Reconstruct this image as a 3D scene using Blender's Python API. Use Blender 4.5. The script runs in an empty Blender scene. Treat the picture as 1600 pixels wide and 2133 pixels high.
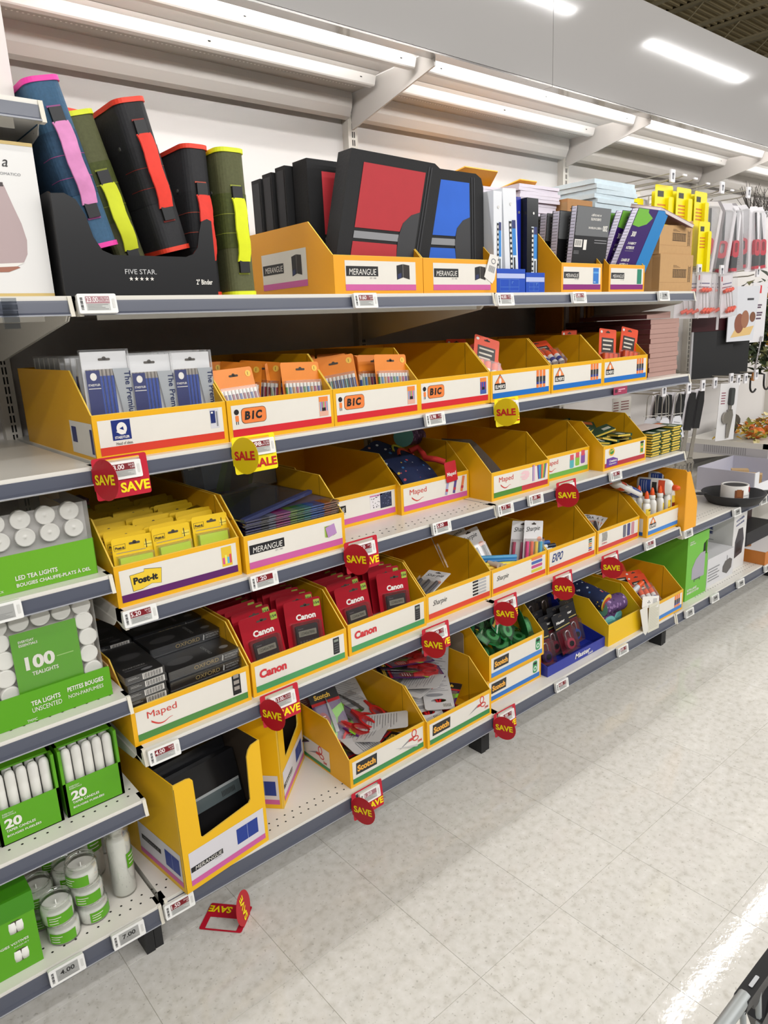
import bpy, math, random
from mathutils import Matrix, Vector
random.seed(7)
SC = bpy.context.scene
COL = SC.collection

# ------------------------------------------------------------------ camera
CAM_POS = Vector((-0.4812, -1.4812, 1.4680))
YAW, PITCH, ROLL, FPX = math.radians(39.907), math.radians(-14.445), math.radians(-2.666), 1490.46
fw = Vector((math.sin(YAW)*math.cos(PITCH), math.cos(YAW)*math.cos(PITCH), math.sin(PITCH)))
rt = Vector((math.cos(YAW), -math.sin(YAW), 0))
up = rt.cross(fw)
rt, up = rt*math.cos(ROLL)+up*math.sin(ROLL), -rt*math.sin(ROLL)+up*math.cos(ROLL)
cam = bpy.data.cameras.new('camera')
cam.sensor_fit = 'VERTICAL'; cam.sensor_height = 36; cam.lens = FPX/2133*36
cam.clip_start = 0.02; cam.clip_end = 200
co = bpy.data.objects.new('camera', cam); COL.objects.link(co)
co.matrix_world = Matrix.Translation(CAM_POS) @ Matrix((rt, up, -fw)).transposed().to_4x4()
SC.camera = co

# ------------------------------------------------------------------ light
SC.view_settings.view_transform = 'Standard'; SC.view_settings.look = 'None'
SC.view_settings.gamma = 1; SC.view_settings.use_curve_mapping = False
SC.cycles.diffuse_bounces = 2; SC.cycles.transparent_max_bounces = 24
SC.view_settings.exposure = -1.42
world = bpy.data.worlds.new('store_air'); SC.world = world; world.use_nodes = True
bgn = world.node_tree.nodes['Background']
bgn.inputs[0].default_value = (1.0, 0.99, 0.98, 1); bgn.inputs[1].default_value = 0.10
def strip(name, x, y, z, lx, ly, watts, tilt=0, col=(1, 0.975, 0.94)):
    l = bpy.data.lights.new(name, 'AREA'); l.shape = 'RECTANGLE'; l.size = lx; l.size_y = ly
    l.energy = watts; l.color = col
    o = bpy.data.objects.new(name, l); COL.objects.link(o)
    o.location = (x, y, z); o.rotation_euler = (tilt, 0, 0)
    return o
# rows of tube lights hung along the aisle (all above the frame)
NEU = (1, 0.99, 0.975)
for x, lx in ((-2.4, 3.6), (1.2, 3.0), (4.1, 2.0), (7.4, 2.6), (11.2, 3.6)):
    strip('ceiling_light', x, 0.224, 2.95, lx, 0.03, 24*lx, 0, NEU)
for y, z, w, wid, tilt in ((-2.40, 4.05, 20, 0.09, 0.25), (-4.20, 4.05, 40, 0.12, 0.7), (-6.50, 4.20, 75, 0.14, 0.95)):
    for x, lx in ((-3.2, 3.4), (0.9, 3.2), (4.35, 2.3), (7.75, 2.1), (11.1, 2.6), (14.4, 2.4)):
        strip('ceiling_light', x, y, z, lx, wid, w*lx, tilt, NEU)
# added fill strips behind fascia and front trough, brightening the canopy and back panel
for k in range(-1, 4): strip('canopy_fill_light', (k+0.5)*1.22, 0.236, 2.248, 1.12, 0.014, 4.6, 1.2, NEU); strip('canopy_fill_light', (k+0.5)*1.22, 0.318, 2.246, 1.12, 0.014, 3.6, 1.2, NEU)

# ------------------------------------------------------------------ materials
def lin(c): return c/12.92 if c <= 0.04045 else ((c+0.055)/1.055)**2.4
def hexc(h): return tuple(lin(int(h[i:i+2], 16)/255) for i in (0, 2, 4))+(1,)
_mats = {}
def P(h, rough=0.5, metal=0.0, var=0.0, scale=40.0, bump=0.0, spec=0.5, coat=0.0, stretch=None):
    """procedural material: a base colour with a little noise in colour and relief"""
    key = (h, rough, metal, var, scale, bump, spec, coat, stretch)
    if key in _mats: return _mats[key]
    m = bpy.data.materials.new('surface_'+h); m.use_nodes = True
    nt = m.node_tree; b = nt.nodes['Principled BSDF']
    c = hexc(h)
    b.inputs['Base Color'].default_value = c; b.inputs['Roughness'].default_value = rough
    b.inputs['Metallic'].default_value = metal; b.inputs['Specular IOR Level'].default_value = spec
    b.inputs['Coat Weight'].default_value = coat; b.inputs['Coat Roughness'].default_value = 0.06
    if var or bump:
        tc = nt.nodes.new('ShaderNodeTexCoord'); no = nt.nodes.new('ShaderNodeTexNoise')
        no.inputs['Scale'].default_value = scale; no.inputs['Detail'].default_value = 3
        src = tc.outputs['Object']
        if stretch:
            mp = nt.nodes.new('ShaderNodeMapping'); mp.inputs['Scale'].default_value = stretch
            nt.links.new(src, mp.inputs[0]); src = mp.outputs[0]
        nt.links.new(src, no.inputs['Vector'])
        if var:
            mx = nt.nodes.new('ShaderNodeMix'); mx.data_type = 'RGBA'
            mx.inputs['A'].default_value = tuple(x*(1-var) for x in c[:3])+(1,)
            mx.inputs['B'].default_value = tuple(min(1, x*(1+var)) for x in c[:3])+(1,)
            nt.links.new(no.outputs['Fac'], mx.inputs['Factor']); nt.links.new(mx.outputs['Result'], b.inputs['Base Color'])
        if bump:
            bp = nt.nodes.new('ShaderNodeBump'); bp.inputs['Strength'].default_value = bump; bp.inputs['Distance'].default_value = 0.002
            nt.links.new(no.outputs['Fac'], bp.inputs['Height']); nt.links.new(bp.outputs[0], b.inputs['Normal'])
    _mats[key] = m
    return m
def clear(h='FFFFFF', gloss=0.05, rough=0.36, tint=1.0):
    """thin clear plastic film: mostly lets light through, some shine"""
    key = ('clear', h, gloss, rough, tint)
    if key in _mats: return _mats[key]
    m = bpy.data.materials.new('clear_film'); m.use_nodes = True; nt = m.node_tree
    nt.nodes.remove(nt.nodes['Principled BSDF']); out = nt.nodes['Material Output']
    t = nt.nodes.new('ShaderNodeBsdfTransparent'); g = nt.nodes.new('ShaderNodeBsdfGlossy'); mx = nt.nodes.new('ShaderNodeMixShader')
    c = hexc(h); t.inputs[0].default_value = tuple(1-(1-x)*tint for x in c[:3])+(1,)
    g.inputs['Roughness'].default_value = rough; g.inputs[0].default_value = (1, 1, 1, 1)
    lw = nt.nodes.new('ShaderNodeLayerWeight'); lw.inputs['Blend'].default_value = 0.25
    ad = nt.nodes.new('ShaderNodeMath'); ad.operation = 'MULTIPLY_ADD'; ad.inputs[1].default_value = 0.45; ad.inputs[2].default_value = gloss
    nt.links.new(lw.outputs['Fresnel'], ad.inputs[0]); nt.links.new(ad.outputs[0], mx.inputs[0])
    nt.links.new(t.outputs[0], mx.inputs[1]); nt.links.new(g.outputs[0], mx.inputs[2]); nt.links.new(mx.outputs[0], out.inputs[0])
    _mats[key] = m
    return m
YEL = P('F2B411', 0.42, var=0.03, scale=9); YEL2 = P('F4A818', 0.42, var=0.03, scale=9); EDGE = P('F6CE52', 0.6)
SEAM = P('3A2C0C', 0.9); WHT = P('EFEBE4', 0.45); OFF = P('E9E4DA', 0.5, var=0.02); BLK = P('17171A', 0.45, var=0.1, scale=60)
RED = P('C8102E', 0.4); PINK = P('CF5FA0', 0.45); SAVEY = P('FFE600', 0.5); FILM = clear(); FILM2 = clear(gloss=0.07)
STEEL = P('C9C7C2', 0.3, 0.9); WIRE = P('B9B3A6', 0.35, 0.6)

ORD = 'first second third fourth fifth sixth seventh eighth ninth tenth eleventh twelfth thirteenth fourteenth fifteenth sixteenth seventeenth eighteenth nineteenth twentieth'.split()
ORD += ['twenty-'+w for w in ORD[:9]]+['thirtieth']+['thirty-'+w for w in ORD[:9]]
# ------------------------------------------------------------------ lettering
_txt = {}
def glyphs(body, bold=0.0):
    k = (body, bold)
    if k in _txt: return _txt[k]
    c = bpy.data.curves.new('lettering', 'FONT'); c.body = body; c.size = 1; c.resolution_u = 2 if len(body) > 9 else 3
    c.offset = bold; c.fill_mode = 'FRONT'
    o = bpy.data.objects.new('lettering', c)
    me = o.to_mesh()
    vs = [(v.co.x, v.co.y) for v in me.vertices]; fs = [tuple(p.vertices) for p in me.polygons]
    o.to_mesh_clear(); bpy.data.objects.remove(o); bpy.data.curves.remove(c)
    if not vs: vs, fs = [(0, 0), (1, 0), (0, 1)], []
    x0 = min(v[0] for v in vs); y0 = min(v[1] for v in vs); x1 = max(v[0] for v in vs); y1 = max(v[1] for v in vs)
    _txt[k] = ([(x-x0, y-y0) for x, y in vs], fs, max(x1-x0, 1e-6), max(y1-y0, 1e-6))
    return _txt[k]

# ------------------------------------------------------------------ mesh builder
I4 = Matrix.Identity(4)
def frame(o=(0, 0, 0), u=(1, 0, 0), v=(0, 0, 1)):
    u = Vector(u).normalized(); v = Vector(v); v = (v-u*v.dot(u)).normalized(); n = u.cross(v)
    return Matrix.Translation(Vector(o)) @ Matrix((u, v, n)).transposed().to_4x4()
def FRONT(o=(0, 0, 0)): return frame(o, (1, 0, 0), (0, 0, 1))       # faces the aisle (-y)
def LEFT(o=(0, 0, 0)): return frame(o, (0, -1, 0), (0, 0, 1))       # faces -x
def RIGHT(o=(0, 0, 0)): return frame(o, (0, 1, 0), (0, 0, 1))       # faces +x
def TOP(o=(0, 0, 0)): return frame(o, (1, 0, 0), (0, 1, 0))         # faces up
def tr(x=0, y=0, z=0, rx=0, ry=0, rz=0):
    return Matrix.Translation((x, y, z)) @ Matrix.Rotation(rz, 4, 'Z') @ Matrix.Rotation(ry, 4, 'Y') @ Matrix.Rotation(rx, 4, 'X')
class MB:
    def __init__(s, M=None): s.v = []; s.f = []; s.m = []; s.mats = []; s.T = M.copy() if M else I4.copy(); s.sm = set()
    def mi(s, mat):
        if mat not in s.mats: s.mats.append(mat)
        return s.mats.index(mat)
    def add(s, vs, fs, mat, smooth=False):
        b = len(s.v); k = s.mi(mat)
        s.v += [tuple(s.T @ Vector(p)) for p in vs]
        for f in fs:
            if smooth: s.sm.add(len(s.f))
            s.f.append(tuple(i+b for i in f)); s.m.append(k)
        return s
    def box(s, a, b, mat):
        x0, y0, z0 = a; x1, y1, z1 = b
        return s.add([(x0, y0, z0), (x1, y0, z0), (x1, y1, z0), (x0, y1, z0), (x0, y0, z1), (x1, y0, z1), (x1, y1, z1), (x0, y1, z1)],
                     [(0, 3, 2, 1), (4, 5, 6, 7), (0, 1, 5, 4), (1, 2, 6, 5), (2, 3, 7, 6), (3, 0, 4, 7)], mat)
    def rect(s, u0, v0, u1, v1, mat, n=0.0006):                     # flat print in the current frame
        return s.add([(u0, v0, n), (u1, v0, n), (u1, v1, n), (u0, v1, n)], [(0, 1, 2, 3)], mat)
    def poly(s, pts, mat, n=0.0006): return s.add([(p[0], p[1], n) for p in pts], [tuple(range(len(pts)))], mat)
    def ell(s, cu, cv, ru, rv, mat, n=0.0006, k=18, a0=0, a1=360):
        return s.poly([(cu+ru*math.cos(math.radians(a0+(a1-a0)*i/k)), cv+rv*math.sin(math.radians(a0+(a1-a0)*i/k))) for i in range(k if a1-a0 >= 360 else k+1)], mat, n)
    def rrect(s, u0, v0, u1, v1, r, mat, n=0.0006): return s.poly(rr(u0, v0, u1, v1, r), mat, n)
    def prism(s, pts, n0, n1, mat, side=None):
        k = len(pts)
        vs = [(p[0], p[1], n0) for p in pts]+[(p[0], p[1], n1) for p in pts]
        s.add(vs, [tuple(range(k-1, -1, -1)), tuple(range(k, 2*k))], mat)
        return s.add(vs, [(i, (i+1) % k, k+(i+1) % k, k+i) for i in range(k)], side or mat)
    def ring(s, outer, inner, n0, n1, mat):                         # plate with a hole; outlines with equal counts
        k = len(outer)
        vs = [(p[0], p[1], n) for n in (n0, n1) for p in list(outer)+list(inner)]
        fs = []
        for i in range(k):
            j = (i+1) % k
            fs += [(2*k+i, 2*k+j, 3*k+j, 3*k+i), (j, i, k+i, k+j), (i, j, 2*k+j, 2*k+i), (k+j, k+i, 3*k+i, 3*k+j)]
        return s.add(vs, fs, mat)
    def cyl(s, p, q, r, mat, r2=None, n=14, cap=True, smooth=True):
        p = Vector(p); q = Vector(q); d = (q-p).normalized(); a = d.orthogonal().normalized(); b = d.cross(a); r2 = r if r2 is None else r2
        vs = [tuple(c+(a*math.cos(2*math.pi*i/n)+b*math.sin(2*math.pi*i/n))*rad) for c, rad in ((p, r), (q, r2)) for i in range(n)]
        s.add(vs, [(i, (i+1) % n, n+(i+1) % n, n+i) for i in range(n)], mat, smooth)
        if cap: s.add(vs, [tuple(range(n-1, -1, -1)), tuple(range(n, 2*n))], mat)
        return s
    def lathe(s, prof, mat, o=(0, 0, 0), n=20, smooth=True):
        vs = [(o[0]+r*math.cos(2*math.pi*i/n), o[1]+r*math.sin(2*math.pi*i/n), o[2]+z) for r, z in prof for i in range(n)]
        return s.add(vs, [(j*n+i, j*n+(i+1) % n, (j+1)*n+(i+1) % n, (j+1)*n+i) for j in range(len(prof)-1) for i in range(n)], mat, smooth)
    def tube(s, pts, r, mat, n=6):
        pts = [Vector(p) for p in pts]; rings = []
        for i, p in enumerate(pts):
            d = (pts[min(i+1, len(pts)-1)]-pts[max(i-1, 0)]).normalized()
            a = d.cross(Vector((0.31, 0.17, 0.94))).normalized(); b = d.cross(a)
            rings += [tuple(p+(a*math.cos(2*math.pi*k/n)+b*math.sin(2*math.pi*k/n))*r) for k in range(n)]
        return s.add(rings, [(j*n+k, j*n+(k+1) % n, (j+1)*n+(k+1) % n, (j+1)*n+k) for j in range(len(pts)-1) for k in range(n)], mat, True)
    def sheet(s, fn, nu, nv, mat, smooth=True):                     # fn(a, b) -> point, a and b run 0..1
        vs = [fn(i/nu, j/nv) for j in range(nv+1) for i in range(nu+1)]
        return s.add(vs, [(j*(nu+1)+i, j*(nu+1)+i+1, (j+1)*(nu+1)+i+1, (j+1)*(nu+1)+i) for j in range(nv) for i in range(nu)], mat, smooth)
    def text(s, body, u, v, mat, w=None, h=None, n=0.0012, bold=0.0, shear=0.0, anchor='l', rot=0):
        vs, fs, tw, th = glyphs(body, bold)
        if h is None: h = th*w/tw
        sy = h/th; sx = sy if w is None else w/tw
        off = {'l': 0, 'c': -tw*sx/2, 'r': -tw*sx}[anchor]
        ca, sa = math.cos(rot), math.sin(rot)
        pts = []
        for x, y in vs:
            X, Y = x*sx+off+y*sy*shear, y*sy
            pts.append((u+X*ca-Y*sa, v+X*sa+Y*ca, n))
        return s.add(pts, fs, mat)
    def build(s, name, parent=None, label=None, loc=None, rot=None):
        me = bpy.data.meshes.new(name); me.from_pydata(s.v, [], s.f)
        for m in s.mats: me.materials.append(m)
        me.polygons.foreach_set('material_index', s.m)
        if s.sm: me.polygons.foreach_set('use_smooth', [i in s.sm for i in range(len(s.f))])
        me.update()
        return put(name, me, parent, label, loc, rot)
def rr(u0, v0, u1, v1, r, k=4):
    pts = []
    for cu, cv, a in ((u1-r, v0+r, -90), (u1-r, v1-r, 0), (u0+r, v1-r, 90), (u0+r, v0+r, 180)):
        pts += [(cu+r*math.cos(math.radians(a+90*i/k)), cv+r*math.sin(math.radians(a+90*i/k))) for i in range(k+1)]
    return pts
def put(name, me, parent=None, label=None, loc=None, rot=None):
    o = bpy.data.objects.new(name, me); COL.objects.link(o)
    if parent: o.parent = parent
    if label: o['label'] = label
    if loc: o.location = loc
    if rot: o.rotation_euler = rot
    return o
def thing(name, label, cat, loc=(0, 0, 0), rot=(0, 0, 0), group=None):
    o = bpy.data.objects.new(name, None); o.empty_display_size = 0.02; COL.objects.link(o)
    o.location = loc; o.rotation_euler = rot; o['label'] = label; o['category'] = cat
    if group: o['group'] = group
    return o
def tag(o, label, cat, group=None):
    o['label'] = label; o['category'] = cat
    if group: o['group'] = group
    return o
def struct(o): o['kind'] = 'structure'; return o
def dup(root, loc=None, rot=None, label=None, group=None):
    r = root.copy(); COL.objects.link(r)
    if loc is not None: r.location = loc
    if rot is not None: r.rotation_euler = rot
    if label: r['label'] = label
    if group: r['group'] = group
    for ch in list(root.children):
        c = ch.copy(); COL.objects.link(c); c.parent = r
        for g in ch.children:
            d = g.copy(); COL.objects.link(d); d.parent = c
    return r
def rad(*a): return tuple(math.radians(x) for x in a)
# ------------------------------------------------------------------ setting
ZA, ZB, ZC, ZD, ZE = 1.553, 1.225, 0.900, 0.565, 0.156
BAY, YB = 1.22, 0.6375
# floor: one slab of joint compound with loose tiles set on it near the camera, plain tile beyond
def floor_mat():
    m = bpy.data.materials.new('speckled_tile'); m.use_nodes = True; nt = m.node_tree; b = nt.nodes['Principled BSDF']
    tc = nt.nodes.new('ShaderNodeTexCoord'); gm = nt.nodes.new('ShaderNodeNewGeometry')
    def noise(scale, det, st=(1, 1, 1)):
        mp = nt.nodes.new('ShaderNodeMapping'); mp.inputs['Scale'].default_value = st; nt.links.new(gm.outputs['Position'], mp.inputs[0])
        n = nt.nodes.new('ShaderNodeTexNoise'); n.inputs['Scale'].default_value = scale; n.inputs['Detail'].default_value = det
        nt.links.new(mp.outputs[0], n.inputs['Vector']); return n
    def ramp(n, stops):
        r = nt.nodes.new('ShaderNodeValToRGB'); e = r.color_ramp.elements
        while len(e) < len(stops): e.new(0.5)
        for i, (p, h) in enumerate(stops): e[i].position = p; e[i].color = hexc(h)
        nt.links.new(n.outputs['Fac'], r.inputs[0]); return r
    a = ramp(noise(42, 4, (1.0, 1.0, 1)), ((0.25, 'C1BDB4'), (0.46, 'D3D0C9'), (0.62, 'D8D5CF'), (0.8, 'E2E0DB')))
    f = ramp(noise(110, 2), ((0.30, '8F8A7E'), (0.37, 'FFFFFF'), (0.72, 'FFFFFF'), (0.80, 'E9DCCB')))
    mx = nt.nodes.new('ShaderNodeMix'); mx.data_type = 'RGBA'; mx.blend_type = 'MULTIPLY'; mx.inputs['Factor'].default_value = 0.34
    nt.links.new(a.outputs[0], mx.inputs['A']); nt.links.new(f.outputs[0], mx.inputs['B'])
    oi = nt.nodes.new('ShaderNodeObjectInfo'); hs = nt.nodes.new('ShaderNodeHueSaturation')
    mr = nt.nodes.new('ShaderNodeMapRange'); mr.inputs['To Min'].default_value = 0.97; mr.inputs['To Max'].default_value = 1.02
    nt.links.new(oi.outputs['Random'], mr.inputs[0]); nt.links.new(mr.outputs[0], hs.inputs['Value'])
    nt.links.new(mx.outputs['Result'], hs.inputs['Color']); nt.links.new(hs.outputs[0], b.inputs['Base Color'])
    b.inputs['Roughness'].default_value = 0.055; b.inputs['Specular IOR Level'].default_value = 0.30
    n3 = noise(70, 3); bp = nt.nodes.new('ShaderNodeBump'); bp.inputs['Strength'].default_value = 0.07; bp.inputs['Distance'].default_value = 0.002
    nt.links.new(n3.outputs['Fac'], bp.inputs['Height']); nt.links.new(bp.outputs[0], b.inputs['Normal'])
    return m
FLOORM = floor_mat(); GROUT = P('C0BBB0', 0.6)
fl = struct(MB().box((-8, -9, -0.05), (30, 6, -0.0012), GROUT).build('floor'))
TS = 0.3000
def tile_mesh(w, d):
    g = 0.0002; c = 0.0005
    vs = [(g, g, -0.0020), (w-g, g, -0.0020), (w-g, d-g, -0.0020), (g, d-g, -0.0020), (g+c, g+c, 0), (w-g-c, g+c, 0), (w-g-c, d-g-c, 0), (g+c, d-g-c, 0)]
    me = MB().add(vs, [(0, 1, 5, 4), (1, 2, 6, 5), (2, 3, 7, 6), (3, 0, 4, 7), (4, 5, 6, 7)], FLOORM)
    m = bpy.data.meshes.new('floor_tile'); m.from_pydata(me.v, [], me.f); m.materials.append(FLOORM); m.update(); return m
tm = tile_mesh(TS, TS)
near = set()
for i in range(-5, 14):
    for j in range(-6, 3):
        x, y = 1.109+TS*(i-4), 0.031+TS*(j-1)
        if y > 0.6: continue
        near.add((i, j)); put('floor_tile', tm, fl, loc=(x, y, 0))
rest = MB()
for i in range(-22, 60):
    for j in range(-22, 16):
        if (i, j) in near or (j > 4 and i < 14): continue
        x, y = 1.109+TS*(i-4), 0.031+TS*(j-1); g = 0.0006
        rest.add([(x+g, y+g, 0), (x+TS-g, y+g, 0), (x+TS-g, y+TS-g, 0), (x+g, y+TS-g, 0)], [(0, 1, 2, 3)], FLOORM)
o = rest.build('floor_tile', fl); o['kind'] = 'stuff'
# scuff on the floor
# ceiling far above: ribbed deck on open joists
DECK = P('C9B68C', 0.7, var=0.05, scale=3); JOIST = P('D6C7A2', 0.6); GAP = P('2A241A', 0.9)
mb = MB(); ys = []; y = -9.0
pr = []
while y < 16:
    pr += [(y, 7.50), (y+0.055, 7.50), (y+0.075, 7.44), (y+0.13, 7.44), (y+0.15, 7.50)]; y += 0.15
for (y0, z0), (y1, z1) in zip(pr, pr[1:]):
    if y1 > y0: mb.add([(-8, y0, z0), (30, y0, z0), (30, y1, z1), (-8, y1, z1)], [(0, 1, 2, 3)], DECK)
mb.box((-8, -9, 7.52), (30, 16, 7.6), DECK)
ceil = struct(mb.build('ceiling'))
for k, x in enumerate((5.0, 7.2, 9.4, 11.6, 13.3, 15.0, 16.6, 18.1, 19.6, 21.2)):
    jt = struct(MB().box((x-0.06, -9, 7.385), (x+0.06, 16, 7.435), JOIST).box((x-0.06, -9, 6.98), (x+0.06, 16, 7.02), JOIST).build('trim_%d' % (k+1)))
    w = MB(); g = MB(); yy = -2.0
    for q in range(14):
        w.cyl((x, yy, 7.02), (x, yy+0.5, 7.39), 0.014, JOIST, n=6); w.cyl((x, yy+0.5, 7.39), (x, yy+1.0, 7.02), 0.014, JOIST, n=6); yy += 1.0
    w.build('web_bar', jt)
    yy = -2.02
    while yy < 12:
        g.T = frame((x-0.062, yy, 7.44), (0, -1, 0), (0, 0, 1)); g.ell(0, 0, 0.042, 0.045, GAP, k=7, a0=0, a1=180); yy += 0.15
    o = g.build('flute_gap', jt); o['kind'] = 'stuff'
# back wall panels between uprights
PAN = P('DCD7D3', 0.5, var=0.02, scale=4)
wb = struct(MB().box((-3.7, YB+0.02, 0.10), (11, YB+0.05, 2.62), PAN).build('wall_back'))
UPR = P('D8D2C8', 0.45); SLOT = P('141312', 0.9)
for k in range(-1, 7):
    x = k*BAY
    t = thing('upright_post', ['left of the candle shelves', 'between the candle shelves and the stationery', 'behind the red zip binder', 'right of the notebook stacks', 'at the far end of the pegboard hooks', 'in the leaf garland section', 'far down the aisle', 'farthest along the aisle'][k+1], 'upright', (x, 0, 0))
    t['label'] = 'slotted white metal upright post '+t['label']
    MB().box((-0.02, YB-0.012, 0.0), (0.02, YB+0.02, 2.6), UPR).build('post', t)
    s = MB(FRONT((0, YB-0.012, 0)))
    z = 0.25
    while z < 2.2: s.rect(-0.004, z, 0.0, z+0.019, SLOT); s.rect(0.004, z, 0.008, z+0.019, SLOT); z += 0.0254
    s.build('slots', t)['kind'] = 'stuff'
# canopy: ribbed white sheet, light troughs, brackets, glossy fascia boards
CAN = P('DAD4CE', 0.38, var=0.02, scale=3); TRO = P('EDE9E4', 0.22); FAS = P('ABA8A6', 0.07, spec=0.6, bump=0.05, scale=7); PERF = P('B8B2AA', 0.5); PH = P('F3F0EA', 0.5)
YC, ZF, ZG = 0.19, 2.238, 2.612
for k in range(-1, 6):
    x0, x1 = k*BAY+0.012, (k+1)*BAY-0.012
    nm = ['leftmost, over the candles', 'over the zip binders', 'over the notebooks and cartons', 'over the hooks and lighters', 'over the leaf garlands', 'far over the aisle end', 'farthest over the aisle'][k+1]
    t = thing('shelf_canopy', 'white ribbed metal shelf canopy '+nm, 'canopy', (0, 0, 0))
    MB().box((x0, YC+0.02, 2.257), (x1, YB, 2.263), CAN).build('canopy_sheet', t)
    for y, nn in ((0.255, 1), (0.445, 2)):
        p = [(y, 2.256), (y+0.018, 2.250), (y+0.026, 2.225), (y+0.030, 2.222), (y+0.050, 2.222), (y+0.055, 2.228), (y+0.055, 2.256)]
        m = MB(frame((x0+0.012, 0, 0), (0, 1, 0), (0, 0, 1))); m.prism(p, 0.0, x1-x0-0.024, TRO)
        d = m.build('light_trough', t)
        s = MB(frame((0, y+0.022, 2.2378), (1, 0, 0), (0, 0.31, 0.95)))
        for q in (0.06, 0.5, 0.94): s.rect(x0+(x1-x0)*q-0.004, -0.002, x0+(x1-x0)*q+0.004, 0.002, SLOT, 0.0012)
        s.build('screw_slots', d)
    m = MB().box((x0, 0.50, 2.236), (x1, 0.605, 2.240), PERF)
    m.T = frame((0, 0, 2.236), (1, 0, 0), (0, -1, 0))
    q = x0+0.03
    pm = m.build('perforated_strip', t)
    m = MB(frame((0, 0, 2.236), (1, 0, 0), (0, -1, 0)))
    while q < x1-0.03:
        for yy in (0.525, 0.545): m.ell(q+(0.006 if yy > 0.53 else 0), -yy, 0.0032, 0.0032, PH, 0.0008, k=6)
        q += 0.0125
    m.build('perforations', pm)['kind'] = 'stuff'
    p = [(0.600, 2.24), (0.597, 2.215), (0.602, 2.19), (0.615, 2.165), (0.632, 2.158), (0.637, 2.24)]
    MB(frame((x0+0.005, 0, 0), (0, 1, 0), (0, 0, 1))).prism(p, 0, x1-x0-0.01, CAN).build('rear_beam', t)
for k in range(-1, 7):
    x = k*BAY
    p = [(YB-0.012, 2.128), (YC+0.03, 2.216), (YC+0.03, 2.258), (YB-0.012, 2.258)]
    t = MB(frame((x-0.003, 0, 0), (0, 1, 0), (0, 0, 1))).prism(p, 0, 0.006, CAN).build('canopy_bracket')
    tag(t, 'white sloping canopy bracket plate '+['left of the binders', 'at the left end of the binders', 'above the red zip binder', 'above the pale notebook stack', 'above the hook tags', 'above the leaf garlands', 'far along the aisle', 'farthest along the aisle'][k+1], 'bracket')
for k, (a, b) in enumerate(((-3.1, -0.69), (-0.688, 1.751), (1.753, 4.19), (4.192, 6.63), (6.632, 9.3))):
    t = thing('fascia_board', 'glossy pale grey fascia board '+['outside the picture on the left', 'over the binders, with a joint on its right', 'over the notebooks, mirroring ceiling lights', 'over the far hooks', 'farthest along'][k], 'fascia')
    MB().box((a, YC, ZF+0.004), (b, YC+0.012, ZG), FAS).build('face_board', t)
    MB().box((a, YC+0.001, ZF-0.002), (b, YC+0.042, ZF+0.003), P('BDBAB6', 0.1, 0.6)).build('bottom_lip', t)
# ------------------------------------------------------------------ shelves, legs
DECKM = P('E9E5DC', 0.3, var=0.02, scale=5); RAIL = P('565A68', 0.32, var=0.04, scale=3, spec=0.6); LIP = P('A5A7AE', 0.35); CAPW = P('E6E0D0', 0.45); HOLE = P('26241F', 0.9)
def shelf(x0, x1, z, label, holes=None, h=0.036, depth=0.652, y0=0.0, name='metal_shelf', rail=True):
    t = thing(name, label, 'shelf', (x0, y0, z)); w = x1-x0
    m = MB().box((0.004, 0.0, -0.028), (w-0.004, depth, 0.0), DECKM); m.box((0.004, -0.006, -0.008), (w-0.004, 0.0, 0.0005), DECKM); m.build('deck', t)
    if rail:
        m = MB(frame((0.012, 0, 0), (0, 1, 0), (0, 0, 1)))
        m.prism([(-0.008, -0.008), (-0.004, -0.008), (-0.004, -h+0.004), (-0.016, -h), (-0.018, -h+0.002), (-0.0105, -h+0.006), (-0.0085, -0.012)], 0, w-0.024, RAIL)
        r = m.build('price_rail', t)
        MB().box((0.012, -0.0182, -h-0.0005), (w-0.012, -0.0145, -h+0.0022), LIP).build('rail_lip', r)
        for x in (0.004, w-0.012): MB(frame((x, 0, 0), (0, 1, 0), (0, 0, 1))).prism([(-0.008, 0.0), (0.03, 0.0), (0.03, -0.03), (0.0, -h-0.002), (-0.018, -h-0.002)], 0, 0.008, CAPW).build('end_cap', t)
    for x in (0.001, w-0.004):
        MB(frame((x, 0, 0), (0, 1, 0), (0, 0, 1))).prism([(0.03, -0.028), (depth, -0.028), (depth, -0.125), (depth-0.05, -0.125), (0.05, -0.045)], 0, 0.003, DECKM).build('shelf_bracket', t)
    m = MB().box((0.05, 0.02, -0.045), (w-0.05, 0.023, -0.028), DECKM)
    m.build('stiffener', t)
    if holes:
        m = MB(TOP())
        for (a, b) in holes:
            q = a
            while q < b:
                for yy, dx in ((0.03, 0), (0.055, 0.0127)): m.ell(q+dx-x0, yy, 0.0028, 0.0028, HOLE, 0.0005, k=7)
                q += 0.0254
        m.build('perforations', t)['kind'] = 'stuff'
    return t
for nm, z in (('top shelf, with zip binders', ZA), ('second shelf down, with pencils and pens', ZB), ('third shelf down, with sticky notes and folders', ZC), ('fourth shelf down, with calculators', ZD)):
    shelf(0, BAY, z, 'white metal shelf with grey price rail, '+nm, [(0.62, 1.22)] if z == ZC else None)
for nm, z in (('top shelf, with notebooks and cartons', ZA), ('second shelf down, with glue stick bins', ZB), ('third shelf down, with crayon packs', ZC), ('fourth shelf down, with markers and glue bottles', ZD)):
    shelf(BAY, 2*BAY, z, 'white metal shelf with grey price rail, '+nm)
shelf(0, BAY, ZE, 'low base shelf with grey price rail, holding scissors and the tall yellow boxes', [(0.0, 0.08), (0.30, 0.62)], 0.044)
shelf(BAY, 2*BAY, ZE, 'low base shelf with grey price rail, holding tape and padlocks', None, 0.044)
shelf(2*BAY, 3*BAY, 0.545, 'white metal shelf carrying the black skillet', [(2.5, 3.6)], 0.036)
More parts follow.
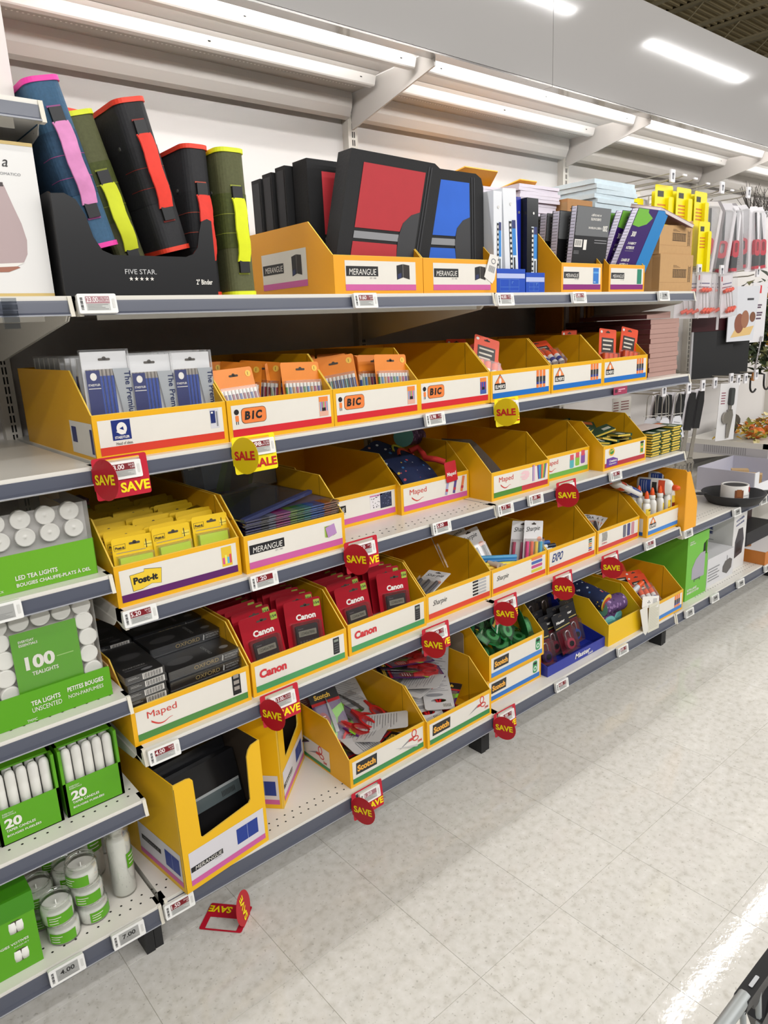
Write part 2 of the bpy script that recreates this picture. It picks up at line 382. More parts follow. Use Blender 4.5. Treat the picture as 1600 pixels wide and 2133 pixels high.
shelf(2*BAY, 3*BAY, 0.152, 'low base shelf under the green barbecue cover box', [(2.7, 3.6)], 0.044)
shelf(3*BAY, 4*BAY, 0.545, 'white metal shelf right of the skillet, far end', None, 0.036)
shelf(3*BAY, 4*BAY, 0.152, 'low base shelf at the far right, with the orange carton', None, 0.044)
for nm, z, hh in (('highest shelf at far left, cut by the frame', 1.890, None), ('shelf under the pale diffuser carton', ZA, None), ('empty white shelf at left, below the diffuser', 1.222, None),
                  ('shelf under the LED tea lights', 0.989, None), ('shelf under the bagged tea lights', 0.705, [(-0.34, -0.01)]), ('shelf under the taper candle boxes', 0.443, [(-0.36, -0.01)])):
    shelf(-BAY, 0, z, 'white metal '+nm, hh)
shelf(-BAY, 0, 0.150, 'low white base shelf with jar candles at left', [(-0.42, -0.01)], 0.044)
BASEB = P('1B1B1D', 0.5, var=0.1)
for k, nm in enumerate(('beside the fallen red sign', 'under the scissors bins', 'under the white paper tags', 'at the far right')):
    x = k*BAY-(0.02 if k < 3 else 0.0)
    t = thing('base_leg', 'black metal shelf leg '+nm, 'leg', (x, 0.03, 0))
    MB().box((-0.022, 0, 0), (0.0, 0.06, 0.112), BASEB).box((0.002, 0.003, 0), (0.022, 0.06, 0.112), BASEB).build('leg_post', t)
    MB().box((-0.02, 0.06, 0.02), (0.02, 0.55, 0.112), BASEB).build('foot_beam', t)
    m = MB(FRONT((0, 0, 0)))
    for dz in (0.06, 0.085): m.rect(-0.014, dz, -0.004, dz+0.005, HOLE)
    m.build('slots', t)
MB0 = MB().box((-BAY, 0.45, 0.0), (4*BAY, 0.46, 0.11), BASEB); kb = struct(MB0.build('baseboard_back'))
# ------------------------------------------------------------------ price tags and signs
TAGW = P('F1F0EC', 0.4); SCR = P('A9A9A6', 0.3); SCR2 = P('BFC0BC', 0.35); MAR = P('7C1420', 0.35); MARL = P('A9727A', 0.35); INK = P('2B2B2B', 0.5); TXW = P('F4EAEA', 0.5)
def price_tag(x, z, price, where, dark=False, y=-0.0165, w=0.075, pale=False, small='', rz=0, h=0.037):
    t = thing('price_tag', 'white electronic price tag '+where, 'price tag', (x, y, z), (math.radians(-9), 0, rz), 'electronic price tags on the shelf rails')
    m = MB(FRONT()); m.prism(rr(-w/2, -h/2, w/2, h/2, 0.003), -0.002, 0.008, TAGW); m.build('casing', t)
    m = MB(FRONT((0, -0.008, 0))); sx0, sx1 = -w*0.30, w*0.31; sy = h*0.36
    m.rect(sx0, -sy, sx1, sy, SCR2, 0.0004)
    if not dark: m.rect(sx0, 0.0, sx1, sy, MARL if pale else MAR, 0.0007)
    else: m.rect(sx0, -sy, sx1, sy, SCR, 0.0006)
    for q in range(4): m.rect(sx0+0.002, -sy+0.002+q*0.0028, sx1-0.004-(q % 3)*0.006, -sy+0.0030+q*0.0028, P('8D8D8A', 0.5), 0.0009)
    m.build('screen', t)
    m = MB(FRONT((0, -0.008, 0)))
    if price: m.text(price, (sx0+0.001) if not dark else 0, 0.002 if not dark else -0.002, TXW if not dark else INK, w=w*(0.3 if small else 0.36) if not dark else w*0.40, h=h*0.27, bold=0.02, anchor='l' if not dark else 'c')
    if small:
        for i, s in enumerate(small.split('/')): m.text(s, sx1-0.001, 0.0075-0.0052*i, TXW, h=0.0040, anchor='r')
    for q in range(9): m.rect(-w/2+0.0045, -h*0.32+q*0.0026, -w/2+0.0095, -h*0.32+0.0012+(q % 3)*0.0005+q*0.0026, INK)
    m.rrect(w/2-0.009, -0.009, w/2-0.004, 0.009, 0.001, P('D9D8D3', 0.4))
    m.build('lettering', t)
    return t
SIGNR = P('C4122F', 0.42); SIGNR2 = P('BE0F22', 0.42); SIGY = P('FFEB00', 0.45); SIGY2 = P('E2C400', 0.45); SRED = P('C4161C', 0.45)
def sale_sign(x, z, word, where, loc=None, rot=None, disc_deg=16):
    yl = word == 'SALE'; c, d, tx = (SIGY, SIGY2, SRED) if yl else (SIGNR, SIGNR2, SAVEY)
    t = thing('sale_sign', ('yellow SALE' if yl else 'red SAVE')+' sign with a round flag, '+where, 'sign', loc or (x, -0.0195, z), rot or (math.radians(-5), 0, 0), ('yellow SALE signs' if yl else 'red SAVE signs')+' clipped to the rails')
    W, H = 0.114, 0.086
    m = MB(FRONT()); m.ring(rr(-W/2, -H/2, W/2, H/2, 0.005), rr(-0.042, 0.001, 0.042, 0.0385, 0.002), -0.0004, 0.0004, c); m.build('card', t)
    m = MB(FRONT((0, -0.0004, 0)))
    m.text(word, 0.002+0.022, -0.034, tx, w=0.062, h=0.021, bold=0.035, anchor='c'); m.build('lettering', t)
    sa, ca = math.sin(math.radians(disc_deg)), math.cos(math.radians(disc_deg))
    # the flag is folded out towards the aisle, printed on both faces
    f = MB(frame((-W/2, -0.001, 0.001), (sa, -ca, 0), (0, 0, 1)))
    n = 28; R = 0.042
    f.prism([(R*0.86+R*math.cos(2*math.pi*i/n), R*math.sin(2*math.pi*i/n)) for i in range(n)], -0.0004, 0.0004, d)
    f.rect(-0.004, -R*0.55, 0.006, R*0.55, c, 0.0002)
    df = f.build('round_flag', t)
    g = MB(f.T.copy()); g.text(word, R*0.86, -0.010, tx, w=R*1.5, h=0.021, bold=0.035, n=0.0012, anchor='c')
    g.T = f.T @ Matrix.Rotation(math.pi, 4, 'Y'); g.text(word, -R*0.86, -0.010, tx, w=R*1.5, h=0.021, bold=0.035, n=0.0012, anchor='c')
    g.build('flag_lettering', df)
    return t
for a in ((0.039, 1.537, '23.00', 'under the black binder carton', dict(pale=True, small='FLYER/FEATURE')), (0.711, 1.535, '9.60', 'under the zip binder bin with its left side showing', dict(small='SAVE/2.40')), (1.252, 1.532, '4.00', 'under the blue binder carton', dict(small='SAVE/1.00')),
          (1.628, 1.534, '2.80', 'under the black notebook bin', dict(small='SAVE/.70')), (2.174, 1.535, '2.90', 'under the kraft cartons', dict(dark=True))): price_tag(a[0], a[1], a[2], a[3], **a[4])
for a in ((0.045, 1.207, '3.00', 'inside the red sign under the blue pencil bin', dict(small='SAVE/1.00', pale=False)), (0.372, 1.210, '.98', 'inside the yellow sign under the first pen bin', dict(small='FLYER/FEATURE')), (0.945, 1.209, '3.98', 'under the empty pen bin', dict(small='SAVE/1.00')), (1.275, 1.209, '.80', 'inside the yellow sign under the glue stick bins', dict(small='SAVE/.20')),
          (0.038, 0.887, '5.20', 'under the sticky note bin', dict(small='SAVE/1.30')), (0.349, 0.884, '1.20', 'under the clear folder bin', {}), (0.664, 0.888, '1.50', 'inside the red sign beside the bare perforated shelf', dict(small='SAVE/.40')), (0.960, 0.886, '5.00', 'on the bare shelf front below the pencil case bin', {}),
          (1.250, 0.884, '.72', 'at the left corner under the pen bin with a grey flap', dict(small='SAVE/.18')), (1.406, 0.887, '1.00', 'just right of the corner tag under the pen bin', dict(small='SAVE/.25')), (1.585, 0.890, '1.60', 'inside the red sign under the sharpener bin', dict(small='SAVE/.40')), (1.888, 0.888, '1.80', 'under the crayon bin', dict(small='SAVE/.45')),
          (0.049, 0.546, '4.00', 'under the black geometry tins', dict(small='SAVE/1.00')), (0.371, 0.551, '13.00', 'inside the red sign under the first calculator bin', dict(small='FLYER/FEATURE')), (0.932, 0.553, '4.00', 'inside the red sign under the black marker bin', dict(small='SAVE/1.00')), (1.262, 0.552, '4.30', 'inside the red sign under the colour marker bin', dict(small='SAVE/1.00')),
          (1.575, 0.552, '5.60', 'inside the red sign under the whiteboard marker bin', dict(small='SAVE/1.40')), (1.880, 0.552, '4.00', 'inside the red sign under the ballpoint bin', dict(small='SAVE/1.00')), (2.164, 0.550, '1.10', 'under the white glue bottle bin', dict(small='SAVE/.30')),
          (0.035, 0.132, '1.50', 'under the tall yellow box corner', dict(small='SAVE/.50')), (0.635, 0.136, '1.50', 'inside the red sign under the left scissors bin', dict(pale=True)), (1.255, 0.136, '1.50', 'inside the red sign under the right scissors bin', dict(small='SAVE/.40')), (1.572, 0.136, '4.00', 'under the blue padlock tray', dict(small='SAVE/1.00')), (1.988, 0.136, '8.00', 'under the yellow pencil case bin', dict(small='SAVE/2.00')),
          (-0.225, 0.972, '', 'cut off at the left edge under the LED tea lights', dict(dark=True)), (-0.229, 0.132, '4.00', 'under the votive candle box', dict(dark=True)), (-0.091, 0.132, '7.00', 'under the tall glass candle', dict(dark=True))): price_tag(a[0], a[1], a[2], a[3], **a[4])
for a in ((2.484, 0.528, '12.00', 'under the orange upturned bin', dict(dark=True)), (2.962, 0.528, '30.00', 'in front of the skillet rim', dict(dark=True)), (3.259, 0.528, '20.00', 'right of the skillet', dict(dark=True)),
          (2.545, 0.133, '25.00', 'left of the green barbecue cover box corner', dict(dark=True)), (2.794, 0.133, '30.00', 'under the green barbecue cover box', dict(dark=True)), (3.071, 0.133, '20.00', 'under the white barbecue cover box', dict(dark=True)), (3.393, 0.133, '15.00', 'by the orange carton', dict(dark=True))): price_tag(a[0], a[1], a[2], a[3], **a[4])
for x, z, wd, wh in ((0.041, 1.195, 'SAVE', 'under the blue pencil bin'), (0.357, 1.197, 'SALE', 'under the first orange pen bin'), (1.262, 1.197, 'SALE', 'under the glue stick bins'), (0.657, 0.876, 'SAVE', 'over the right calculators'), (1.582, 0.878, 'SAVE', 'under the sharpener bin'),
                     (0.365, 0.540, 'SAVE', 'left of the scissors bins'), (0.927, 0.541, 'SAVE', 'over the right scissors bin'), (1.255, 0.540, 'SAVE', 'over the tape bin'), (1.570, 0.540, 'SAVE', 'over the padlock tray'), (1.875, 0.540, 'SAVE', 'over the pencil case bin'),
                     (0.628, 0.124, 'SAVE', 'lowest, under the left scissors bin'), (1.248, 0.124, 'SAVE', 'on the base rail right of the scissors bins')): sale_sign(x, z, wd, wh)
sale_sign(0, 0, 'SAVE', 'fallen on the floor', loc=(0.157, -0.002, 0.002), rot=rad(-90, 0, 130.5), disc_deg=10)
t = tag(MB(FRONT()).prism(rr(-0.045, -0.014, 0.045, 0.014, 0.002), 0, 0.0006, P('A33A58', 0.45)).build('rail_sticker', loc=(1.90, -0.0195, 1.205)), 'dark pink sticker on the rail below the glue stick bins', 'sticker')
m = MB(FRONT((0, -0.0006, 0))); m.rect(-0.014, 0.002, 0.03, 0.006, P('E7A9BC', 0.5)); m.rect(-0.014, -0.004, 0.004, -0.001, P('E7A9BC', 0.5)); m.rrect(-0.036, -0.006, -0.020, 0.006, 0.003, P('4A2430', 0.5)); m.build('lettering', t)
# ------------------------------------------------------------------ display bins
_bin = {}
def tray(x, y, z, label, w=0.305, hf=0.095, hp=0.185, d1=0.10, D=0.50, mat=YEL, rz=0, rx=0, group='yellow card display bins', name='display_bin', side_tab=True):
    t = thing(name, label, 'display bin', (x, y, z), (rx, 0, rz), group)
    key = (round(w, 4), hf, hp, d1, D, mat.name); T = 0.0032
    if key not in _bin:
        d = {}
        m = MB().box((-w/2, 0, 0), (w/2, T, hf), mat); m.box((-w/2, -0.0003, hf-0.0005), (w/2, T+0.0003, hf+0.0006), EDGE); d['front_panel'] = m
        pr = [(T, 0.0), (D, 0.0), (D, hp), (d1, hp), (T, hf)]
        for nm, x0 in (('side_panel', -w/2), ('side_panel_', w/2-T)):
            m = MB(frame((x0, 0, 0), (0, 1, 0), (0, 0, 1))); m.prism(pr, 0, T, mat, EDGE); d[nm] = m
        d['back_panel'] = MB().box((-w/2, D-T, 0), (w/2, D, hp), mat)
        d['base_panel'] = MB().box((-w/2+T, T, 0.0005), (w/2-T, D-T, T), mat)
        _bin[key] = {}
        for k, m in d.items(): _bin[key][k] = m.build(k.rstrip('_'), t).data
        m = MB(LEFT((w/2-T, 0, 0))); m.rect(-d1-0.0012, 0.004, -d1, hp-0.003, SEAM, 0.0004); _bin[key]['fold_seam'] = m.build('fold_seam', t).data
    else:
        for k, me in _bin[key].items(): put(k.rstrip('_'), me, t)
    t['w'] = w; t['hf'] = hf
    return t
def label_front(t, stripe, draw=None, mg=0.010, top=0.012, bot=0.010, sh=0.017, logo=None, pic=None, white=OFF, stripe2=None, u0=None, u1=None, rot=None):
    """white printed panel, coloured stripe, brand lettering and a small product picture on a bin front"""
    w, hf = t['w'], t['hf']; a, b = -w/2+mg if u0 is None else u0, w/2-mg if u1 is None else u1
    m = MB(FRONT()); m.rect(a, bot, b, hf-top, white, 0.0004)
    m.rect(a, bot, b, bot+sh, stripe, 0.0008)
    if stripe2: m.rect(0.0, bot, b, bot+sh, stripe2, 0.0010)
    m.build('front_label', t)
    if logo:
        m = MB(FRONT()); logo(m, a, b, bot+sh, hf-top); m.build('brand_lettering', t)
    if pic:
        m = MB(FRONT()); pic(m, a, b, bot+sh, hf-top); m.build('product_picture', t)
BLUE = P('0F6FC6', 0.45); BLUE2 = P('3E83D0', 0.45); GRN = P('3E9B57', 0.45); GRN2 = P('4E8A34', 0.45); RDS = P('D7202C', 0.45); RDS2 = P('DE4830', 0.45); RDS3 = P('C23440', 0.45); PURP = P('5B1764', 0.45); PURP2 = P('8A1C78', 0.45)
NAVY = P('1B2A6B', 0.4); ORNG = P('F08A3C', 0.45); GREYI = P('8B8B8E', 0.5)
def lg_merangue(sc=1.0, small=True):
    def f(m, a, b, z0, z1):
        h = z1-z0; u = a+0.012; v = z0+h*0.40
        m.rect(a+0.003, v-0.003, a+0.003+0.098*sc, v+0.017*sc+0.003, BLK, 0.0008)
        m.text('MERANGUE', u, v, WHT, w=0.082*sc, h=0.014*sc, n=0.0013, shear=0.12)
        if small: m.text('EST. 1980', a+0.074*sc, v-0.009*sc, GREYI, h=0.0038)
    return f
def lg_text(body, col, u, v, w, h, bold=0.02, shear=0.0):
    return lambda m, a, b, z0, z1: m.text(body, a+u, z0+v, col, w=w, h=h, n=0.0012, bold=bold, shear=shear)
def lg_maped(m, a, b, z0, z1):
    c = P('D23A32', 0.45); u = a+0.026; v = z0+0.026
    m.text('Maped', u, v, c, w=0.072, h=0.022, n=0.0012)
    pts = [(u+0.008+0.052*i/10, v-0.007-0.012*math.sin(math.pi*min(1, i/8.5)*0.9)) for i in range(11)]
    m.poly(pts+[(x, y+0.0045*(1-i/10)+0.0006) for i, (x, y) in reversed(list(enumerate(pts)))], c, 0.0012)
def lg_bic(m, a, b, z0, z1):
    o = P('F2843F', 0.45); u = a+0.026; v = z0+0.012
    m.rrect(u-0.001, v-0.001, u+0.067, v+0.036, 0.010, BLK, 0.0008); m.rrect(u, v, u+0.066, v+0.035, 0.0095, o, 0.0011)
    m.text('B', u+0.007, v+0.008, BLK, h=0.020, n=0.0016, bold=0.05, shear=0.15); m.text('i', u+0.026, v+0.008, BLK, h=0.020, n=0.0016, bold=0.05, shear=0.15); m.text('C', u+0.036, v+0.008, BLK, w=0.017, h=0.020, n=0.0016, bold=0.05, shear=0.15)
    # plain round-headed pen emblem beside the letters
    x = u-0.013; m.ell(x, v+0.028, 0.0065, 0.0065, BLK, 0.0010); m.rrect(x-0.004, v+0.006, x+0.005, v+0.020, 0.002, o, 0.0009)
    m.rect(x-0.003, v-0.001, x-0.001, v+0.007, BLK, 0.0008); m.rect(x+0.002, v-0.001, x+0.004, v+0.007, BLK, 0.0008)
def lg_elmers(m, a, b, z0, z1):
    o = P('F08A50', 0.45); u = a+0.010; v = z0+0.010; w = 0.050
    m.poly([(u-0.001, v), (u+w+0.001, v), (u+w+0.001, v+0.018), (u+w*0.5, v+0.048), (u-0.001, v+0.018)], BLK, 0.0008)
    m.poly([(u+0.001, v+0.0195), (u+w-0.001, v+0.0195), (u+w*0.5, v+0.045)], o, 0.0011)
    m.ell(u+w*0.5, v+0.027, 0.006, 0.009, WHT, 0.0013)
    m.text("ELMER'S", u+0.002, v+0.003, WHT, w=w-0.004, h=0.012, n=0.0013, bold=0.03)
def lg_canon(m, a, b, z0, z1): m.text('Canon', a+0.012, z0+0.018, P('D4323A', 0.45), w=0.082, h=0.024, n=0.0012, bold=0.05)
def lg_scotch(m, a, b, z0, z1):
    m.poly([(a+0.012, z0+0.010), (a+0.092, z0+0.010), (a+0.094, z0+0.048), (a+0.014, z0+0.048)], P('2B2B2B', 0.5), 0.0009)
    m.text('Scotch', a+0.017, z0+0.018, P('F4B040', 0.45), w=0.070, h=0.021, n=0.0014, bold=0.05)
def pc_scissors(m, a, b, z0, z1):
    c = P('D0403A', 0.45); u = b-0.060; v = z0+0.030
    m.poly([(u-0.045, v-0.016), (u+0.004, v-0.001), (u+0.001, v+0.005)], GREYI, 0.0009)
    for cu, cv, ru, rv in ((u+0.022, v+0.017, 0.011, 0.014), (u+0.028, v-0.003, 0.013, 0.009)):
        pts = [(cu+ru*math.cos(i*0.5236), cv+rv*math.sin(i*0.5236)) for i in range(12)]; ins = [(cu+(ru-0.0035)*math.cos(i*0.5236), cv+(rv-0.0035)*math.sin(i*0.5236)) for i in range(12)]
        m.ring(pts, ins, 0.0005, 0.0010, c)
    m.poly([(u-0.004, v-0.004), (u+0.016, v-0.004), (u+0.018, v+0.006), (u+0.002, v+0.005)], c, 0.0011)
    m.text('3M', b-0.025, z0+0.008, c, w=0.018, h=0.009, n=0.001, bold=0.03)
def pc_bars(n, cols, w=0.012, h=0.045, gap=0.004, off=0.012, tip=None):
    def f(m, a, b, z0, z1):
        u = b-off-n*(w+gap); zc = (z0+z1)/2
        for i in range(n):
            x = u+i*(w+gap); c = cols[i % len(cols)]
            m.rrect(x, zc-h/2, x+w, zc+h/2, w*0.2, c, 0.0009)
            if tip: m.rect(x, zc-h*0.16, x+w, zc+h*0.14, tip[0], 0.0012); m.rect(x, zc-h*0.30, x+w, zc-h*0.16, tip[1], 0.0012)
    return f
def pc_rows(cols, w=0.045, h=0.007, gap=0.0035, tip=None):
    def f(m, a, b, z0, z1):
        u = b-w-0.018; v = z0+0.004
        for i, c in enumerate(reversed(cols)):
            q = v+i*(h+gap); m.rrect(u, q, u+w, q+h, h*0.4, c, 0.0009)
            if tip: m.rect(u+w*0.4, q, u+w, q+h, tip, 0.0012)
    return f
def pc_calc(m, a, b, z0, z1):
    u = b-0.038; m.rrect(u, z0+0.004, u+0.021, z1-0.004, 0.002, P('2A2A2C', 0.5), 0.0009); m.rect(u+0.003, z1-0.016, u+0.018, z1-0.009, P('8C9488', 0.5), 0.0012)
    for i in range(4): m.rect(u+0.003, z0+0.010+0.007*i, u+0.018, z0+0.0125+0.007*i, P('5E5E60', 0.5), 0.0012)
def pc_pack(c1, c2, c3, w=0.028):
    def f(m, a, b, z0, z1):
        u = b-w-0.008; h = z1-z0; m.rect(u, z0+0.004, u+w, z1-0.003, c2, 0.0009); m.rect(u, z1-0.003-h*0.22, u+w, z1-0.003, c1, 0.0011)
        for i in range(5): m.rect(u+0.003+i*w*0.18, z0+h*0.30, u+0.003+i*w*0.18+w*0.10, z0+h*0.72, c3[i % len(c3)], 0.0011)
        m.rect(u+w*0.3, z0+h*0.30, u+w*0.7, z0+h*0.45, BLK, 0.0013)
    return f
def pc_tape(m, a, b, z0, z1):
    g = P('3F9A62', 0.45); u = b-0.026; v = (z0+z1)/2
    m.rrect(u-0.013, v-0.024, u+0.013, v+0.024, 0.009, g, 0.0009); m.ell(u, v-0.007, 0.010, 0.010, P('CFE6D2', 0.4), 0.0012); m.ell(u, v-0.007, 0.005, 0.005, g, 0.0014); m.rect(u-0.009, v+0.009, u+0.009, v+0.018, BLK, 0.0012)
def pc_blue(m, a, b, z0, z1):
    h = z1-z0; m.poly([(b-0.100, z0+h*0.22), (b-0.032, z0+h*0.22), (b-0.032, z0+h*0.78), (b-0.100, z0+h*0.78)], P('1C3C94', 0.45), 0.0009); m.rect(b-0.0665, z0+h*0.22, b-0.0655, z0+h*0.78, WHT, 0.0012)
def bx(x0, x1): return (x0+x1)/2
# second shelf
def st_logo(m, a, b, z0, z1):
    m.rect(a+0.028, z0+0.012, a+0.068, z0+0.054, P('142A78', 0.4), 0.0009)
    m.ell(a+0.049, z0+0.036, 0.011, 0.013, WHT, 0.0012); m.poly([(a+0.036, z0+0.030), (a+0.046, z0+0.024), (a+0.056, z0+0.024), (a+0.058, z0+0.034)], WHT, 0.0013); m.poly([(a+0.044, z0+0.036), (a+0.053, z0+0.032), (a+0.052, z0+0.040)], P('142A78', 0.4), 0.0016)
    m.text('STAEDTLER', a+0.0325, z0+0.015, WHT, w=0.031, h=0.0055, n=0.0013, bold=0.03); m.text('Head of ideas.', a+0.034, z0+0.002, BLK, w=0.036, h=0.0062, n=0.0012)
def st_pic(m, a, b, z0, z1):
    u = b-0.032; m.rect(u, z0+0.010, u+0.022, z1-0.002, P('D8D6DC', 0.4), 0.0008); m.rect(u+0.001, z0+0.022, u+0.013, z1-0.006, NAVY, 0.0011); m.rect(u+0.003, z1-0.012, u+0.008, z1-0.008, WHT, 0.0013); m.rect(u+0.015, z0+0.014, u+0.019, z1-0.008, GREYI, 0.0011)
B_st = tray(0.162, 0.022, ZB, 'yellow card bin of blue pencil packs, left on the second shelf'); label_front(B_st, P('D93A24', 0.45), logo=st_logo, pic=st_pic)
m = MB(LEFT((-0.1525, 0, 0))); m.rect(-0.145, 0.008, -0.004, 0.078, OFF, 0.0005); m.rect(-0.135, 0.032, -0.105, 0.066, NAVY, 0.0009); m.rect(-0.020, 0.014, -0.006, 0.066, NAVY, 0.0009); m.build('side_label', B_st)
PENC = [P('4CA0D8', 0.4), P('7A4AA0', 0.4), P('58A848', 0.4), P('D0508C', 0.4)]
B_b1 = tray(0.469, 0.020, ZB, 'yellow card bin packed with orange carded pens, second from left on its shelf'); label_front(B_b1, RDS, logo=lg_bic, pic=pc_pack(ORNG, P('E7B09A', 0.5), PENC))
B_b2 = tray(0.773, 0.020, ZB, 'yellow card bin of orange carded pens beside the empty bin'); label_front(B_b2, RDS, logo=lg_bic, pic=pc_pack(ORNG, P('E7B09A', 0.5), PENC))
B_b3 = tray(1.077, 0.022, ZB, 'empty yellow card bin with an orange pen emblem'); label_front(B_b3, RDS, logo=lg_bic, pic=pc_pack(ORNG, P('3C5CA8', 0.5), [P('C83048', 0.4), P('2F55B0', 0.4)]))
GST = pc_bars(3, [P('F0803C', 0.45)], w=0.013, h=0.058, gap=0.004, off=0.016, tip=(P('303034', 0.5), P('2A3C8C', 0.5)))
B_e1 = tray(1.384, 0.022, ZB, 'yellow card bin with two glue stick packs leaning inside'); label_front(B_e1, BLUE, logo=lg_elmers, pic=GST)
B_e2 = tray(1.694, 0.022, ZB, 'yellow card bin with orange glue stick packs fallen in a heap'); label_front(B_e2, BLUE, logo=lg_elmers, pic=GST)
B_e3 = tray(2.000, 0.022, ZB, 'yellow card bin with two orange packs standing, beside the brown cartons'); label_front(B_e3, BLUE, logo=lg_elmers, pic=GST)
# third shelf
def po_logo(m, a, b, z0, z1):
    y = P('F3CE34', 0.45); u = a+0.022; v = z0+0.005
    pts = [(0.004, -0.002), (0.026, -0.001), (0.048, 0.006), (0.070, 0.002), (0.074, 0.037), (0.034, 0.044), (0.033, 0.038), (0, 0.036)]
    m.poly([(u+p, v+q) for p, q in pts], BLK, 0.0008); m.poly([(u+0.037+(p-0.037)*0.975, v+0.02+(q-0.02)*0.955) for p, q in pts], y, 0.0011)
    m.text('Post-it', u+0.007, v+0.013, BLK, w=0.056, h=0.016, n=0.0015, bold=0.05)
def po_pic(m, a, b, z0, z1):
    u = b-0.040; m.rect(u, z0+0.004, u+0.027, z1-0.004, P('EBC430', 0.5), 0.0008)
    for i, c in enumerate(('E44C8C', 'EFEA6A', '5CB8E0', 'D84C5C')): m.rect(u+0.002+i*0.006, z0+0.010, u+0.0075+i*0.006, z0+0.026+0.006*(i % 2), P(c, 0.5), 0.0011)
B_po = tray(0.161, 0.020, ZC, 'yellow card bin packed with yellow sticky note packs'); label_front(B_po, PURP, logo=po_logo, pic=po_pic)
def fo_pic(m, a, b, z0, z1):
    for (q, c, r) in ((0, 'A9C85A', 0.0), (0.006, 'B98CC0', 0.25), (0.003, '7C8A3C', 0.1)):
        u = b-0.042+q; v = z0+0.028; pts = [(math.cos(r+math.pi/4+i*math.pi/2)*0.021, math.sin(r+math.pi/4+i*math.pi/2)*0.021) for i in range(4)]; m.poly([(u+p, v+s) for p, s in pts], P(c, 0.45), 0.0009+q*0.05)
B_fo = tray(0.472, 0.008, ZC, 'yellow card bin of clear folders with a rainbow band'); label_front(B_fo, PINK, logo=lg_merangue(1.02), pic=fo_pic)
def pch_pic(m, a, b, z0, z1):
    u = b-0.100; m.rect(u, z0+0.008, u+0.040, z1-0.006, P('E7E2E4', 0.5), 0.0008); m.rect(u, z1-0.009, u+0.048, z1-0.005, P('C878A8', 0.5), 0.0010); m.rect(u+0.040, z0+0.006, u+0.086, z1-0.004, P('2B3350', 0.5), 0.0010)
    random.seed(3)
    for i in range(22):
        p, q = random.uniform(0.003, 0.037), random.uniform(0.012, 0.048); m.ell(u+p, z0+q, 0.0016, 0.0016, BLK, 0.0012, k=5)
        p, q = random.uniform(0.044, 0.083), random.uniform(0.012, 0.05); m.rect(u+p, z0+q, u+p+0.004, z0+q+0.0015, P('7C86A8', 0.5), 0.0013)
B_pc = tray(0.791, 0.155, ZC, 'nearly empty yellow bin set back behind the bare shelf strip'); label_front(B_pc, PINK, logo=lg_merangue(0.92), pic=pch_pic)
def cas_pic(m, a, b, z0, z1):
    for i, c in enumerate(('A8A4C8', '5A4C90', 'E08058')):
        u = b-0.105+i*0.036; m.poly([(u, z0+0.004), (u+0.011, z0+0.002), (u+0.023, z0+0.052), (u+0.012, z0+0.055)], P(c, 0.45), 0.0009); m.poly([(u+0.003, z0+0.014), (u+0.014, z0+0.012), (u+0.016, z0+0.020), (u+0.005, z0+0.023)], P('C43848', 0.45), 0.0012)
B_ca = tray(1.092, 0.132, ZC, 'set-back yellow bin with a blue patterned pencil case slung over it'); label_front(B_ca, PINK, logo=lg_maped, pic=cas_pic)
def pen_pic(m, a, b, z0, z1):
    for i in range(9):
        an = i*2.4; m.ell(b-0.125+0.012*math.cos(an), z0+0.034+0.012*math.sin(an), 0.013, 0.004, P('F0C8CC', 0.5), 0.0008+i*0.00003, k=10)
    m.rect(b-0.085, z0+0.006, b-0.080, z0+0.062, P('8C6CB0', 0.5), 0.0009); m.rect(b-0.077, z0+0.006, b-0.072, z0+0.062, P('D8A0C8', 0.5), 0.0009)
    for i, c in enumerate(('5A3C8C', '3C8CD0', '2C9C8C', 'E0503C', 'F0B040', '58A848', '7C4CA0')): m.poly([(b-0.054+i*0.0055, z0+0.008), (b-0.049+i*0.0055, z0+0.008), (b-0.053+i*0.0078, z0+0.058), (b-0.060+i*0.0078, z0+0.058)], P(c, 0.45), 0.0009)
B_pe = tray(1.400, 0.034, ZC, 'yellow bin with a curved grey flap inside, red and green stripe'); label_front(B_pe, GRN2, logo=lg_maped, pic=pen_pic, stripe2=RDS3)
m = MB(LEFT((-0.1525, 0, 0))); m.rect(-0.135, 0.010, -0.112, 0.075, OFF, 0.0005); m.rect(-0.135, 0.010, -0.112, 0.028, RDS3, 0.0009); m.build('side_label', B_pe)
def sha_pic(m, a, b, z0, z1):
    for i, c in enumerate(('58B0B8', '8CC048', '8858A8')): m.rrect(b-0.115+i*0.035, z0+0.002+i*0.004, b-0.089+i*0.035, z0+0.040+i*0.004, 0.006, P(c, 0.45), 0.0009); m.rect(b-0.113+i*0.035, z0+0.032+i*0.004, b-0.091+i*0.035, z0+0.052+i*0.004, P('D85868', 0.45), 0.0011)
B_sh = tray(1.702, 0.075, ZC, 'yellow bin with a few teal packs at the bottom, green stripe'); label_front(B_sh, P('6DAE44', 0.45), logo=lg_maped, pic=sha_pic)
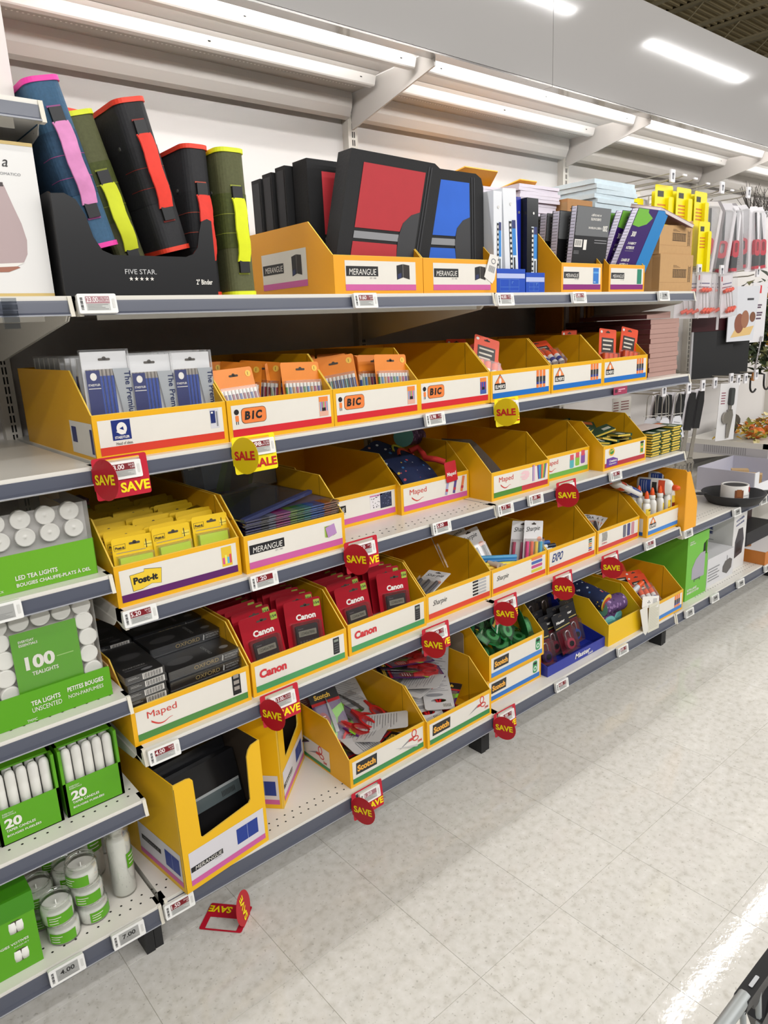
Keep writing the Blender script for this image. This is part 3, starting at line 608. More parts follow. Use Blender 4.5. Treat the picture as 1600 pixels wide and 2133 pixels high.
def cr_logo(m, a, b, z0, z1):
    m.ell(a+0.045, z0+0.042, 0.020, 0.016, P('F0B838', 0.45), 0.0008); m.ell(a+0.045, z0+0.042, 0.014, 0.0105, P('3C8C3C', 0.45), 0.0010); m.text('Crayola', a+0.033, z0+0.038, P('F6E070', 0.45), w=0.024, h=0.009, n=0.0012, rot=0.25, bold=0.03)
    m.poly([(a+0.010, z0-0.014), (a+0.086, z0-0.014), (a+0.088, z0+0.010), (a+0.055, z0+0.020), (a+0.012, z0+0.018)], P('6A3C98', 0.45), 0.0010); m.text('Creations', a+0.030, z0+0.002, WHT, w=0.05, h=0.009, n=0.0013, bold=0.03); m.text("d'expression", a+0.028, z0-0.009, WHT, w=0.05, h=0.008, n=0.0013, bold=0.02)
def cr_pic(m, a, b, z0, z1):
    u = b-0.036; m.rect(u, z0+0.006, u+0.024, z1-0.002, P('E8B83C', 0.45), 0.0008); m.rect(u+0.003, z0+0.010, u+0.021, z0+0.026, P('4C9048', 0.45), 0.0011); m.rect(u, z1-0.010, u+0.024, z1-0.002, BLK, 0.0011); m.ell(u+0.012, z0+0.040, 0.009, 0.006, P('58A048', 0.45), 0.0011)
B_cr = tray(2.024, 0.024, ZC, 'yellow bin heaped with green crayon boxes'); label_front(B_cr, P('B8303C', 0.45), logo=cr_logo, pic=cr_pic)
# fourth shelf
def tin_pic(m, a, b, z0, z1):
    u = b-0.040; m.rect(u, z0+0.004, u+0.023, z1, BLK, 0.0008)
    for i in range(3): m.rect(u+0.004, z0+0.016+i*0.016, u+0.019, z0+0.026+i*0.016, P('9C948C', 0.5), 0.0011)
B_ti = tray(0.151, 0.016, ZD, 'yellow bin of black geometry tins in shrink wrap'); label_front(B_ti, P('4E8A44', 0.45), logo=lg_maped, pic=tin_pic)
B_k1 = tray(0.464, 0.020, ZD, 'left yellow bin of red carded calculators'); label_front(B_k1, P('4C9C60', 0.45), logo=lg_canon, pic=pc_calc)
B_k2 = tray(0.782, 0.030, ZD, 'right yellow bin of red carded calculators'); label_front(B_k2, P('4C9C60', 0.45), logo=lg_canon, pic=pc_calc)
LGS = lg_text('Sharpie', BLK, 0.016, 0.018, 0.060, 0.022, 0.0, 0.35)
B_s1 = tray(1.097, 0.040, ZD, 'yellow bin with a few black markers lying low'); label_front(B_s1, RDS2, logo=LGS, pic=pc_rows([P('26262A', 0.5)]*5, 0.066, 0.0065, 0.0045, P('B8B8BA', 0.5)))
B_s2 = tray(1.400, 0.040, ZD, 'yellow bin with white carded highlighters standing at its right'); label_front(B_s2, RDS2, logo=LGS, pic=pc_rows([P(c, 0.45) for c in ('E8804C', '4C6CB0', 'C8508C', 'D8D048')], 0.062, 0.011, 0.004))
B_ex = tray(1.706, 0.037, ZD, 'yellow bin of whiteboard markers with blue lettering'); label_front(B_ex, RDS2, logo=lg_text('EXPO', P('1C3C80', 0.45), 0.014, 0.014, 0.062, 0.032, 0.02, 0.3), pic=pc_rows([P(c, 0.45) for c in ('26262A', '3C7C5C', 'D07838', 'D8A038', '3C5C9C', 'B84040')], 0.022, 0.006, 0.0022))
def ze_logo(m, a, b, z0, z1):
    for i in range(6): m.poly([(a+0.022+i*0.006, z0+0.018), (a+0.0245+i*0.006, z0+0.018), (a+0.028+i*0.006, z0+0.036), (a+0.0245+i*0.006, z0+0.054), (a+0.022+i*0.006, z0+0.054), (a+0.0255+i*0.006, z0+0.036)], BLK, 0.0009)
    m.text('ZEBRA', a+0.020, z0+0.006, RDS3, w=0.038, h=0.007, n=0.0011)
B_ze = tray(2.025, 0.040, ZD, 'yellow bin of ballpoint pens with striped emblem'); label_front(B_ze, P('D2413C', 0.45), logo=ze_logo, pic=pc_bars(3, [P('6C6C7C', 0.5), P('4C4C7C', 0.5), P('C88C98', 0.5)], w=0.022, h=0.052, gap=0.009, off=0.02))
B_gl = tray(2.344, 0.012, ZD, 'yellow bin of white glue bottles with orange caps'); label_front(B_gl, BLUE2, logo=lg_elmers, pic=pc_bars(1, [P('D8D4D0', 0.5)], w=0.009, h=0.052, off=0.03, tip=(P('E08848', 0.5), P('3C5CA0', 0.5))))
m = MB(LEFT((-0.1525, 0, 0))); m.rect(-0.070, 0.006, -0.018, 0.080, OFF, 0.0005); m.rect(-0.070, 0.006, -0.018, 0.022, P('2460A8', 0.45), 0.0009); m.build('side_label', B_gl)
# base shelf
B_c1 = tray(0.748, 0.017, ZE, 'left yellow bin of carded scissors'); label_front(B_c1, P('3F8E50', 0.45), logo=lg_scotch, pic=pc_scissors)
m = MB(LEFT((-0.1525, 0, 0))); m.rect(-0.28, 0.006, -0.10, 0.075, OFF, 0.0005); m.rect(-0.28, 0.006, -0.10, 0.018, P('3F8E50', 0.45), 0.0009); m.build('side_label', B_c1)
m = MB(LEFT((-0.1525, 0, 0))); pc_scissors(m, -0.28, -0.11, 0.014, 0.075); m.build('side_picture', B_c1)
B_c2 = tray(1.052, 0.006, ZE, 'right yellow bin of carded scissors'); label_front(B_c2, P('3F8E50', 0.45), logo=lg_scotch, pic=pc_scissors)
B_tl = tray(1.387, 0.052, ZE, 'lower yellow bin of tape, mostly hidden under another'); label_front(B_tl, P('2C74C4', 0.45), logo=lg_scotch, pic=pc_tape)
B_tu = tray(1.387, 0.040, ZE+0.0985, 'upper yellow bin heaped with green tape packs', group='yellow card display bins'); label_front(B_tu, P('4484D0', 0.45), logo=lg_scotch, pic=pc_tape)
B_yp = tray(2.061, 0.016, ZE, 'plain unprinted yellow bin holding round pencil cases', w=0.248, mat=P('F2C414', 0.42))
B_gs = tray(2.364, 0.0, ZE, 'yellow bin of glue stick packs at the end of the base shelf'); label_front(B_gs, BLUE2, pic=GST)
# top shelf
def br_pic(m, a, b, z0, z1):
    u = b-0.045; v = z0+0.008
    m.poly([(u-0.024, v+0.004), (u-0.002, v+0.010), (u-0.002, z1-0.006), (u-0.024, z1-0.010)], BLK, 0.0009); m.poly([(u-0.001, v+0.010), (u+0.022, v+0.005), (u+0.022, z1-0.009), (u-0.001, z1-0.006)], P('2A2420', 0.45), 0.0010); m.poly([(u-0.021, v+0.006), (u-0.008, v+0.010), (u-0.008, v+0.022), (u-0.021, v+0.018)], P('26305C', 0.45), 0.0012)
kw = dict(mat=YEL2)
B_m1 = tray(0.801, 0.020, ZA, 'orange-yellow bin of red zip binders', **kw); label_front(B_m1, PINK, logo=lg_merangue(1.08), pic=br_pic, u0=-0.118, u1=0.125, sh=0.015)
m = MB(LEFT((-0.1525, 0, 0))); m.rect(-0.335, 0.030, -0.115, 0.125, OFF, 0.0005); m.rect(-0.335, 0.030, -0.115, 0.046, PINK, 0.0009); m.build('side_label', B_m1)
m = MB(LEFT((-0.1525, 0, 0))); m.rect(-0.33, 0.070, -0.225, 0.096, BLK, 0.0009); m.text('MERANGUE', -0.318, 0.075, WHT, w=0.088, h=0.015, n=0.0014, shear=0.12); br_pic(m, -0.335, -0.115, 0.046, 0.118); m.build('side_lettering', B_m1)
B_m2 = tray(1.108, 0.020, ZA, 'orange-yellow bin of blue zip binders with a torn-off white tag', **kw); label_front(B_m2, PINK, logo=lg_merangue(1.0), pic=br_pic, u0=-0.115, u1=0.125, sh=0.015)
kw = dict(mat=YEL2, w=0.236, hp=0.215, d1=0.115, D=0.42)
B_m3 = tray(1.703, 0.020, ZA, 'orange-yellow bin of black coil notebooks', **kw); label_front(B_m3, PURP2, logo=lg_merangue(0.86), pic=lambda m, a, b, z0, z1: (m.rect(b-0.045, z0+0.002, b-0.012, z1-0.002, P('2A78CC', 0.45), 0.0009), m.rect(b-0.045, z0+0.036, b-0.012, z0+0.042, P('5CA4E4', 0.45), 0.0011), m.rect(b-0.042, z0+0.006, b-0.03, z0+0.010, P('9CC4EC', 0.45), 0.0011)))
B_m4 = tray(1.982, 0.020, ZA, 'orange-yellow bin of purple and blue coil notebooks', **kw); label_front(B_m4, PURP2, logo=lg_merangue(0.86), pic=lambda m, a, b, z0, z1: m.rect(b-0.042, z0+0.002, b-0.012, z1-0.002, P('1F8468', 0.45), 0.0009))
# ------------------------------------------------------------------ top shelf goods
def fabric(h, v=0.25): return P(h, 0.75, var=v, scale=160, bump=0.25)
CARB = P('1B1B1D', 0.33)
# black carton with a scooped front
t = thing('binder_carton', 'black open carton with white lettering and five stars', 'carton', (0.151, 0.0, ZA))
T = 0.004
pf = [(-0.162, 0), (0.162, 0), (0.162, 0.152), (0.152, 0.156), (0.138, 0.150), (0.130, 0.125), (0.124, 0.098), (0.112, 0.084), (0.095, 0.078), (-0.060, 0.078), (-0.080, 0.086), (-0.094, 0.110), (-0.104, 0.150), (-0.118, 0.176), (-0.138, 0.186), (-0.162, 0.184)]
MB(FRONT()).prism(pf, -T, 0, CARB).build('front_panel', t)
for x in (-0.162, 0.158): MB(frame((x, 0, 0), (0, 1, 0), (0, 0, 1))).prism([(T, 0), (0.30, 0), (0.30, 0.19), (0.02, 0.19 if x < 0 else 0.155), (T, 0.183 if x < 0 else 0.152)], 0, T, CARB, P('3A2C22', 0.7)).build('side_panel', t)
MB().box((-0.162, 0.296, 0), (0.162, 0.30, 0.19), P('6B4A34', 0.8, var=0.15, scale=90)).build('back_panel', t)
MB().box((-0.158, T, 0.0005), (0.158, 0.296, T), CARB).build('base_panel', t)
m = MB(FRONT()); m.text('FIVE STAR.', -0.008, 0.042, P('CFCFCF', 0.5), w=0.066, h=0.0095, anchor='c')
for i in range(5):
    u = -0.030+i*0.011; m.poly([(u+(0.0045 if k % 2 == 0 else 0.0018)*math.sin(k*math.pi/5), 0.033+(0.0045 if k % 2 == 0 else 0.0018)*math.cos(k*math.pi/5)) for k in range(10)][::-1], WHT, 0.001)
m.text('2" Binder', 0.112, 0.022, WHT, w=0.038, h=0.011, bold=0.02, anchor='l'); m.build('lettering', t)
def soft_binder(label, body, trim, handle, loc, tilt, w=0.066, h=0.30, d=0.25, lean=0.0, seams=None, hz=(0.085, 0.215), hcol2=None):
    t = thing('soft_binder', label, 'binder', loc, (lean, math.radians(tilt), 0), 'soft zip binders on the left')
    def sec(e, z0, z1, mat, nm, n=5, back=d):
        a = w/2+e; r = 0.022
        pts = [(-a, back)]
        pts += [(-a+r-r*math.cos(math.radians(90*i/n)), -e+r-r*math.sin(math.radians(90*i/n))) for i in range(n+1)]
        pts += [(a-r+r*math.sin(math.radians(90*i/n)), -e+r-r*math.cos(math.radians(90*i/n))) for i in range(n+1)]
        pts += [(a, back)]
        m = MB(); m.prism(pts, z0, z1, mat); return m.build(nm, t)
    sec(0.0, 0.006, h*0.33, body[0], 'lower_cover'); sec(0.0006, h*0.33, h*0.70, body[1], 'spine_panel'); sec(0.0, h*0.70, h-0.006, body[0], 'upper_cover')
    sec(0.0022, 0.0, 0.009, trim, 'bottom_piping'); sec(0.0022, h-0.009, h, trim, 'top_piping')
    for q in (0.43, 0.56): sec(0.0010, h*q, h*q+0.0012, seams or trim, 'stitching', back=0.06)
    z0, z1 = hz
    def arch(a, b):
        s = -0.007-0.010*math.sin(math.pi*b); return ((a-0.5)*0.030+0.002*math.sin(9*b), s-0.0018*math.sin(math.pi*a)+0.0006*math.sin(40*b+5*a), z0+(z1-z0)*b)
    m = MB(); m.sheet(arch, 5, 16, handle); m.sheet(lambda a, b: (arch(1-a, b)[0], arch(1-a, b)[1]+0.004, arch(1-a, b)[2]), 5, 16, handle); m.build('handle', t)
    for z in (z0, z1):
        s = -1 if z == z0 else 1
        lp = MB().box((-0.012, -0.008, min(z-s*0.004, z+s*0.024)), (0.012, -0.0008, max(z-s*0.004, z+s*0.024)), BLK).build('handle_loop', t)
        q = z-0.027 if s < 0 else z+0.024
        MB().box((-0.013, -0.0022, q), (0.013, 0, q+0.0035), seams or trim).build('loop_stitching', lp)
    MB().cyl((-w/2-0.002, 0.05, h*0.72), (-w/2, 0.05, h*0.72), 0.004, STEEL, n=8).build('side_eyelet', t)
    return t
BL = (fabric('3A5F7E'), fabric('2F4E6B', 0.4)); OL = (fabric('5A5C3A'), fabric('4A5220', 0.4)); BKF = (fabric('2A2A2D'), fabric('232326', 0.4))
PK = P('F03CA8', 0.5); RT = P('F2432A', 0.5); LM = P('E4EC1C', 0.5)
soft_binder('steel blue soft binder with pink piping and tie-dye handle, leaning left', BL, PK, P('E58CC0', 0.7, var=0.45, scale=26), (0.083, 0.018, ZA+0.094), -14.0, h=0.302, seams=P('A0508C', 0.6), hz=(0.080, 0.225))
soft_binder('olive soft binder with lime handle, leaning behind the blue one', OL, LM, P('D8E02A', 0.7, var=0.1), (0.166, 0.064, ZA+0.052), -15.4, h=0.310, hz=(0.045, 0.175), seams=P('8C9428', 0.6))
soft_binder('charcoal soft binder with red handle, leaning in the middle of the carton', BKF, RT, P('F04030', 0.7, var=0.12, scale=60, bump=0.4), (0.243, 0.026, ZA+0.094), -13.2, h=0.292, hz=(0.085, 0.225), seams=P('8C2C24', 0.6))
soft_binder('charcoal soft binder with red handle, upright behind the carton end', BKF, RT, P('EE3E30', 0.7, var=0.12, scale=60, bump=0.4), (0.322, 0.045, ZA+0.001), -0.6, h=0.312, hz=(0.075, 0.21), seams=P('B8503C', 0.6), w=0.060)
soft_binder('olive soft binder with lime handle, upright at the right end of its row', OL, LM, P('E6EE20', 0.7, var=0.1), (0.394, 0.020, ZA+0.001), -0.8, h=0.308, hz=(0.072, 0.205), w=0.066, seams=P('A0A83C', 0.6))
# another lying across the back of the carton, only its red edge showing
t = thing('soft_binder', 'charcoal soft binder with red piping standing behind the others, only its edge showing', 'binder', (0.15, 0.34, ZA+0.001), (0, math.radians(3), 0), 'soft zip binders on the left')
MB(FRONT()).prism(rr(-0.135, 0.006, 0.135, 0.425, 0.015), -0.06, 0, BKF[0]).build('cover', t); MB(FRONT()).prism(rr(-0.137, 0.415, 0.137, 0.429, 0.006), -0.062, 0.002, RT).build('top_piping', t)
t = thing('soft_binder', 'flat charcoal binder lying in the bottom of the black carton', 'binder', (0.16, 0.04, ZA+0.005), (0, 0, 0), 'soft zip binders on the left')
MB().box((-0.14, 0, 0.0), (0.13, 0.24, 0.040), BKF[0]).build('cover', t); MB().box((-0.141, -0.001, 0.014), (0.131, 0.241, 0.024), RT).build('piping', t)
m = MB(); 
# black zip binders with a coloured face
def zip_binder(label, face, loc, w=0.32, h=0.30, th=0.055, shear=0.0, roty=0.0, rotx=0.0, faceon=True):
    t = thing('zip_binder', label, 'binder', loc, (math.radians(rotx), math.radians(roty), 0), 'black zip binders')
    K = fabric('19191B', 0.2); K2 = P('26262A', 0.6)
    S = Matrix(((1, 0, shear, 0), (0, 1, 0, 0), (0, 0, 1, 0), (0, 0, 0, 1)))
    F = S @ FRONT()
    body = [(0, 0), (w-0.03, 0), (w-0.008, 0.006), (w, 0.028), (w, h-0.035), (w-0.009, h-0.011), (w-0.032, h), (0, h)]
    MB(F).prism(body, -th, 0, K).build('cover', t)
    m = MB(F)
    if faceon:
        y1, y2, y3, y4 = 0.03, 0.124, 0.158, h-0.028; x0, x1 = 0.045, w-0.062
        cu = [(x1, y3+0.055), (x1-0.03, y3+0.045), (x1-0.056, y3+0.022), (x1-0.066, 0.140), (x1-0.062, 0.095), (x1-0.046, 0.055), (x1-0.026, y1)]
        m.poly([(x0, y3), (x1-0.063, y3)]+cu[2::-1]+[(x1, y4), (x0, y4)], face, 0.0012)
        m.poly([(x0, y1), (x1-0.026, y1), (x1-0.046, 0.055), (x1-0.062, 0.095), (x1-0.066, y2), (x0, y2)], face, 0.0012)
        c = m.build('fabric_face', t)
        m = MB(F); m.rect(x0, 0.132, x1-0.065, 0.150, P('8E8F92', 0.35), 0.0014); m.build('reflective_band', t)
        m = MB(F); m.poly(cu+[(x1, y1)], P('2E2E31', 0.5), 0.0018); m.build('grip_patch', t)
        m = MB(F)
        for q in (0, 0.010): m.rect(x1+0.008+q, 0.012, x1+0.013+q, h-0.012, K2, 0.0016)
        m.build('zip_tracks', t)
    else:
        MB(S @ LEFT()).rect(-th+0.006, 0.01, -0.006, h-0.01, K2, 0.001).build('spine_seam', t)
    return t
RDF = P('B5262F', 0.62, var=0.06, scale=30); RDF2 = P('E8444E', 0.62, var=0.06, scale=30); BLF = P('2163D0', 0.62, var=0.1, scale=12)
zip_binder('red-faced zip binder leaning right, in front of the others', RDF, (0.660, 0.052, ZA+0.012), w=0.325, h=0.345, shear=0.235, roty=1.5)
zip_binder('blue-faced zip binder right of the red one', BLF, (0.955, 0.070, ZA+0.006), w=0.306, h=0.335, shear=0.0)
zip_binder('brighter red zip binder standing upright behind the red one', RDF2, (0.690, 0.165, ZA+0.005), w=0.30, h=0.342, th=0.065)
for i, (x, y, lb) in enumerate(((0.668, 0.236, 'nearest'), (0.660, 0.290, 'middle'), (0.655, 0.340, 'rearmost'))): zip_binder('black zip binder spine at the left, %s of three' % lb, RDF, (x, y, ZA+0.005), w=0.27, h=0.335-0.008*i, th=0.046, faceon=False)
zip_binder('dark zip binder hidden behind the blue one', BLF, (0.965, 0.150, ZA+0.005), w=0.27, h=0.342, th=0.05, faceon=False)
zip_binder('second dark zip binder behind the blue one', BLF, (0.970, 0.205, ZA+0.005), w=0.27, h=0.335, th=0.05, faceon=False)
t = tag(MB(FRONT()).prism([(-0.022, 0.0), (0.018, -0.010), (0.024, 0.004), (0.022, 0.066), (0.012, 0.072), (-0.016, 0.068)], 0, 0.0008, WHT).build('loose_tag', loc=(1.224, 0.0185, ZA+0.042), rot=rad(4, 14, 0)), 'torn white barcode tag stuck on the blue binder bin', 'tag')
m = MB(FRONT()); m.ring([(0.004+0.010*math.cos(i*0.5236), 0.052+0.008*math.sin(i*0.5236)) for i in range(12)], [(0.004+0.0075*math.cos(i*0.5236), 0.052+0.0055*math.sin(i*0.5236)) for i in range(12)], 0.001, 0.0014, GREYI)
for i in range(7): m.rect(-0.010+i*0.004, 0.020, -0.008+i*0.004, 0.038, GREYI, 0.0014)
m.build('print', t)
# orange flaps of an open carton behind
for x, z, lb, w in ((1.58, ZA+0.41, 'left', 0.27), (1.84, ZA+0.395, 'right', 0.20)):
    t = thing('tall_carton', 'open orange carton at the back, %s of the two, flap folded out' % lb, 'carton', (x, 0.44, ZA), (0, 0, 0), 'orange cartons at the back')
    MB().box((-w/2, 0.0, 0), (w/2, 0.17, z-ZA), YEL2).build('carton_body', t)
    MB(frame((-w/2, 0.0, z-ZA), (1, 0, 0), (0, -0.93, 0.36))).prism([(0, 0), (w, 0), (w-0.05, 0.085), (0.05, 0.085)], 0, 0.004, YEL2).build('flap', t)
# blue cartons of view binders
BC = P('0C48B8', 0.4); LB = P('B9C4EC', 0.45); PB = P('5C8CE0', 0.45)
for x0, x1, h, lb in ((1.262, 1.397, 0.072, 'left, holding white binders'), (1.401, 1.496, 0.062, 'right, holding the black binder')):
    w = x1-x0; t = thing('binder_tray', 'bright blue card tray on the '+lb, 'carton', (x0, 0.020, ZA), (0, 0, 0), 'blue card trays')
    MB().box((0, 0, 0), (w, 0.003, h), BC).build('front_panel', t)
    for x in (0, w-0.003): MB().box((x, 0.003, 0), (x+0.003, 0.30, h), BC).build('side_panel', t)
    MB().box((0.003, 0.003, 0.0005), (w-0.003, 0.30, 0.003), BC).build('base_panel', t)
    m = MB(FRONT()); m.rect(0, h-0.028, w-0.002, h-0.014, LB, 0.0005)
    a, b, c, d = 0.014, w-0.032, 0.006, h-0.030
    for r in ((a, c, b, c+0.001), (a, d-0.001, b, d), (a, c, a+0.001, d), (b, c, b+0.001, d), ((a+b)/2-0.003, c, (a+b)/2-0.002, d), ((a+b)/2+0.002, c, (a+b)/2+0.003, d), (a, c+0.012, b, c+0.013)): m.rect(*r, PB, 0.0006)
    m.text('1"', (a+b)/2+0.012, (c+d)/2+0.004, P('8CC4F4', 0.5), h=0.007, n=0.0008); m.build('print', t)
def view_binder(label, body, loc, w=0.045, h=0.285, d=0.25, ry=0, mat2=None):
    t = thing('ring_binder', label, 'binder', loc, (0, math.radians(ry), 0), 'ring binders in the blue trays')
    MB().box((0, 0, 0), (w, 0.003, h), body).build('spine', t)
    for x in (0, w-0.003): MB().box((x, 0.003, 0), (x+0.003, d, h), body).build('cover', t)
    MB().box((0.005, 0.02, 0.004), (w-0.005, d-0.01, h-0.006), P('E8E8EE', 0.6)).build('pages', t)
    m = MB(FRONT()); m.cyl((w*0.55, h-0.045, 0.0004), (w*0.55, h-0.045, 0.002), 0.0042, STEEL, n=10); m.build('finger_ring', t)
    m = MB(FRONT())
    if mat2:
        m.rect(w*0.38, h*0.16, w*0.88, h*0.70, P('DDE8F2', 0.4), 0.0006); m.rect(w*0.60, h*0.36, w*0.88, h*0.68, P('2C86D4', 0.4), 0.0009); m.rect(w*0.60, h*0.62, w*0.88, h*0.70, NAVY, 0.0010); m.rect(w*0.38, h*0.22, w*0.58, h*0.69, BLK, 0.0009)
        for i in range(9): m.rect(w*0.42, h*(0.24+0.05*i), w*0.54, h*(0.24+0.05*i)+0.008, WHT, 0.0012)
        m.rect(w*0.66, h*0.20, w*0.78, h*0.34, BLK, 0.0009); m.build('spine_insert', t)
    return t
WB = P('EDEFF4', 0.18); NB = P('1C2C9C', 0.25); KB = P('202124', 0.22)
view_binder('white ring binder with a slanted spine, widest in the blue trays', WB, (1.335, 0.045, ZA+0.004), w=0.062, h=0.302, ry=-3, mat2=1)
view_binder('white ring binder with a dark printed spine beside the blue zip binder', WB, (1.272, 0.040, ZA+0.004), w=0.038, h=0.29, mat2=1)
view_binder('pale grey ring binder behind the slanted white one', P('C9CCD2', 0.3), (1.312, 0.060, ZA+0.004), w=0.022, h=0.28)
view_binder('blue ring binder wedged between white and black ones', NB, (1.402, 0.060, ZA+0.0045), w=0.022, h=0.285)
view_binder('black ring binder with a printed sky-blue spine', KB, (1.430, 0.040, ZA+0.0045), w=0.056, h=0.282, mat2=1)
# coil notebooks
def coil_book(label, loc, w, h, th, cover, draw, rot=(0, 0, 0), grp='coil notebooks', edge=None, sh=0.0):
    S = Matrix(((1, 0, sh, 0), (0, 1, 0, 0), (0, 0, 1, 0), (0, 0, 0, 1)))
    t = thing('coil_notebook', label, 'notebook', loc, rot, grp)
    MB(S).box((0.004, 0.0015, 0), (w, th-0.0015, h), edge or P('DAD6E8', 0.7, var=0.1, scale=400, stretch=(1, 60, 1))).build('pages', t)
    m = MB(S); m.box((0.002, 0, -0.002), (w+0.002, 0.0014, h+0.002), cover); c = m.build('front_cover', t)
    MB(S).box((0.002, th-0.0014, -0.002), (w+0.002, th, h+0.002), cover).build('back_cover', t)
    m = MB(S @ FRONT()); draw(m, w, h); m.build('cover_print', t)
    m = MB(S); n = 26; r = th/2+0.0035
    for i in range(n):
        z = 0.008+(h-0.016)*i/(n-1); pts = [(0.003+0.006*math.sin(a)-0.002, th/2-r*math.cos(a), z+0.0015*a/6) for a in [k*math.pi*2/8 for k in range(8)]]
        m.tube(pts, 0.0009, P('4A4A4E', 0.4), n=4)
    m.build('wire_coil', t)['kind'] = 'stuff'
    return t
GCV = P('6E7072', 0.4); KCV = P('1D1D1F', 0.4)
def back_cover(m, w, h):
    m.rect(0.003, h*0.665, w+0.001, h+0.001, GCV, 0.0005)
    m.text('200', w*0.88, h*0.80, WHT, w=w*0.14, h=h*0.07, bold=0.03, n=0.001, anchor='c', rot=math.pi)
    for i, (s, q) in enumerate((('1 SUBJECT NOTEBOOK', 0.76), ('CAHIER DE NOTES', 0.86), ('A UN SUJET', 0.91))): m.text(s, w*0.58, h*q+0.006, WHT, w=w*(0.40 if i == 0 else 0.30), h=0.0085, bold=0.03, n=0.001, anchor='c', rot=math.pi)
    m.rect(w*0.03, h*0.53, w*0.25, h*0.62, WHT, 0.0006); m.rect(w*0.29, h*0.50, w*0.38, h*0.62, WHT, 0.0006)
    for i in range(10): m.rect(w*(0.05+0.018*i), h*0.545, w*(0.057+0.018*i), h*0.61, INK, 0.0009)
    for i in range(3): m.rect(w*0.03, h*(0.45+0.015*i), w*0.18, h*(0.455+0.015*i), GREYI, 0.0006)
    m.rect(w*0.60, h*0.615, w*0.97, h*0.625, GREYI, 0.0006); m.rect(w*0.60, h*0.585, w*0.97, h*0.595, GREYI, 0.0006)
coil_book('black and grey coil notebook shown upside down, at the front of its bin', (1.665, 0.050, ZA+0.006), 0.200, 0.272, 0.024, KCV, back_cover, rot=rad(4, 0, 0), sh=0.06)
for i in range(5): coil_book('black coil notebook seen edge-on behind the front one, %s from the front' % ('first', 'second', 'third', 'fourth', 'fifth')[i], (1.650-0.006*i, 0.098+0.047*i, ZA+0.006), 0.195, 0.262-0.003*i, 0.030, KCV, lambda m, w, h: m.rect(0.003, h*0.665, w, h, GCV, 0.0005), rot=rad(3, 0, 0), sh=0.03)
VIO = P('3B2068', 0.35); SKY = P('2D84C6', 0.35); LGR = P('74B83C', 0.4)
def violet_cover(m, w, h):
    m.poly([(w*0.60, -0.001), (w+0.002, -0.001), (w+0.002, h), (w*0.64, h+0.001)], SKY, 0.0006)
    m.poly([(0.003, h*0.80), (w*0.22, h*0.78), (w*0.44, h*0.82), (w*0.56, h*0.90), (w*0.36, h*0.96), (w*0.34, h), (0.003, h)], LGR, 0.0007)
    m.text('300', w*0.10, h*0.66, WHT, w=w*0.13, h=h*0.065, bold=0.03, n=0.0011)
    for s, q in (('3 SUBJECT', 0.56), ('NOTEBOOK', 0.51), ('CAHIER DE', 0.36), ('NOTES A 3', 0.305), ('SUJETS', 0.25)): m.text(s, w*0.10, h*q, WHT, w=w*0.25 if len(s) > 6 else w*0.18, h=h*0.034, bold=0.03, n=0.0011)
    m.rect(w*0.10, h*0.485, w*0.36, h*0.49, GREYI, 0.0009); m.rect(w*0.10, h*0.215, w*0.28, h*0.22, GREYI, 0.0009)
    m.rrect(w*0.80, h*0.10, w*0.90, h*0.18, 0.002, P('A8D4F0', 0.4), 0.0009); m.text('E', w*0.83, h*0.115, SKY, h=h*0.05, bold=0.05, n=0.0012)
coil_book('purple, green and sky blue coil notebook leaning right at the front of its bin', (1.872, 0.040, ZA+0.006), 0.215, 0.285, 0.026, VIO, violet_cover, rot=rad(5, 0, 0), sh=0.56)
coil_book('purple coil notebook just behind the leaning front one', (1.885, 0.085, ZA+0.006), 0.20, 0.282, 0.028, VIO, violet_cover, rot=rad(4, 0, 0), sh=0.44)
coil_book('purple coil notebook third in its bin', (1.885, 0.130, ZA+0.006), 0.20, 0.280, 0.028, VIO, violet_cover, rot=rad(3, 0, 0), sh=0.32)
# stacks of exercise books
PGW = P('E9E1EC', 0.7, var=0.05); PGB = P('D3E4EC', 0.6, var=0.1)
def book_stack(n, x, y, z, w, d, th, mat, cov, nm, lab, bend=0.0, jit=0.006, grp='notebooks stacked on the top shelf', seed=1):
    random.seed(seed); me = None
    for i in range(n):
        if me is None:
            m = MB(); m.sheet(lambda a, b: (a*w, b*d, bend*(1-b)**2+th-0.0006), 2, 6, cov, False); m.sheet(lambda a, b: ((1-a)*w, b*d, bend*(1-b)**2), 2, 6, cov, False)
            for q in (0, 1): m.sheet(lambda a, b: (q*w, (b if q else 1-b)*d, bend*(1-(b if q else 1-b))**2+a*(th-0.0006)), 1, 6, mat, False)
            m.sheet(lambda a, b: (a*w, 0, bend+b*(th-0.0006)), 1, 1, mat, False); m.sheet(lambda a, b: ((1-a)*w, d, b*(th-0.0006)), 1, 1, mat, False)
            o = m.build(nm); me = o.data
        else: o = put(nm, me)
        o.location = (x+random.uniform(-jit, jit), y+random.uniform(-jit, jit), z+i*th); o.rotation_euler = (0, 0, random.uniform(-0.02, 0.02))
        tag(o, lab[0] if i == n-1 else lab[1] % ORD[n-1-i], 'notebook', grp)
support = [('a', 1.47, 0.16, 0.29), ('b', 1.705, 0.22, 0.31)]
book_stack(38, 1.500, 0.345, ZA+0.001, 0.19, 0.26, 0.0100, PGW, P('CFC7D6', 0.5), 'exercise_book', ('white exercise book topmost in the stack behind the white binders', 'white exercise book, %s from the top, behind the white ring binders'), seed=3)
book_stack(34, 1.748, 0.330, ZA+0.001, 0.235, 0.22, 0.0118, PGW, P('C8B8C0', 0.5), 'exercise_book', ('pinkish white book topmost in the stack behind the black notebooks', 'pinkish white book, %s from the top, behind the black coil notebooks'), seed=4)
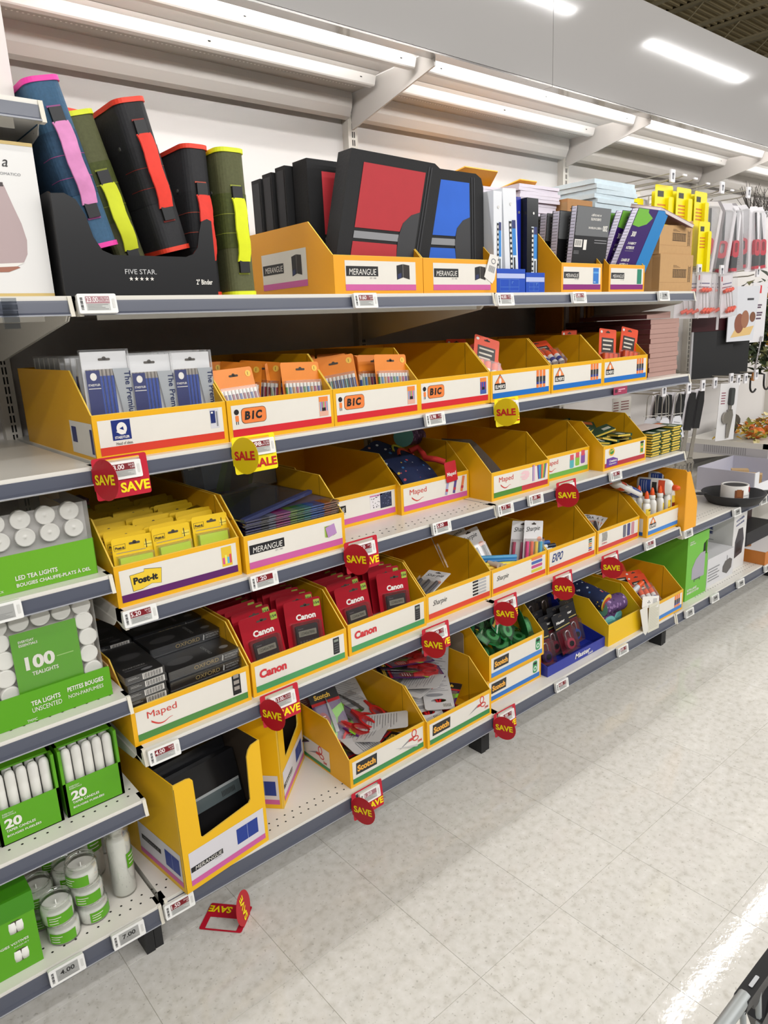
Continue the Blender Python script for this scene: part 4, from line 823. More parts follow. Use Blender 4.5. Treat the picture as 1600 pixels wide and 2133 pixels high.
book_stack(25, 2.185, 0.300, ZA+0.001, 0.30, 0.30, 0.0180, PGB, P('C9D8DE', 0.5), 'writing_pad', ('pale blue writing pad topmost on the tall stack, sliding right', 'pale blue writing pad, %s from the top, in the tall pad stack'), jit=0.010, seed=6)
KRA = P('C39A68', 0.75, var=0.06, scale=60); KRA2 = P('B98C5C', 0.75, var=0.06, scale=60)
def kraft(label, loc, w, d, h, open_top=False, marks=True, mat=KRA, nm='kraft_carton'):
    t = thing(nm, label, 'carton', loc, (0, 0, 0)); T = 0.004
    MB().box((0, 0, 0), (w, T, h*0.80 if open_top else h), mat).build('front_panel', t)
    if open_top: MB(FRONT((0, T, 0))).prism([(0, h*0.80), (w, h*0.80), (w, h), (w-0.01, h*1.01), (w*0.6, h*0.84)], 0, T, mat).build('torn_edge', t)
    for x in (0, w-T): MB().box((x, T, 0), (x+T, d, h), mat).build('side_panel', t)
    MB().box((T, d-T, 0), (w-T, d, h), mat).build('back_panel', t)
    if not open_top: MB().box((0, 0, h), (w, d, h+0.002), mat).build('lid', t)
    MB().box((T, T, 0), (w-T, d-T, T), mat).build('base_panel', t)
    m = MB(FRONT()); m.rect(0.002, h*0.25, w-0.002, h*0.255, KRA2, 0.0004)
    if marks:
        c = P('5A4630', 0.7); u0, u1, v0, v1 = w*0.38, w*0.80, h*0.40, h*0.60
        m.rect(u0, v0-0.002, u1, v0, c); m.rect(u0, v1, u1, v1+0.002, c)
        for i in range(16): m.rect(u0+(u1-u0)*i/16, v0, u0+(u1-u0)*(i+0.35+0.3*(i % 2))/16, v1, c)
        for i in range(12): m.rect(w*0.855, h*(0.28+0.035*i), w*0.925, h*(0.295+0.035*i), c)
        for a, b in ((w*0.85, w*0.856), (w*0.924, w*0.93)): m.rect(a, h*0.26, b, h*0.72, c)
        for i in range(3): m.rect(w*0.39, h*(0.66+0.025*i), w*(0.60-0.05*i), h*(0.668+0.025*i), c)
        m.build('stamp', t)
    MB(LEFT()).rect(-0.03, 0.01, -0.001, h-0.01, P('B89060', 0.3), 0.0006).build('packing_tape', t)
    return t
kraft('closed kraft carton at the shelf end, lower of two', (2.205, 0.018, ZA+0.0005), 0.256, 0.26, 0.138)
kraft('torn open kraft carton on top of the closed one', (2.200, 0.022, ZA+0.1405), 0.250, 0.26, 0.128, open_top=True)
kraft('tilted brown carton behind the black notebooks', (1.995, 0.295, ZA+0.001), 0.165, 0.20, 0.36, marks=False, mat=P('BE8C5A', 0.75, var=0.06, scale=60))
t = thing('paperback', 'dusky pink book lying across the torn kraft carton', 'book', (2.190, 0.020, ZA+0.292), rad(14, 15, -8))
MB().box((0, 0, 0), (0.21, 0.15, 0.011), P('E4D8D4', 0.6)).build('pages', t); MB().box((-0.001, -0.001, 0.011), (0.211, 0.151, 0.0125), P('B88C94', 0.4)).build('cover', t); MB().box((-0.001, -0.001, -0.0015), (0.211, 0.151, 0), P('6A4650', 0.4)).build('back_cover', t)
# ------------------------------------------------------------------ candles on the left
CGR = P('5AA512', 0.38); CGR2 = P('6BAF22', 0.3); WAX = P('EFEDE6', 0.4, var=0.03, scale=30); CAN_W = P('F4F2EC', 0.45)
t = thing('diffuser_carton', 'pale carton picturing a mauve aroma diffuser, far left', 'carton', (-0.022, 0.03, ZA), (0, 0, 0))
MB().box((-0.25, 0, 0.0), (0, 0.20, 0.272), P('EDEBE8', 0.35)).build('carton_body', t)
m = MB(FRONT()); m.rect(-0.25, 0.0, 0, 0.008, P('D8BC78', 0.4), 0.0005); m.rect(-0.25, 0.266, 0, 0.272, P('D8BC78', 0.4), 0.0005); m.build('gold_trim', t)
m = MB(FRONT()); prof = [(-0.13, 0.197), (-0.060, 0.197), (-0.049, 0.160), (-0.040, 0.132), (-0.035, 0.103), (-0.038, 0.078), (-0.046, 0.064), (-0.064, 0.058), (-0.13, 0.054)]
m.poly(prof, P('B9A4A4', 0.4), 0.0006); m.poly([(-0.13, 0.044), (-0.075, 0.046), (-0.054, 0.054), (-0.058, 0.056), (-0.13, 0.052)], P('A8705C', 0.4), 0.0009); m.poly([(-0.13, 0.052), (-0.060, 0.056), (-0.045, 0.063), (-0.13, 0.058)], WHT, 0.001); m.rect(-0.13, 0.194, -0.061, 0.201, P('4A4040', 0.5), 0.001); m.build('picture', t)
m = MB(FRONT()); m.text('a', -0.058, 0.228, INK, h=0.012, n=0.001, shear=0.3); m.text('AROMATICO', -0.028, 0.214, GREYI, w=0.045, h=0.0045, n=0.001, anchor='r'); m.build('lettering', t)
t = thing('pale_carton', 'corner of a cream carton on the highest shelf', 'carton', (-0.030, 0.06, 1.8905), (0, 0, 0)); MB().box((-0.25, 0, 0), (0, 0.2, 0.22), P('E6DFDA', 0.4)).build('carton_body', t); MB(FRONT()).rect(-0.25, 0, 0, 0.012, P('D8C890', 0.4)).build('gold_trim', t)
# clear acrylic stopper hanging at the far left rail
t = thing('shelf_stopper', 'clear ribbed plastic stopper on the far left rail', 'stopper', (-0.118, -0.020, ZA-0.035)); m = MB()
for i in range(5): m.box((-0.016, -0.010-0.002*(i % 2), -0.022+i*0.011), (0.010, 0, -0.0125+i*0.011), clear('DDE4EC', 0.3, 0.1, 0.6))
m.build('stopper_body', t)
# LED tea lights carton
t = thing('tea_light_carton', 'clear box of LED tea lights with a green printed band', 'candle box', (-0.022, 0.030, 0.9895), (0, 0, 0))
W = 0.47; H = 0.158
MB().box((-W, 0.002, 0.001), (0, 0.19, 0.004), P('D8D4CE', 0.5)).build('tray_base', t)
MB().box((-W, 0.030, 0.06), (0, 0.034, H-0.006), P('C9C6C2', 0.4)).build('tray_card', t)
m = MB(); m.box((-W, 0, 0), (0, 0.19, H), clear(gloss=0.10)); m.build('clear_lid', t)
MB().box((-W-0.0008, -0.0012, 0.0), (0.0008, -0.0002, 0.078), CGR2).box((0.0002, -0.0012, 0.0), (0.0012, 0.19, 0.078), CGR2).build('green_band', t)
m = MB(FRONT((0, -0.0012, 0))); m.text('LED TEA LIGHTS', -0.158, 0.024, WHT, w=0.080, h=0.0095, bold=0.02); m.text('BOUGIES CHAUFFE-PLATS \u00c0 DEL', -0.158, 0.010, WHT, w=0.145, h=0.0095, bold=0.02); m.text('24', -0.28, 0.030, WHT, h=0.028, bold=0.02); m.text('PACK', -0.20, 0.006, WHT, h=0.005); m.build('lettering', t)
tl = MB(); tl.lathe([(0.0, 0.0), (0.0175, 0.0), (0.0188, 0.001), (0.0192, 0.014), (0.0188, 0.0152), (0.0165, 0.0145), (0.006, 0.0115), (0.004, 0.0122), (0.0, 0.015)], WAX, n=22); tlm = None
for r in range(2):
    for i in range(9):
        loc = (-0.028-i*0.0475-(0.004 if r else 0), 0.0305, 0.103+r*0.0 if r == 0 else 0.140)
        if tlm is None: tlm = tl.build('tea_light', t, loc=loc, rot=rad(90, 0, 0)).data
        else: put('tea_light', tlm, t, loc=loc, rot=rad(90, 0, 0))
# 100 tea lights in a green tray
t = thing('tea_light_tray', 'green tray holding bagged white tea lights', 'candle box', (-0.028, 0.030, 0.7055), (0, 0, 0))
MB(FRONT()).prism([(-0.45, 0), (0, 0), (0, 0.066), (-0.003, 0.068), (-0.45, 0.068)], -0.003, 0, CGR).build('front_panel', t)
MB().box((-0.003, 0.003, 0), (0, 0.26, 0.07), P('B08C5C', 0.7)).build('side_panel', t); MB().box((-0.45, 0.003, 0), (-0.003, 0.26, 0.003), P('B08C5C', 0.7)).build('base_panel', t)
m = MB(FRONT()); m.text('TEA LIGHTS', -0.165, 0.036, WHT, w=0.058, h=0.0105, bold=0.02); m.text('UNSCENTED', -0.165, 0.021, WHT, w=0.059, h=0.0105); m.text('PETITES BOUGIES', -0.092, 0.040, WHT, w=0.076, h=0.0105, bold=0.02); m.text('NON-PARFUMÉES', -0.092, 0.025, WHT, w=0.074, h=0.0105); m.text('TM/MC', -0.178, -0.0+0.003, WHT, w=0.020, h=0.006); m.build('lettering', t)
t = thing('tea_light_bag', 'bag of a hundred white tea lights around a green card', 'candles', (-0.031, 0.0465, 0.709), (0, 0, 0))
MB().box((-0.40, 0.012, 0.002), (-0.012, 0.20, 0.215), P('C8C4BC', 0.6)).build('inner_stack', t)
disc = MB(); disc.lathe([(0.0, 0.0), (0.0185, 0.0), (0.0195, 0.0015), (0.0195, 0.013), (0.0185, 0.0145), (0.016, 0.0140), (0.0, 0.0135)], WAX, n=20); dm = None
for i in range(7):
    for j in range(6):
        if i > 0 and i < 4 and j < 5: continue
        loc = (-0.030-i*0.0415+0.004*(j % 2), 0.012, 0.024+j*0.0385)
        if j == 5: loc = (-0.03-i*0.0415, 0.012, 0.212)
        if dm is None: dm = disc.build('tea_light', t, loc=loc, rot=rad(90, 0, 0)).data
        else: put('tea_light', dm, t, loc=loc, rot=rad(90, 0, 0))
MB(FRONT((0, -0.008, 0))).prism(rr(-0.178, 0.03, -0.048, 0.192, 0.001), -0.001, 0, CGR).build('green_card', t)
m = MB(FRONT((0, -0.008, 0))); m.text('EVERYDAY', -0.164, 0.170, WHT, w=0.030, h=0.0055, bold=0.02); m.text('ESSENTIALS', -0.164, 0.162, WHT, w=0.036, h=0.0055, bold=0.02); m.text('100', -0.158, 0.108, WHT, w=0.058, h=0.030, bold=0.04); m.text('TEALIGHTS', -0.148, 0.094, WHT, w=0.052, h=0.0085, bold=0.02); m.rect(-0.096, 0.120, -0.062, 0.122, P('A8D07C', 0.4)); m.build('lettering', t)
MB().box((-0.405, -0.012, 0.0), (-0.008, 0.205, 0.228), clear(gloss=0.05)).build('clear_bag', t)
# taper candle boxes
def taper_box(x1, label, w=0.128):
    t = thing('taper_candle_box', label, 'candle box', (x1, 0.048, 0.4435), (0, 0, 0)); H = 0.165; D = 0.12
    MB().box((-w, 0, 0), (0, 0.002, 0.083), CGR).build('front_panel', t)
    for x in (-w, -0.006): MB().box((x, 0, 0), (x+0.006, D, H), CGR).build('side_panel', t)
    MB().box((-w, D, 0), (0, D+0.002, H), CGR).build('back_panel', t); MB().box((-w, 0.0, 0), (0, D, 0.002), CGR).build('base_panel', t)
    MB().box((-w, 0.022, H-0.004), (0, D, H), CGR).build('lid', t)
    c = MB(); c.lathe([(0.0, 0.004), (0.0107, 0.004), (0.0105, 0.145), (0.0092, 0.152), (0.006, 0.157), (0.0, 0.158)], WAX, n=12); me = None
    for i in range(5):
        for j in range(2):
            loc = (-0.018-i*0.0228, 0.016+j*0.024, 0)
            if me is None: me = c.build('taper_candle', t, loc=loc).data
            else: put('taper_candle', me, t, loc=loc)
    m = MB(FRONT()); m.text('EVERYDAY', -w+0.012, 0.071, WHT, w=0.022, h=0.0035); m.text('ESSENTIALS', -w+0.012, 0.066, WHT, w=0.026, h=0.0035); m.text('20', -w+0.013, 0.038, WHT, w=0.034, h=0.022, bold=0.04); m.text('TAPER CANDLES', -w+0.014, 0.029, WHT, w=0.058, h=0.006, bold=0.02); m.text('BOUGIES FUSELÉES', -w+0.014, 0.018, WHT, w=0.068, h=0.006, bold=0.02); m.build('lettering', t)
taper_box(-0.030, 'green box of white taper candles, right of the pair'); taper_box(-0.166, 'green box of white taper candles, left of the pair'); taper_box(-0.302, 'green taper candle box cut off by the left frame edge')
# votive box and glass candles on the base shelf
t = thing('votive_box', 'green box of white votive candles with cut-out windows, lower left corner', 'candle box', (-0.262, 0.025, 0.1505), (0, 0, 0))
MB().box((-0.16, 0, 0), (0, 0.13, 0.175), CGR).build('box_body', t)
MB().box((-0.16, -0.002, 0.135), (0.002, 0.132, 0.182), P('3F8C0C', 0.4)).build('lid', t)
m = MB(FRONT())
for z0 in (0.098, 0.026):
    m.rrect(-0.052, z0, -0.026, z0+0.030, 0.008, P('4A4038', 0.7), 0.0006)
m.build('cutouts', t)
vm = MB(); vm.lathe([(0, 0), (0.012, 0), (0.013, 0.012), (0.012, 0.026), (0, 0.028)], WAX, n=12); me = None
for z0 in (0.099, 0.027):
    for x in (-0.046, -0.032):
        if me is None: me = vm.build('votive_candle', t, loc=(x, 0.010, z0)).data
        else: put('votive_candle', me, t, loc=(x, 0.010, z0))
m = MB(FRONT()); m.text('BOUGIES VOTIVES', -0.020, 0.072, WHT, w=0.075, h=0.006, anchor='r', bold=0.02); m.text('PAQUET', -0.020, 0.063, WHT, w=0.03, h=0.004, anchor='r'); m.build('lettering', t)
GLS = clear('F4F8F4', 0.16, 0.03, 0.5)
def jar_candle(label, loc, rz=0, proto=[None]):
    if proto[0] is None:
        t = thing('jar_candle', label, 'candle', loc, (0, 0, rz), 'stacked jar candles'); R = 0.036; H = 0.056
        m = MB(); m.lathe([(0, 0.0), (R-0.003, 0.0), (R, 0.004), (R, H-0.014), (R-0.004, H-0.010), (R-0.004, H-0.003), (R-0.003, H), (R-0.0055, H), (R-0.0065, H-0.010)], GLS, n=28); m.build('glass_jar', t)
        m = MB(); m.lathe([(0, 0.003), (R-0.004, 0.003), (R-0.0025, 0.006), (R-0.0025, H-0.019), (R-0.006, H-0.0175), (0.003, H-0.019), (0.0015, H-0.018), (0.0012, H-0.008), (0, H-0.008)], WAX, n=24); m.build('wax', t)
        m = MB(); m.sheet(lambda a, b: ((R+0.0004)*math.cos(math.radians(215+95*a)), (R+0.0004)*math.sin(math.radians(215+95*a)), 0.008+0.026*b), 10, 1, CGR); lb = m.build('paper_label', t)
        m = MB()
        for z in (0.026, 0.020, 0.013): m.sheet(lambda a, b: ((R+0.0008)*math.cos(math.radians(222+(40 if z > 0.02 else 30)*a)), (R+0.0008)*math.sin(math.radians(222+(40 if z > 0.02 else 30)*a)), z+0.0016*b), 6, 1, WHT)
        m.build('label_lines', lb); proto[0] = t; return t
    return dup(proto[0], loc, (0, 0, rz), label)
for i, (x, y, zz, rz, lb) in enumerate(((-0.135, 0.075, 0, 0.5, 'bottom of the three-high stack'), (-0.140, 0.073, 1, -0.1, 'middle of the three-high stack'), (-0.146, 0.070, 2, -0.6, 'top of the three-high stack'), (-0.205, 0.062, 0, -0.2, 'bottom of the front two-high stack'), (-0.212, 0.060, 1, 0.1, 'top of the front two-high stack'),
    (-0.232, 0.140, 0, 0.3, 'behind the front two-high stack, lower'), (-0.232, 0.142, 1, 0.3, 'behind the front two-high stack, upper'), (-0.158, 0.155, 0, 0.2, 'lower, behind the three-high stack'), (-0.158, 0.157, 1, 0.2, 'middle, behind the three-high stack'), (-0.172, 0.245, 0, 0.1, 'lowest of the rear stack in shadow'), (-0.172, 0.245, 1, 0.1, 'second of the rear stack in shadow'), (-0.172, 0.245, 2, 0.1, 'uppermost of the rear stack in shadow'))):
    jar_candle('clear jar candle with green label, '+lb, (x, y, 0.1505+0.0545*zz), rz)
def tall_candle(label, loc, rz=0):
    t = thing('tall_glass_candle', label, 'candle', loc, (0, 0, rz), 'tall glass candles'); R = 0.0285; H = 0.205
    m = MB(); m.lathe([(0, 0), (R-0.003, 0), (R, 0.004), (R, 0.155), (R-0.003, 0.163), (R-0.003, 0.168), (R, 0.176), (R+0.0005, H), (R-0.002, H), (R-0.0025, 0.176), (R-0.005, 0.166)], GLS, n=28); m.build('glass', t)
    m = MB(); m.lathe([(0, 0.004), (R-0.003, 0.004), (R-0.002, 0.008), (R-0.002, 0.152), (R-0.006, 0.158), (0, 0.156)], WAX, n=24); m.build('wax', t)
    m = MB(); m.sheet(lambda a, b: ((R+0.0005)*math.cos(math.radians(262+78*a)), (R+0.0005)*math.sin(math.radians(262+78*a)), 0.078+0.040*b), 8, 1, CGR); lb = m.build('paper_label', t)
    m = MB()
    for z in (0.108, 0.098, 0.088): m.sheet(lambda a, b: ((R+0.001)*math.cos(math.radians(272+45*a)), (R+0.001)*math.sin(math.radians(272+45*a)), z+0.0025*b), 6, 1, WHT)
    m.build('label_lines', lb)
tall_candle('tall white glass candle standing alone near the shelf joint', (-0.050, 0.098, 0.1505), 0.35)
tall_candle('tall glass candle in shadow behind the jars, left', (-0.085, 0.215, 0.1505), -0.3); tall_candle('tall glass candle in deep shadow, rightmost of the back pair', (-0.030, 0.285, 0.1505), -0.2)
# ------------------------------------------------------------------ second shelf goods
def slot(m, u, v, n=0.0008, w=0.026):
    m.rrect(u-w/2, v-0.0025, u+w/2, v+0.0025, 0.0024, P('4C443C', 0.8), n); m.ell(u, v+0.002, 0.0045, 0.004, P('4C443C', 0.8), n, k=10)
PBLU = P('2B4DA8', 0.35)
def pencil_pack(label, loc, rot, wrap=True, grp='blue pencil packs in their bin', proto={}):
    k = wrap
    if k not in proto:
        t = thing('pencil_pack', label, 'pencils', loc, rot, grp); w, h = 0.098, 0.205
        MB().box((-w/2, 0.006, 0), (w/2, 0.009, h), P('E9E9EA', 0.4) if wrap else P('C4C8CE', 0.4)).build('card', t)
        m = MB()
        for i in range(7): m.cyl((-w/2+0.010+i*0.0085, 0.0035, 0.006), (-w/2+0.010+i*0.0085, 0.0035, h-0.050), 0.0036, PBLU, n=6)
        p = m.build('pencils', t); m = MB()
        for i in range(7): m.cyl((-w/2+0.010+i*0.0085, 0.0035, h-0.050), (-w/2+0.010+i*0.0085, 0.0035, h-0.036), 0.0037, P('C8C0B8', 0.3, 0.6), n=6)
        m.build('ferrules', p)
        m = MB(FRONT((0, -0.0006, 0)))
        m.rect(-w/2+0.004, 0.004, -w/2+0.033, h-0.038, P('14246C', 0.35), 0.0004); m.ell(-w/2+0.019, h-0.051, 0.007, 0.008, WHT, 0.0008, k=12); m.text('STAEDTLER', -w/2+0.006, h-0.070, WHT, w=0.025, h=0.0045, n=0.0008, bold=0.02); m.rect(-w/2+0.006, h-0.076, -w/2+0.032, h-0.0745, WHT, 0.0008)
        m.build('print', t)
        m = MB(FRONT((0, 0.005, 0))); pts = [(w/2, 0.0), (w/2, h-0.036), (0.012, h-0.036)]+[(0.012+0.016*math.sin(math.pi/2*i/6), h-0.036-(h-0.036)*i/6) for i in range(1, 7)]
        m.poly(pts[::-1], P('AEB2B6', 0.35), 0.0068); tx = P('1E2A58', 0.4)
        m.text('The Premium Pencil', w/2-0.013, h-0.042, tx, h=0.0135, w=0.150, n=0.0078, bold=0.01, rot=-math.pi/2); m.build('side_print', t)
        m = MB(FRONT((0, 0.006, 0))); slot(m, 0, h-0.016); m.build('hang_slot', t)
        if wrap: MB().box((-w/2-0.002, -0.0022, -0.002), (w/2+0.002, 0.0110, h+0.004), clear(gloss=0.08)).build('clear_sleeve', t)
        proto[k] = t; return t
    return dup(proto[k], loc, rot, label)
for i, lb in enumerate(('left', 'middle', 'right')):
    pencil_pack('blue pencil pack at the front of its bin, %s of three' % lb, (0.0655+0.0985*i, 0.052+0.004*i, ZB+0.0165 if i == 0 else ZB+0.004), rad(-3, 1, 3))
    for j in range(9): pencil_pack('blue pencil pack, %s behind the %s front one' % (ORD[j], lb), (0.0665+0.0975*i, 0.078+0.038*j, ZB+0.004), rad(-3, 0.8, 2))
# pens on orange cards
ORC = P('EE8A26', 0.4, var=0.06, scale=30)
def pen_card(label, loc, rot, cols, dark=False, grp='orange carded pen packs', proto={}):
    k = (tuple(cols), dark)
    if k not in proto:
        t = thing('pen_pack', label, 'pens', loc, rot, grp); w, h = 0.112, 0.165
        m = MB(FRONT()); m.prism(rr(-w/2, 0, w/2, h, 0.006), -0.0008, 0, ORC); m.build('card', t)
        m = MB(FRONT()); slot(m, 0, h-0.018); m.ell(w/2-0.014, h-0.016, 0.008, 0.008, P('F4C44C', 0.4), 0.0007, k=12); m.text('1', w/2-0.0155, h-0.020, INK, h=0.008, n=0.001); m.rect(-w/2+0.003, 0.006, w/2-0.003, h*0.5, P('28302C', 0.4) if dark else P('C06C1C', 0.4), 0.0005); m.build('print', t)
        n = 10; b = None
        for i in range(n):
            x = -w/2+0.009+i*(w-0.018)/(n-1); c = P(cols[i % len(cols)], 0.3)
            m = MB(); m.cyl((x, -0.006, 0.006), (x, -0.006, h*0.62), 0.0042, c, n=7); m.cyl((x, -0.006, h*0.62), (x, -0.006, h*0.68), 0.0045, P('F2EEE6', 0.35), n=7); m.box((x-0.001, -0.0115, h*0.40), (x+0.001, -0.0100, h*0.62), P('D8D4CC', 0.3)); m.build('pen', t)
        m = MB(); m.box((-w/2+0.004, -0.013, 0.003), (w/2-0.004, -0.0008, h*0.72), clear(gloss=0.09)); m.build('blister', t)
        proto[k] = t; return t
    return dup(proto[k], loc, rot, label)
MULT = ['58A848', '3C8CD0', 'E8A03C', 'C84C7C', '6C5CB0']; BLUS = ['2C5CA0', '20408C', '3C78B8']; REDS = ['A82C4C', '8C2440', '3C5CA8']
for i in range(4): pen_card(('front bright pen pack, %s orange card in the first pen bin' % ('nearest', 'second', 'third', 'rearmost')[i]), (0.560-0.020*i, 0.058+0.040*i, ZB+0.004+0.0*i), rad(-9, 2, -4), MULT, True)
pen_card('orange pen pack lying low at the left of the first pen bin', (0.385, 0.052, ZB-0.030+0.034), rad(-14, -2, 4), REDS)
for i in range(2): pen_card('orange pen pack turned sideways behind the low left one, %s' % ('nearer' if i == 0 else 'further'), (0.425+0.045*i, 0.165-0.02*i, ZB+0.010), rad(-4, 5, -52), REDS)
for i in range(3): pen_card('orange pen pack standing in the back left of the first pen bin, %s' % ('first', 'second', 'third')[i], (0.385+0.02*i, 0.24+0.05*i, ZB+0.012), rad(-5, 0, 2), REDS)
for i in range(3): pen_card('front pen pack with pastel caps in the second pen bin, %s' % ('nearest', 'middle', 'rearmost')[i], (0.863-0.022*i, 0.056+0.045*i, ZB+0.006), rad(-9, 3, -4), MULT, True)
for i in range(2): pen_card('orange pen pack turned edge-on in the middle of the second pen bin, %s' % ('left', 'right')[i], (0.755+0.035*i, 0.13, ZB+0.008), rad(-3, -4, 62), BLUS)
for i in range(2): pen_card('blue and teal pen pack at the left of the second pen bin, %s' % ('front', 'behind')[i], (0.690+0.01*i, 0.07+0.045*i, ZB+0.010), rad(-6, -8, -40), BLUS+['1C8C80'])
for i in range(2): pen_card('orange pen pack in the rear shadow of the second pen bin, %s' % ('left', 'right')[i], (0.70+0.12*i, 0.27, ZB+0.010), rad(-4, 0, 0), BLUS)
# glue stick packs
GOR = P('E8502A', 0.4, var=0.05, scale=30)
def glue_pack(label, loc, rot, grp='orange carded glue stick packs', proto=[None]):
    if proto[0] is None:
        t = thing('glue_stick_pack', label, 'glue sticks', loc, rot, grp); w, h = 0.095, 0.165
        m = MB(FRONT()); m.prism(rr(-w/2, 0, w/2, h, 0.005), -0.0008, 0, GOR); m.build('card', t)
        m = MB(FRONT()); slot(m, 0, h-0.012, w=0.022); m.rect(-w/2+0.014, h*0.46, w/2-0.014, h*0.80, P('33302E', 0.45), 0.0007)
        for i, s in enumerate((0.72, 0.62, 0.53)): m.rect(-w/2+0.020, h*s, w/2-0.020-0.006*i, h*s+0.006, P('D8D0C0', 0.5), 0.0009)
        m.ell(-w/2+0.012, h-0.012, 0.006, 0.005, WHT, 0.0007, k=10); m.build('print', t)
        for i in range(3):
            x = -0.026+0.026*i; m = MB(); m.cyl((x, -0.013, 0.004), (x, -0.013, h*0.30), 0.0105, P('E9E6E4', 0.35), n=12); m.cyl((x, -0.013, h*0.30), (x, -0.013, h*0.44), 0.0115, P('F0602C', 0.35), n=12); m.cyl((x, -0.013, h*0.10), (x, -0.013, h*0.2), 0.0107, P('2C3C90', 0.35), n=12, cap=False); m.build('glue_stick', t)
        m = MB(); m.box((-w/2+0.005, -0.026, 0.002), (w/2-0.005, -0.0008, h*0.46), clear(gloss=0.08)); m.build('blister', t)
        proto[0] = t; return t
    return dup(proto[0], loc, rot, label)
glue_pack('orange glue stick pack lying on its back at the left of the first glue bin', (1.272, 0.085, ZB+0.050), rad(-22, 18, -20)); glue_pack('orange glue stick pack leaning in the middle of the first glue bin', (1.360, 0.115, ZB+0.030), rad(-12, -22, -38)); glue_pack('orange glue stick pack standing at the back of the first glue bin', (1.315, 0.24, ZB+0.030), rad(-4, 2, 0))
random.seed(11)
for i, lb in enumerate(('front', 'second', 'third', 'fourth', 'fifth', 'rear')): glue_pack('orange glue stick pack fallen flat in the heap, %s in order' % lb, (1.70+0.03*(i % 3-1), 0.10+0.030*i, ZB+0.078+0.010*(i % 3)), rad(-58-5*i, 6*(i % 3-1), -24+14*(i % 4)))
glue_pack('orange glue stick pack standing against the back of the heap', (1.62, 0.33, ZB+0.004), rad(-6, 0, 4))
glue_pack('orange glue stick pack standing in the middle of the third glue bin', (1.955, 0.075, ZB+0.036), rad(-6, 7, -8)); glue_pack('orange glue stick pack standing at the right of the third glue bin', (2.085, 0.075, ZB+0.036), rad(-5, 12, -10)); glue_pack('orange glue stick pack at the left rear of the third glue bin', (1.90, 0.20, ZB+0.036), rad(-3, 0, 0)); glue_pack('orange glue stick pack in the rear of the third glue bin', (1.99, 0.26, ZB+0.036), rad(-3, 3, 5))
# brown cartons stacked to the right
BRN = P('B9948A', 0.32, var=0.05, scale=20); BRN_SHADE = P('5E3438', 0.35)  # dark maroon tone paints shade onto the pile's left sides
me = None
for i in range(12):
    m = MB()
    if me is None:
        m.box((0, 0, 0), (0.222, 0.40, 0.0182), BRN); m.box((-0.0008, 0.0005, 0.0004), (-0.0001, 0.3995, 0.0178), BRN_SHADE); o = m.build('flat_carton'); me = o.data
    else: o = put('flat_carton', me)
    o.location = (2.214+0.0025*math.sin(i*1.9), 0.050+0.002*math.cos(i*2.3), ZB+0.0006+i*0.0188)
    tag(o, 'flat brown shrink-wrapped carton, number %s from the top of its pile' % ('one two three four five six seven eight nine ten eleven twelve'.split()[11-i]), 'carton', 'flat brown cartons right of the glue bins')
t = thing('wrapped_pad', 'crumpled brown wrapped pad lying on the brown carton pile', 'carton', (2.20, 0.06, ZB+0.2285), rad(0, 0, 3)); m = MB()
m.sheet(lambda a, b: (0.20*a, 0.30*b, 0.016+0.006*math.sin(7*a)*math.sin(5*b)+0.010*a*a), 8, 8, BRN); m.sheet(lambda a, b: (0.20*(1-a), 0.30*b, 0.0+0.004*(1-a)**2), 8, 8, BRN); m.sheet(lambda a, b: (0.20*a, 0, b*(0.016+0.010*a*a)), 8, 1, BRN); m.sheet(lambda a, b: (0, 0.30*(1-a), b*0.016), 4, 1, BRN_SHADE); m.sheet(lambda a, b: (0.2, 0.30*a, b*0.026+0.004*(1-b)), 4, 1, BRN); m.build('wrapper', t)
for i in range(9):
    o = MB().box((0, 0, 0), (0.022 if i % 3 else 0.012, 0.24, 0.315), P('D08C34', 0.6, var=0.05) if i % 4 != 1 else P('DCD4D0', 0.5)).build('upright_envelope', loc=(2.215+0.029*i, 0.452-0.0*i, ZB+0.001), rot=rad(0, 0.6*(i % 3), 0)); o.rotation_euler = (0, 0, 0)
    o.location = (2.19+0.027*i, 0.452-0.252+0.252, ZB+0.001); o.scale = (1, 0.6, 1)
    tag(o, 'upright brown padded envelope behind the flat cartons, %s from the left' % ('first second third fourth fifth sixth seventh eighth ninth'.split()[i]), 'envelope', 'padded envelopes standing on the second shelf')
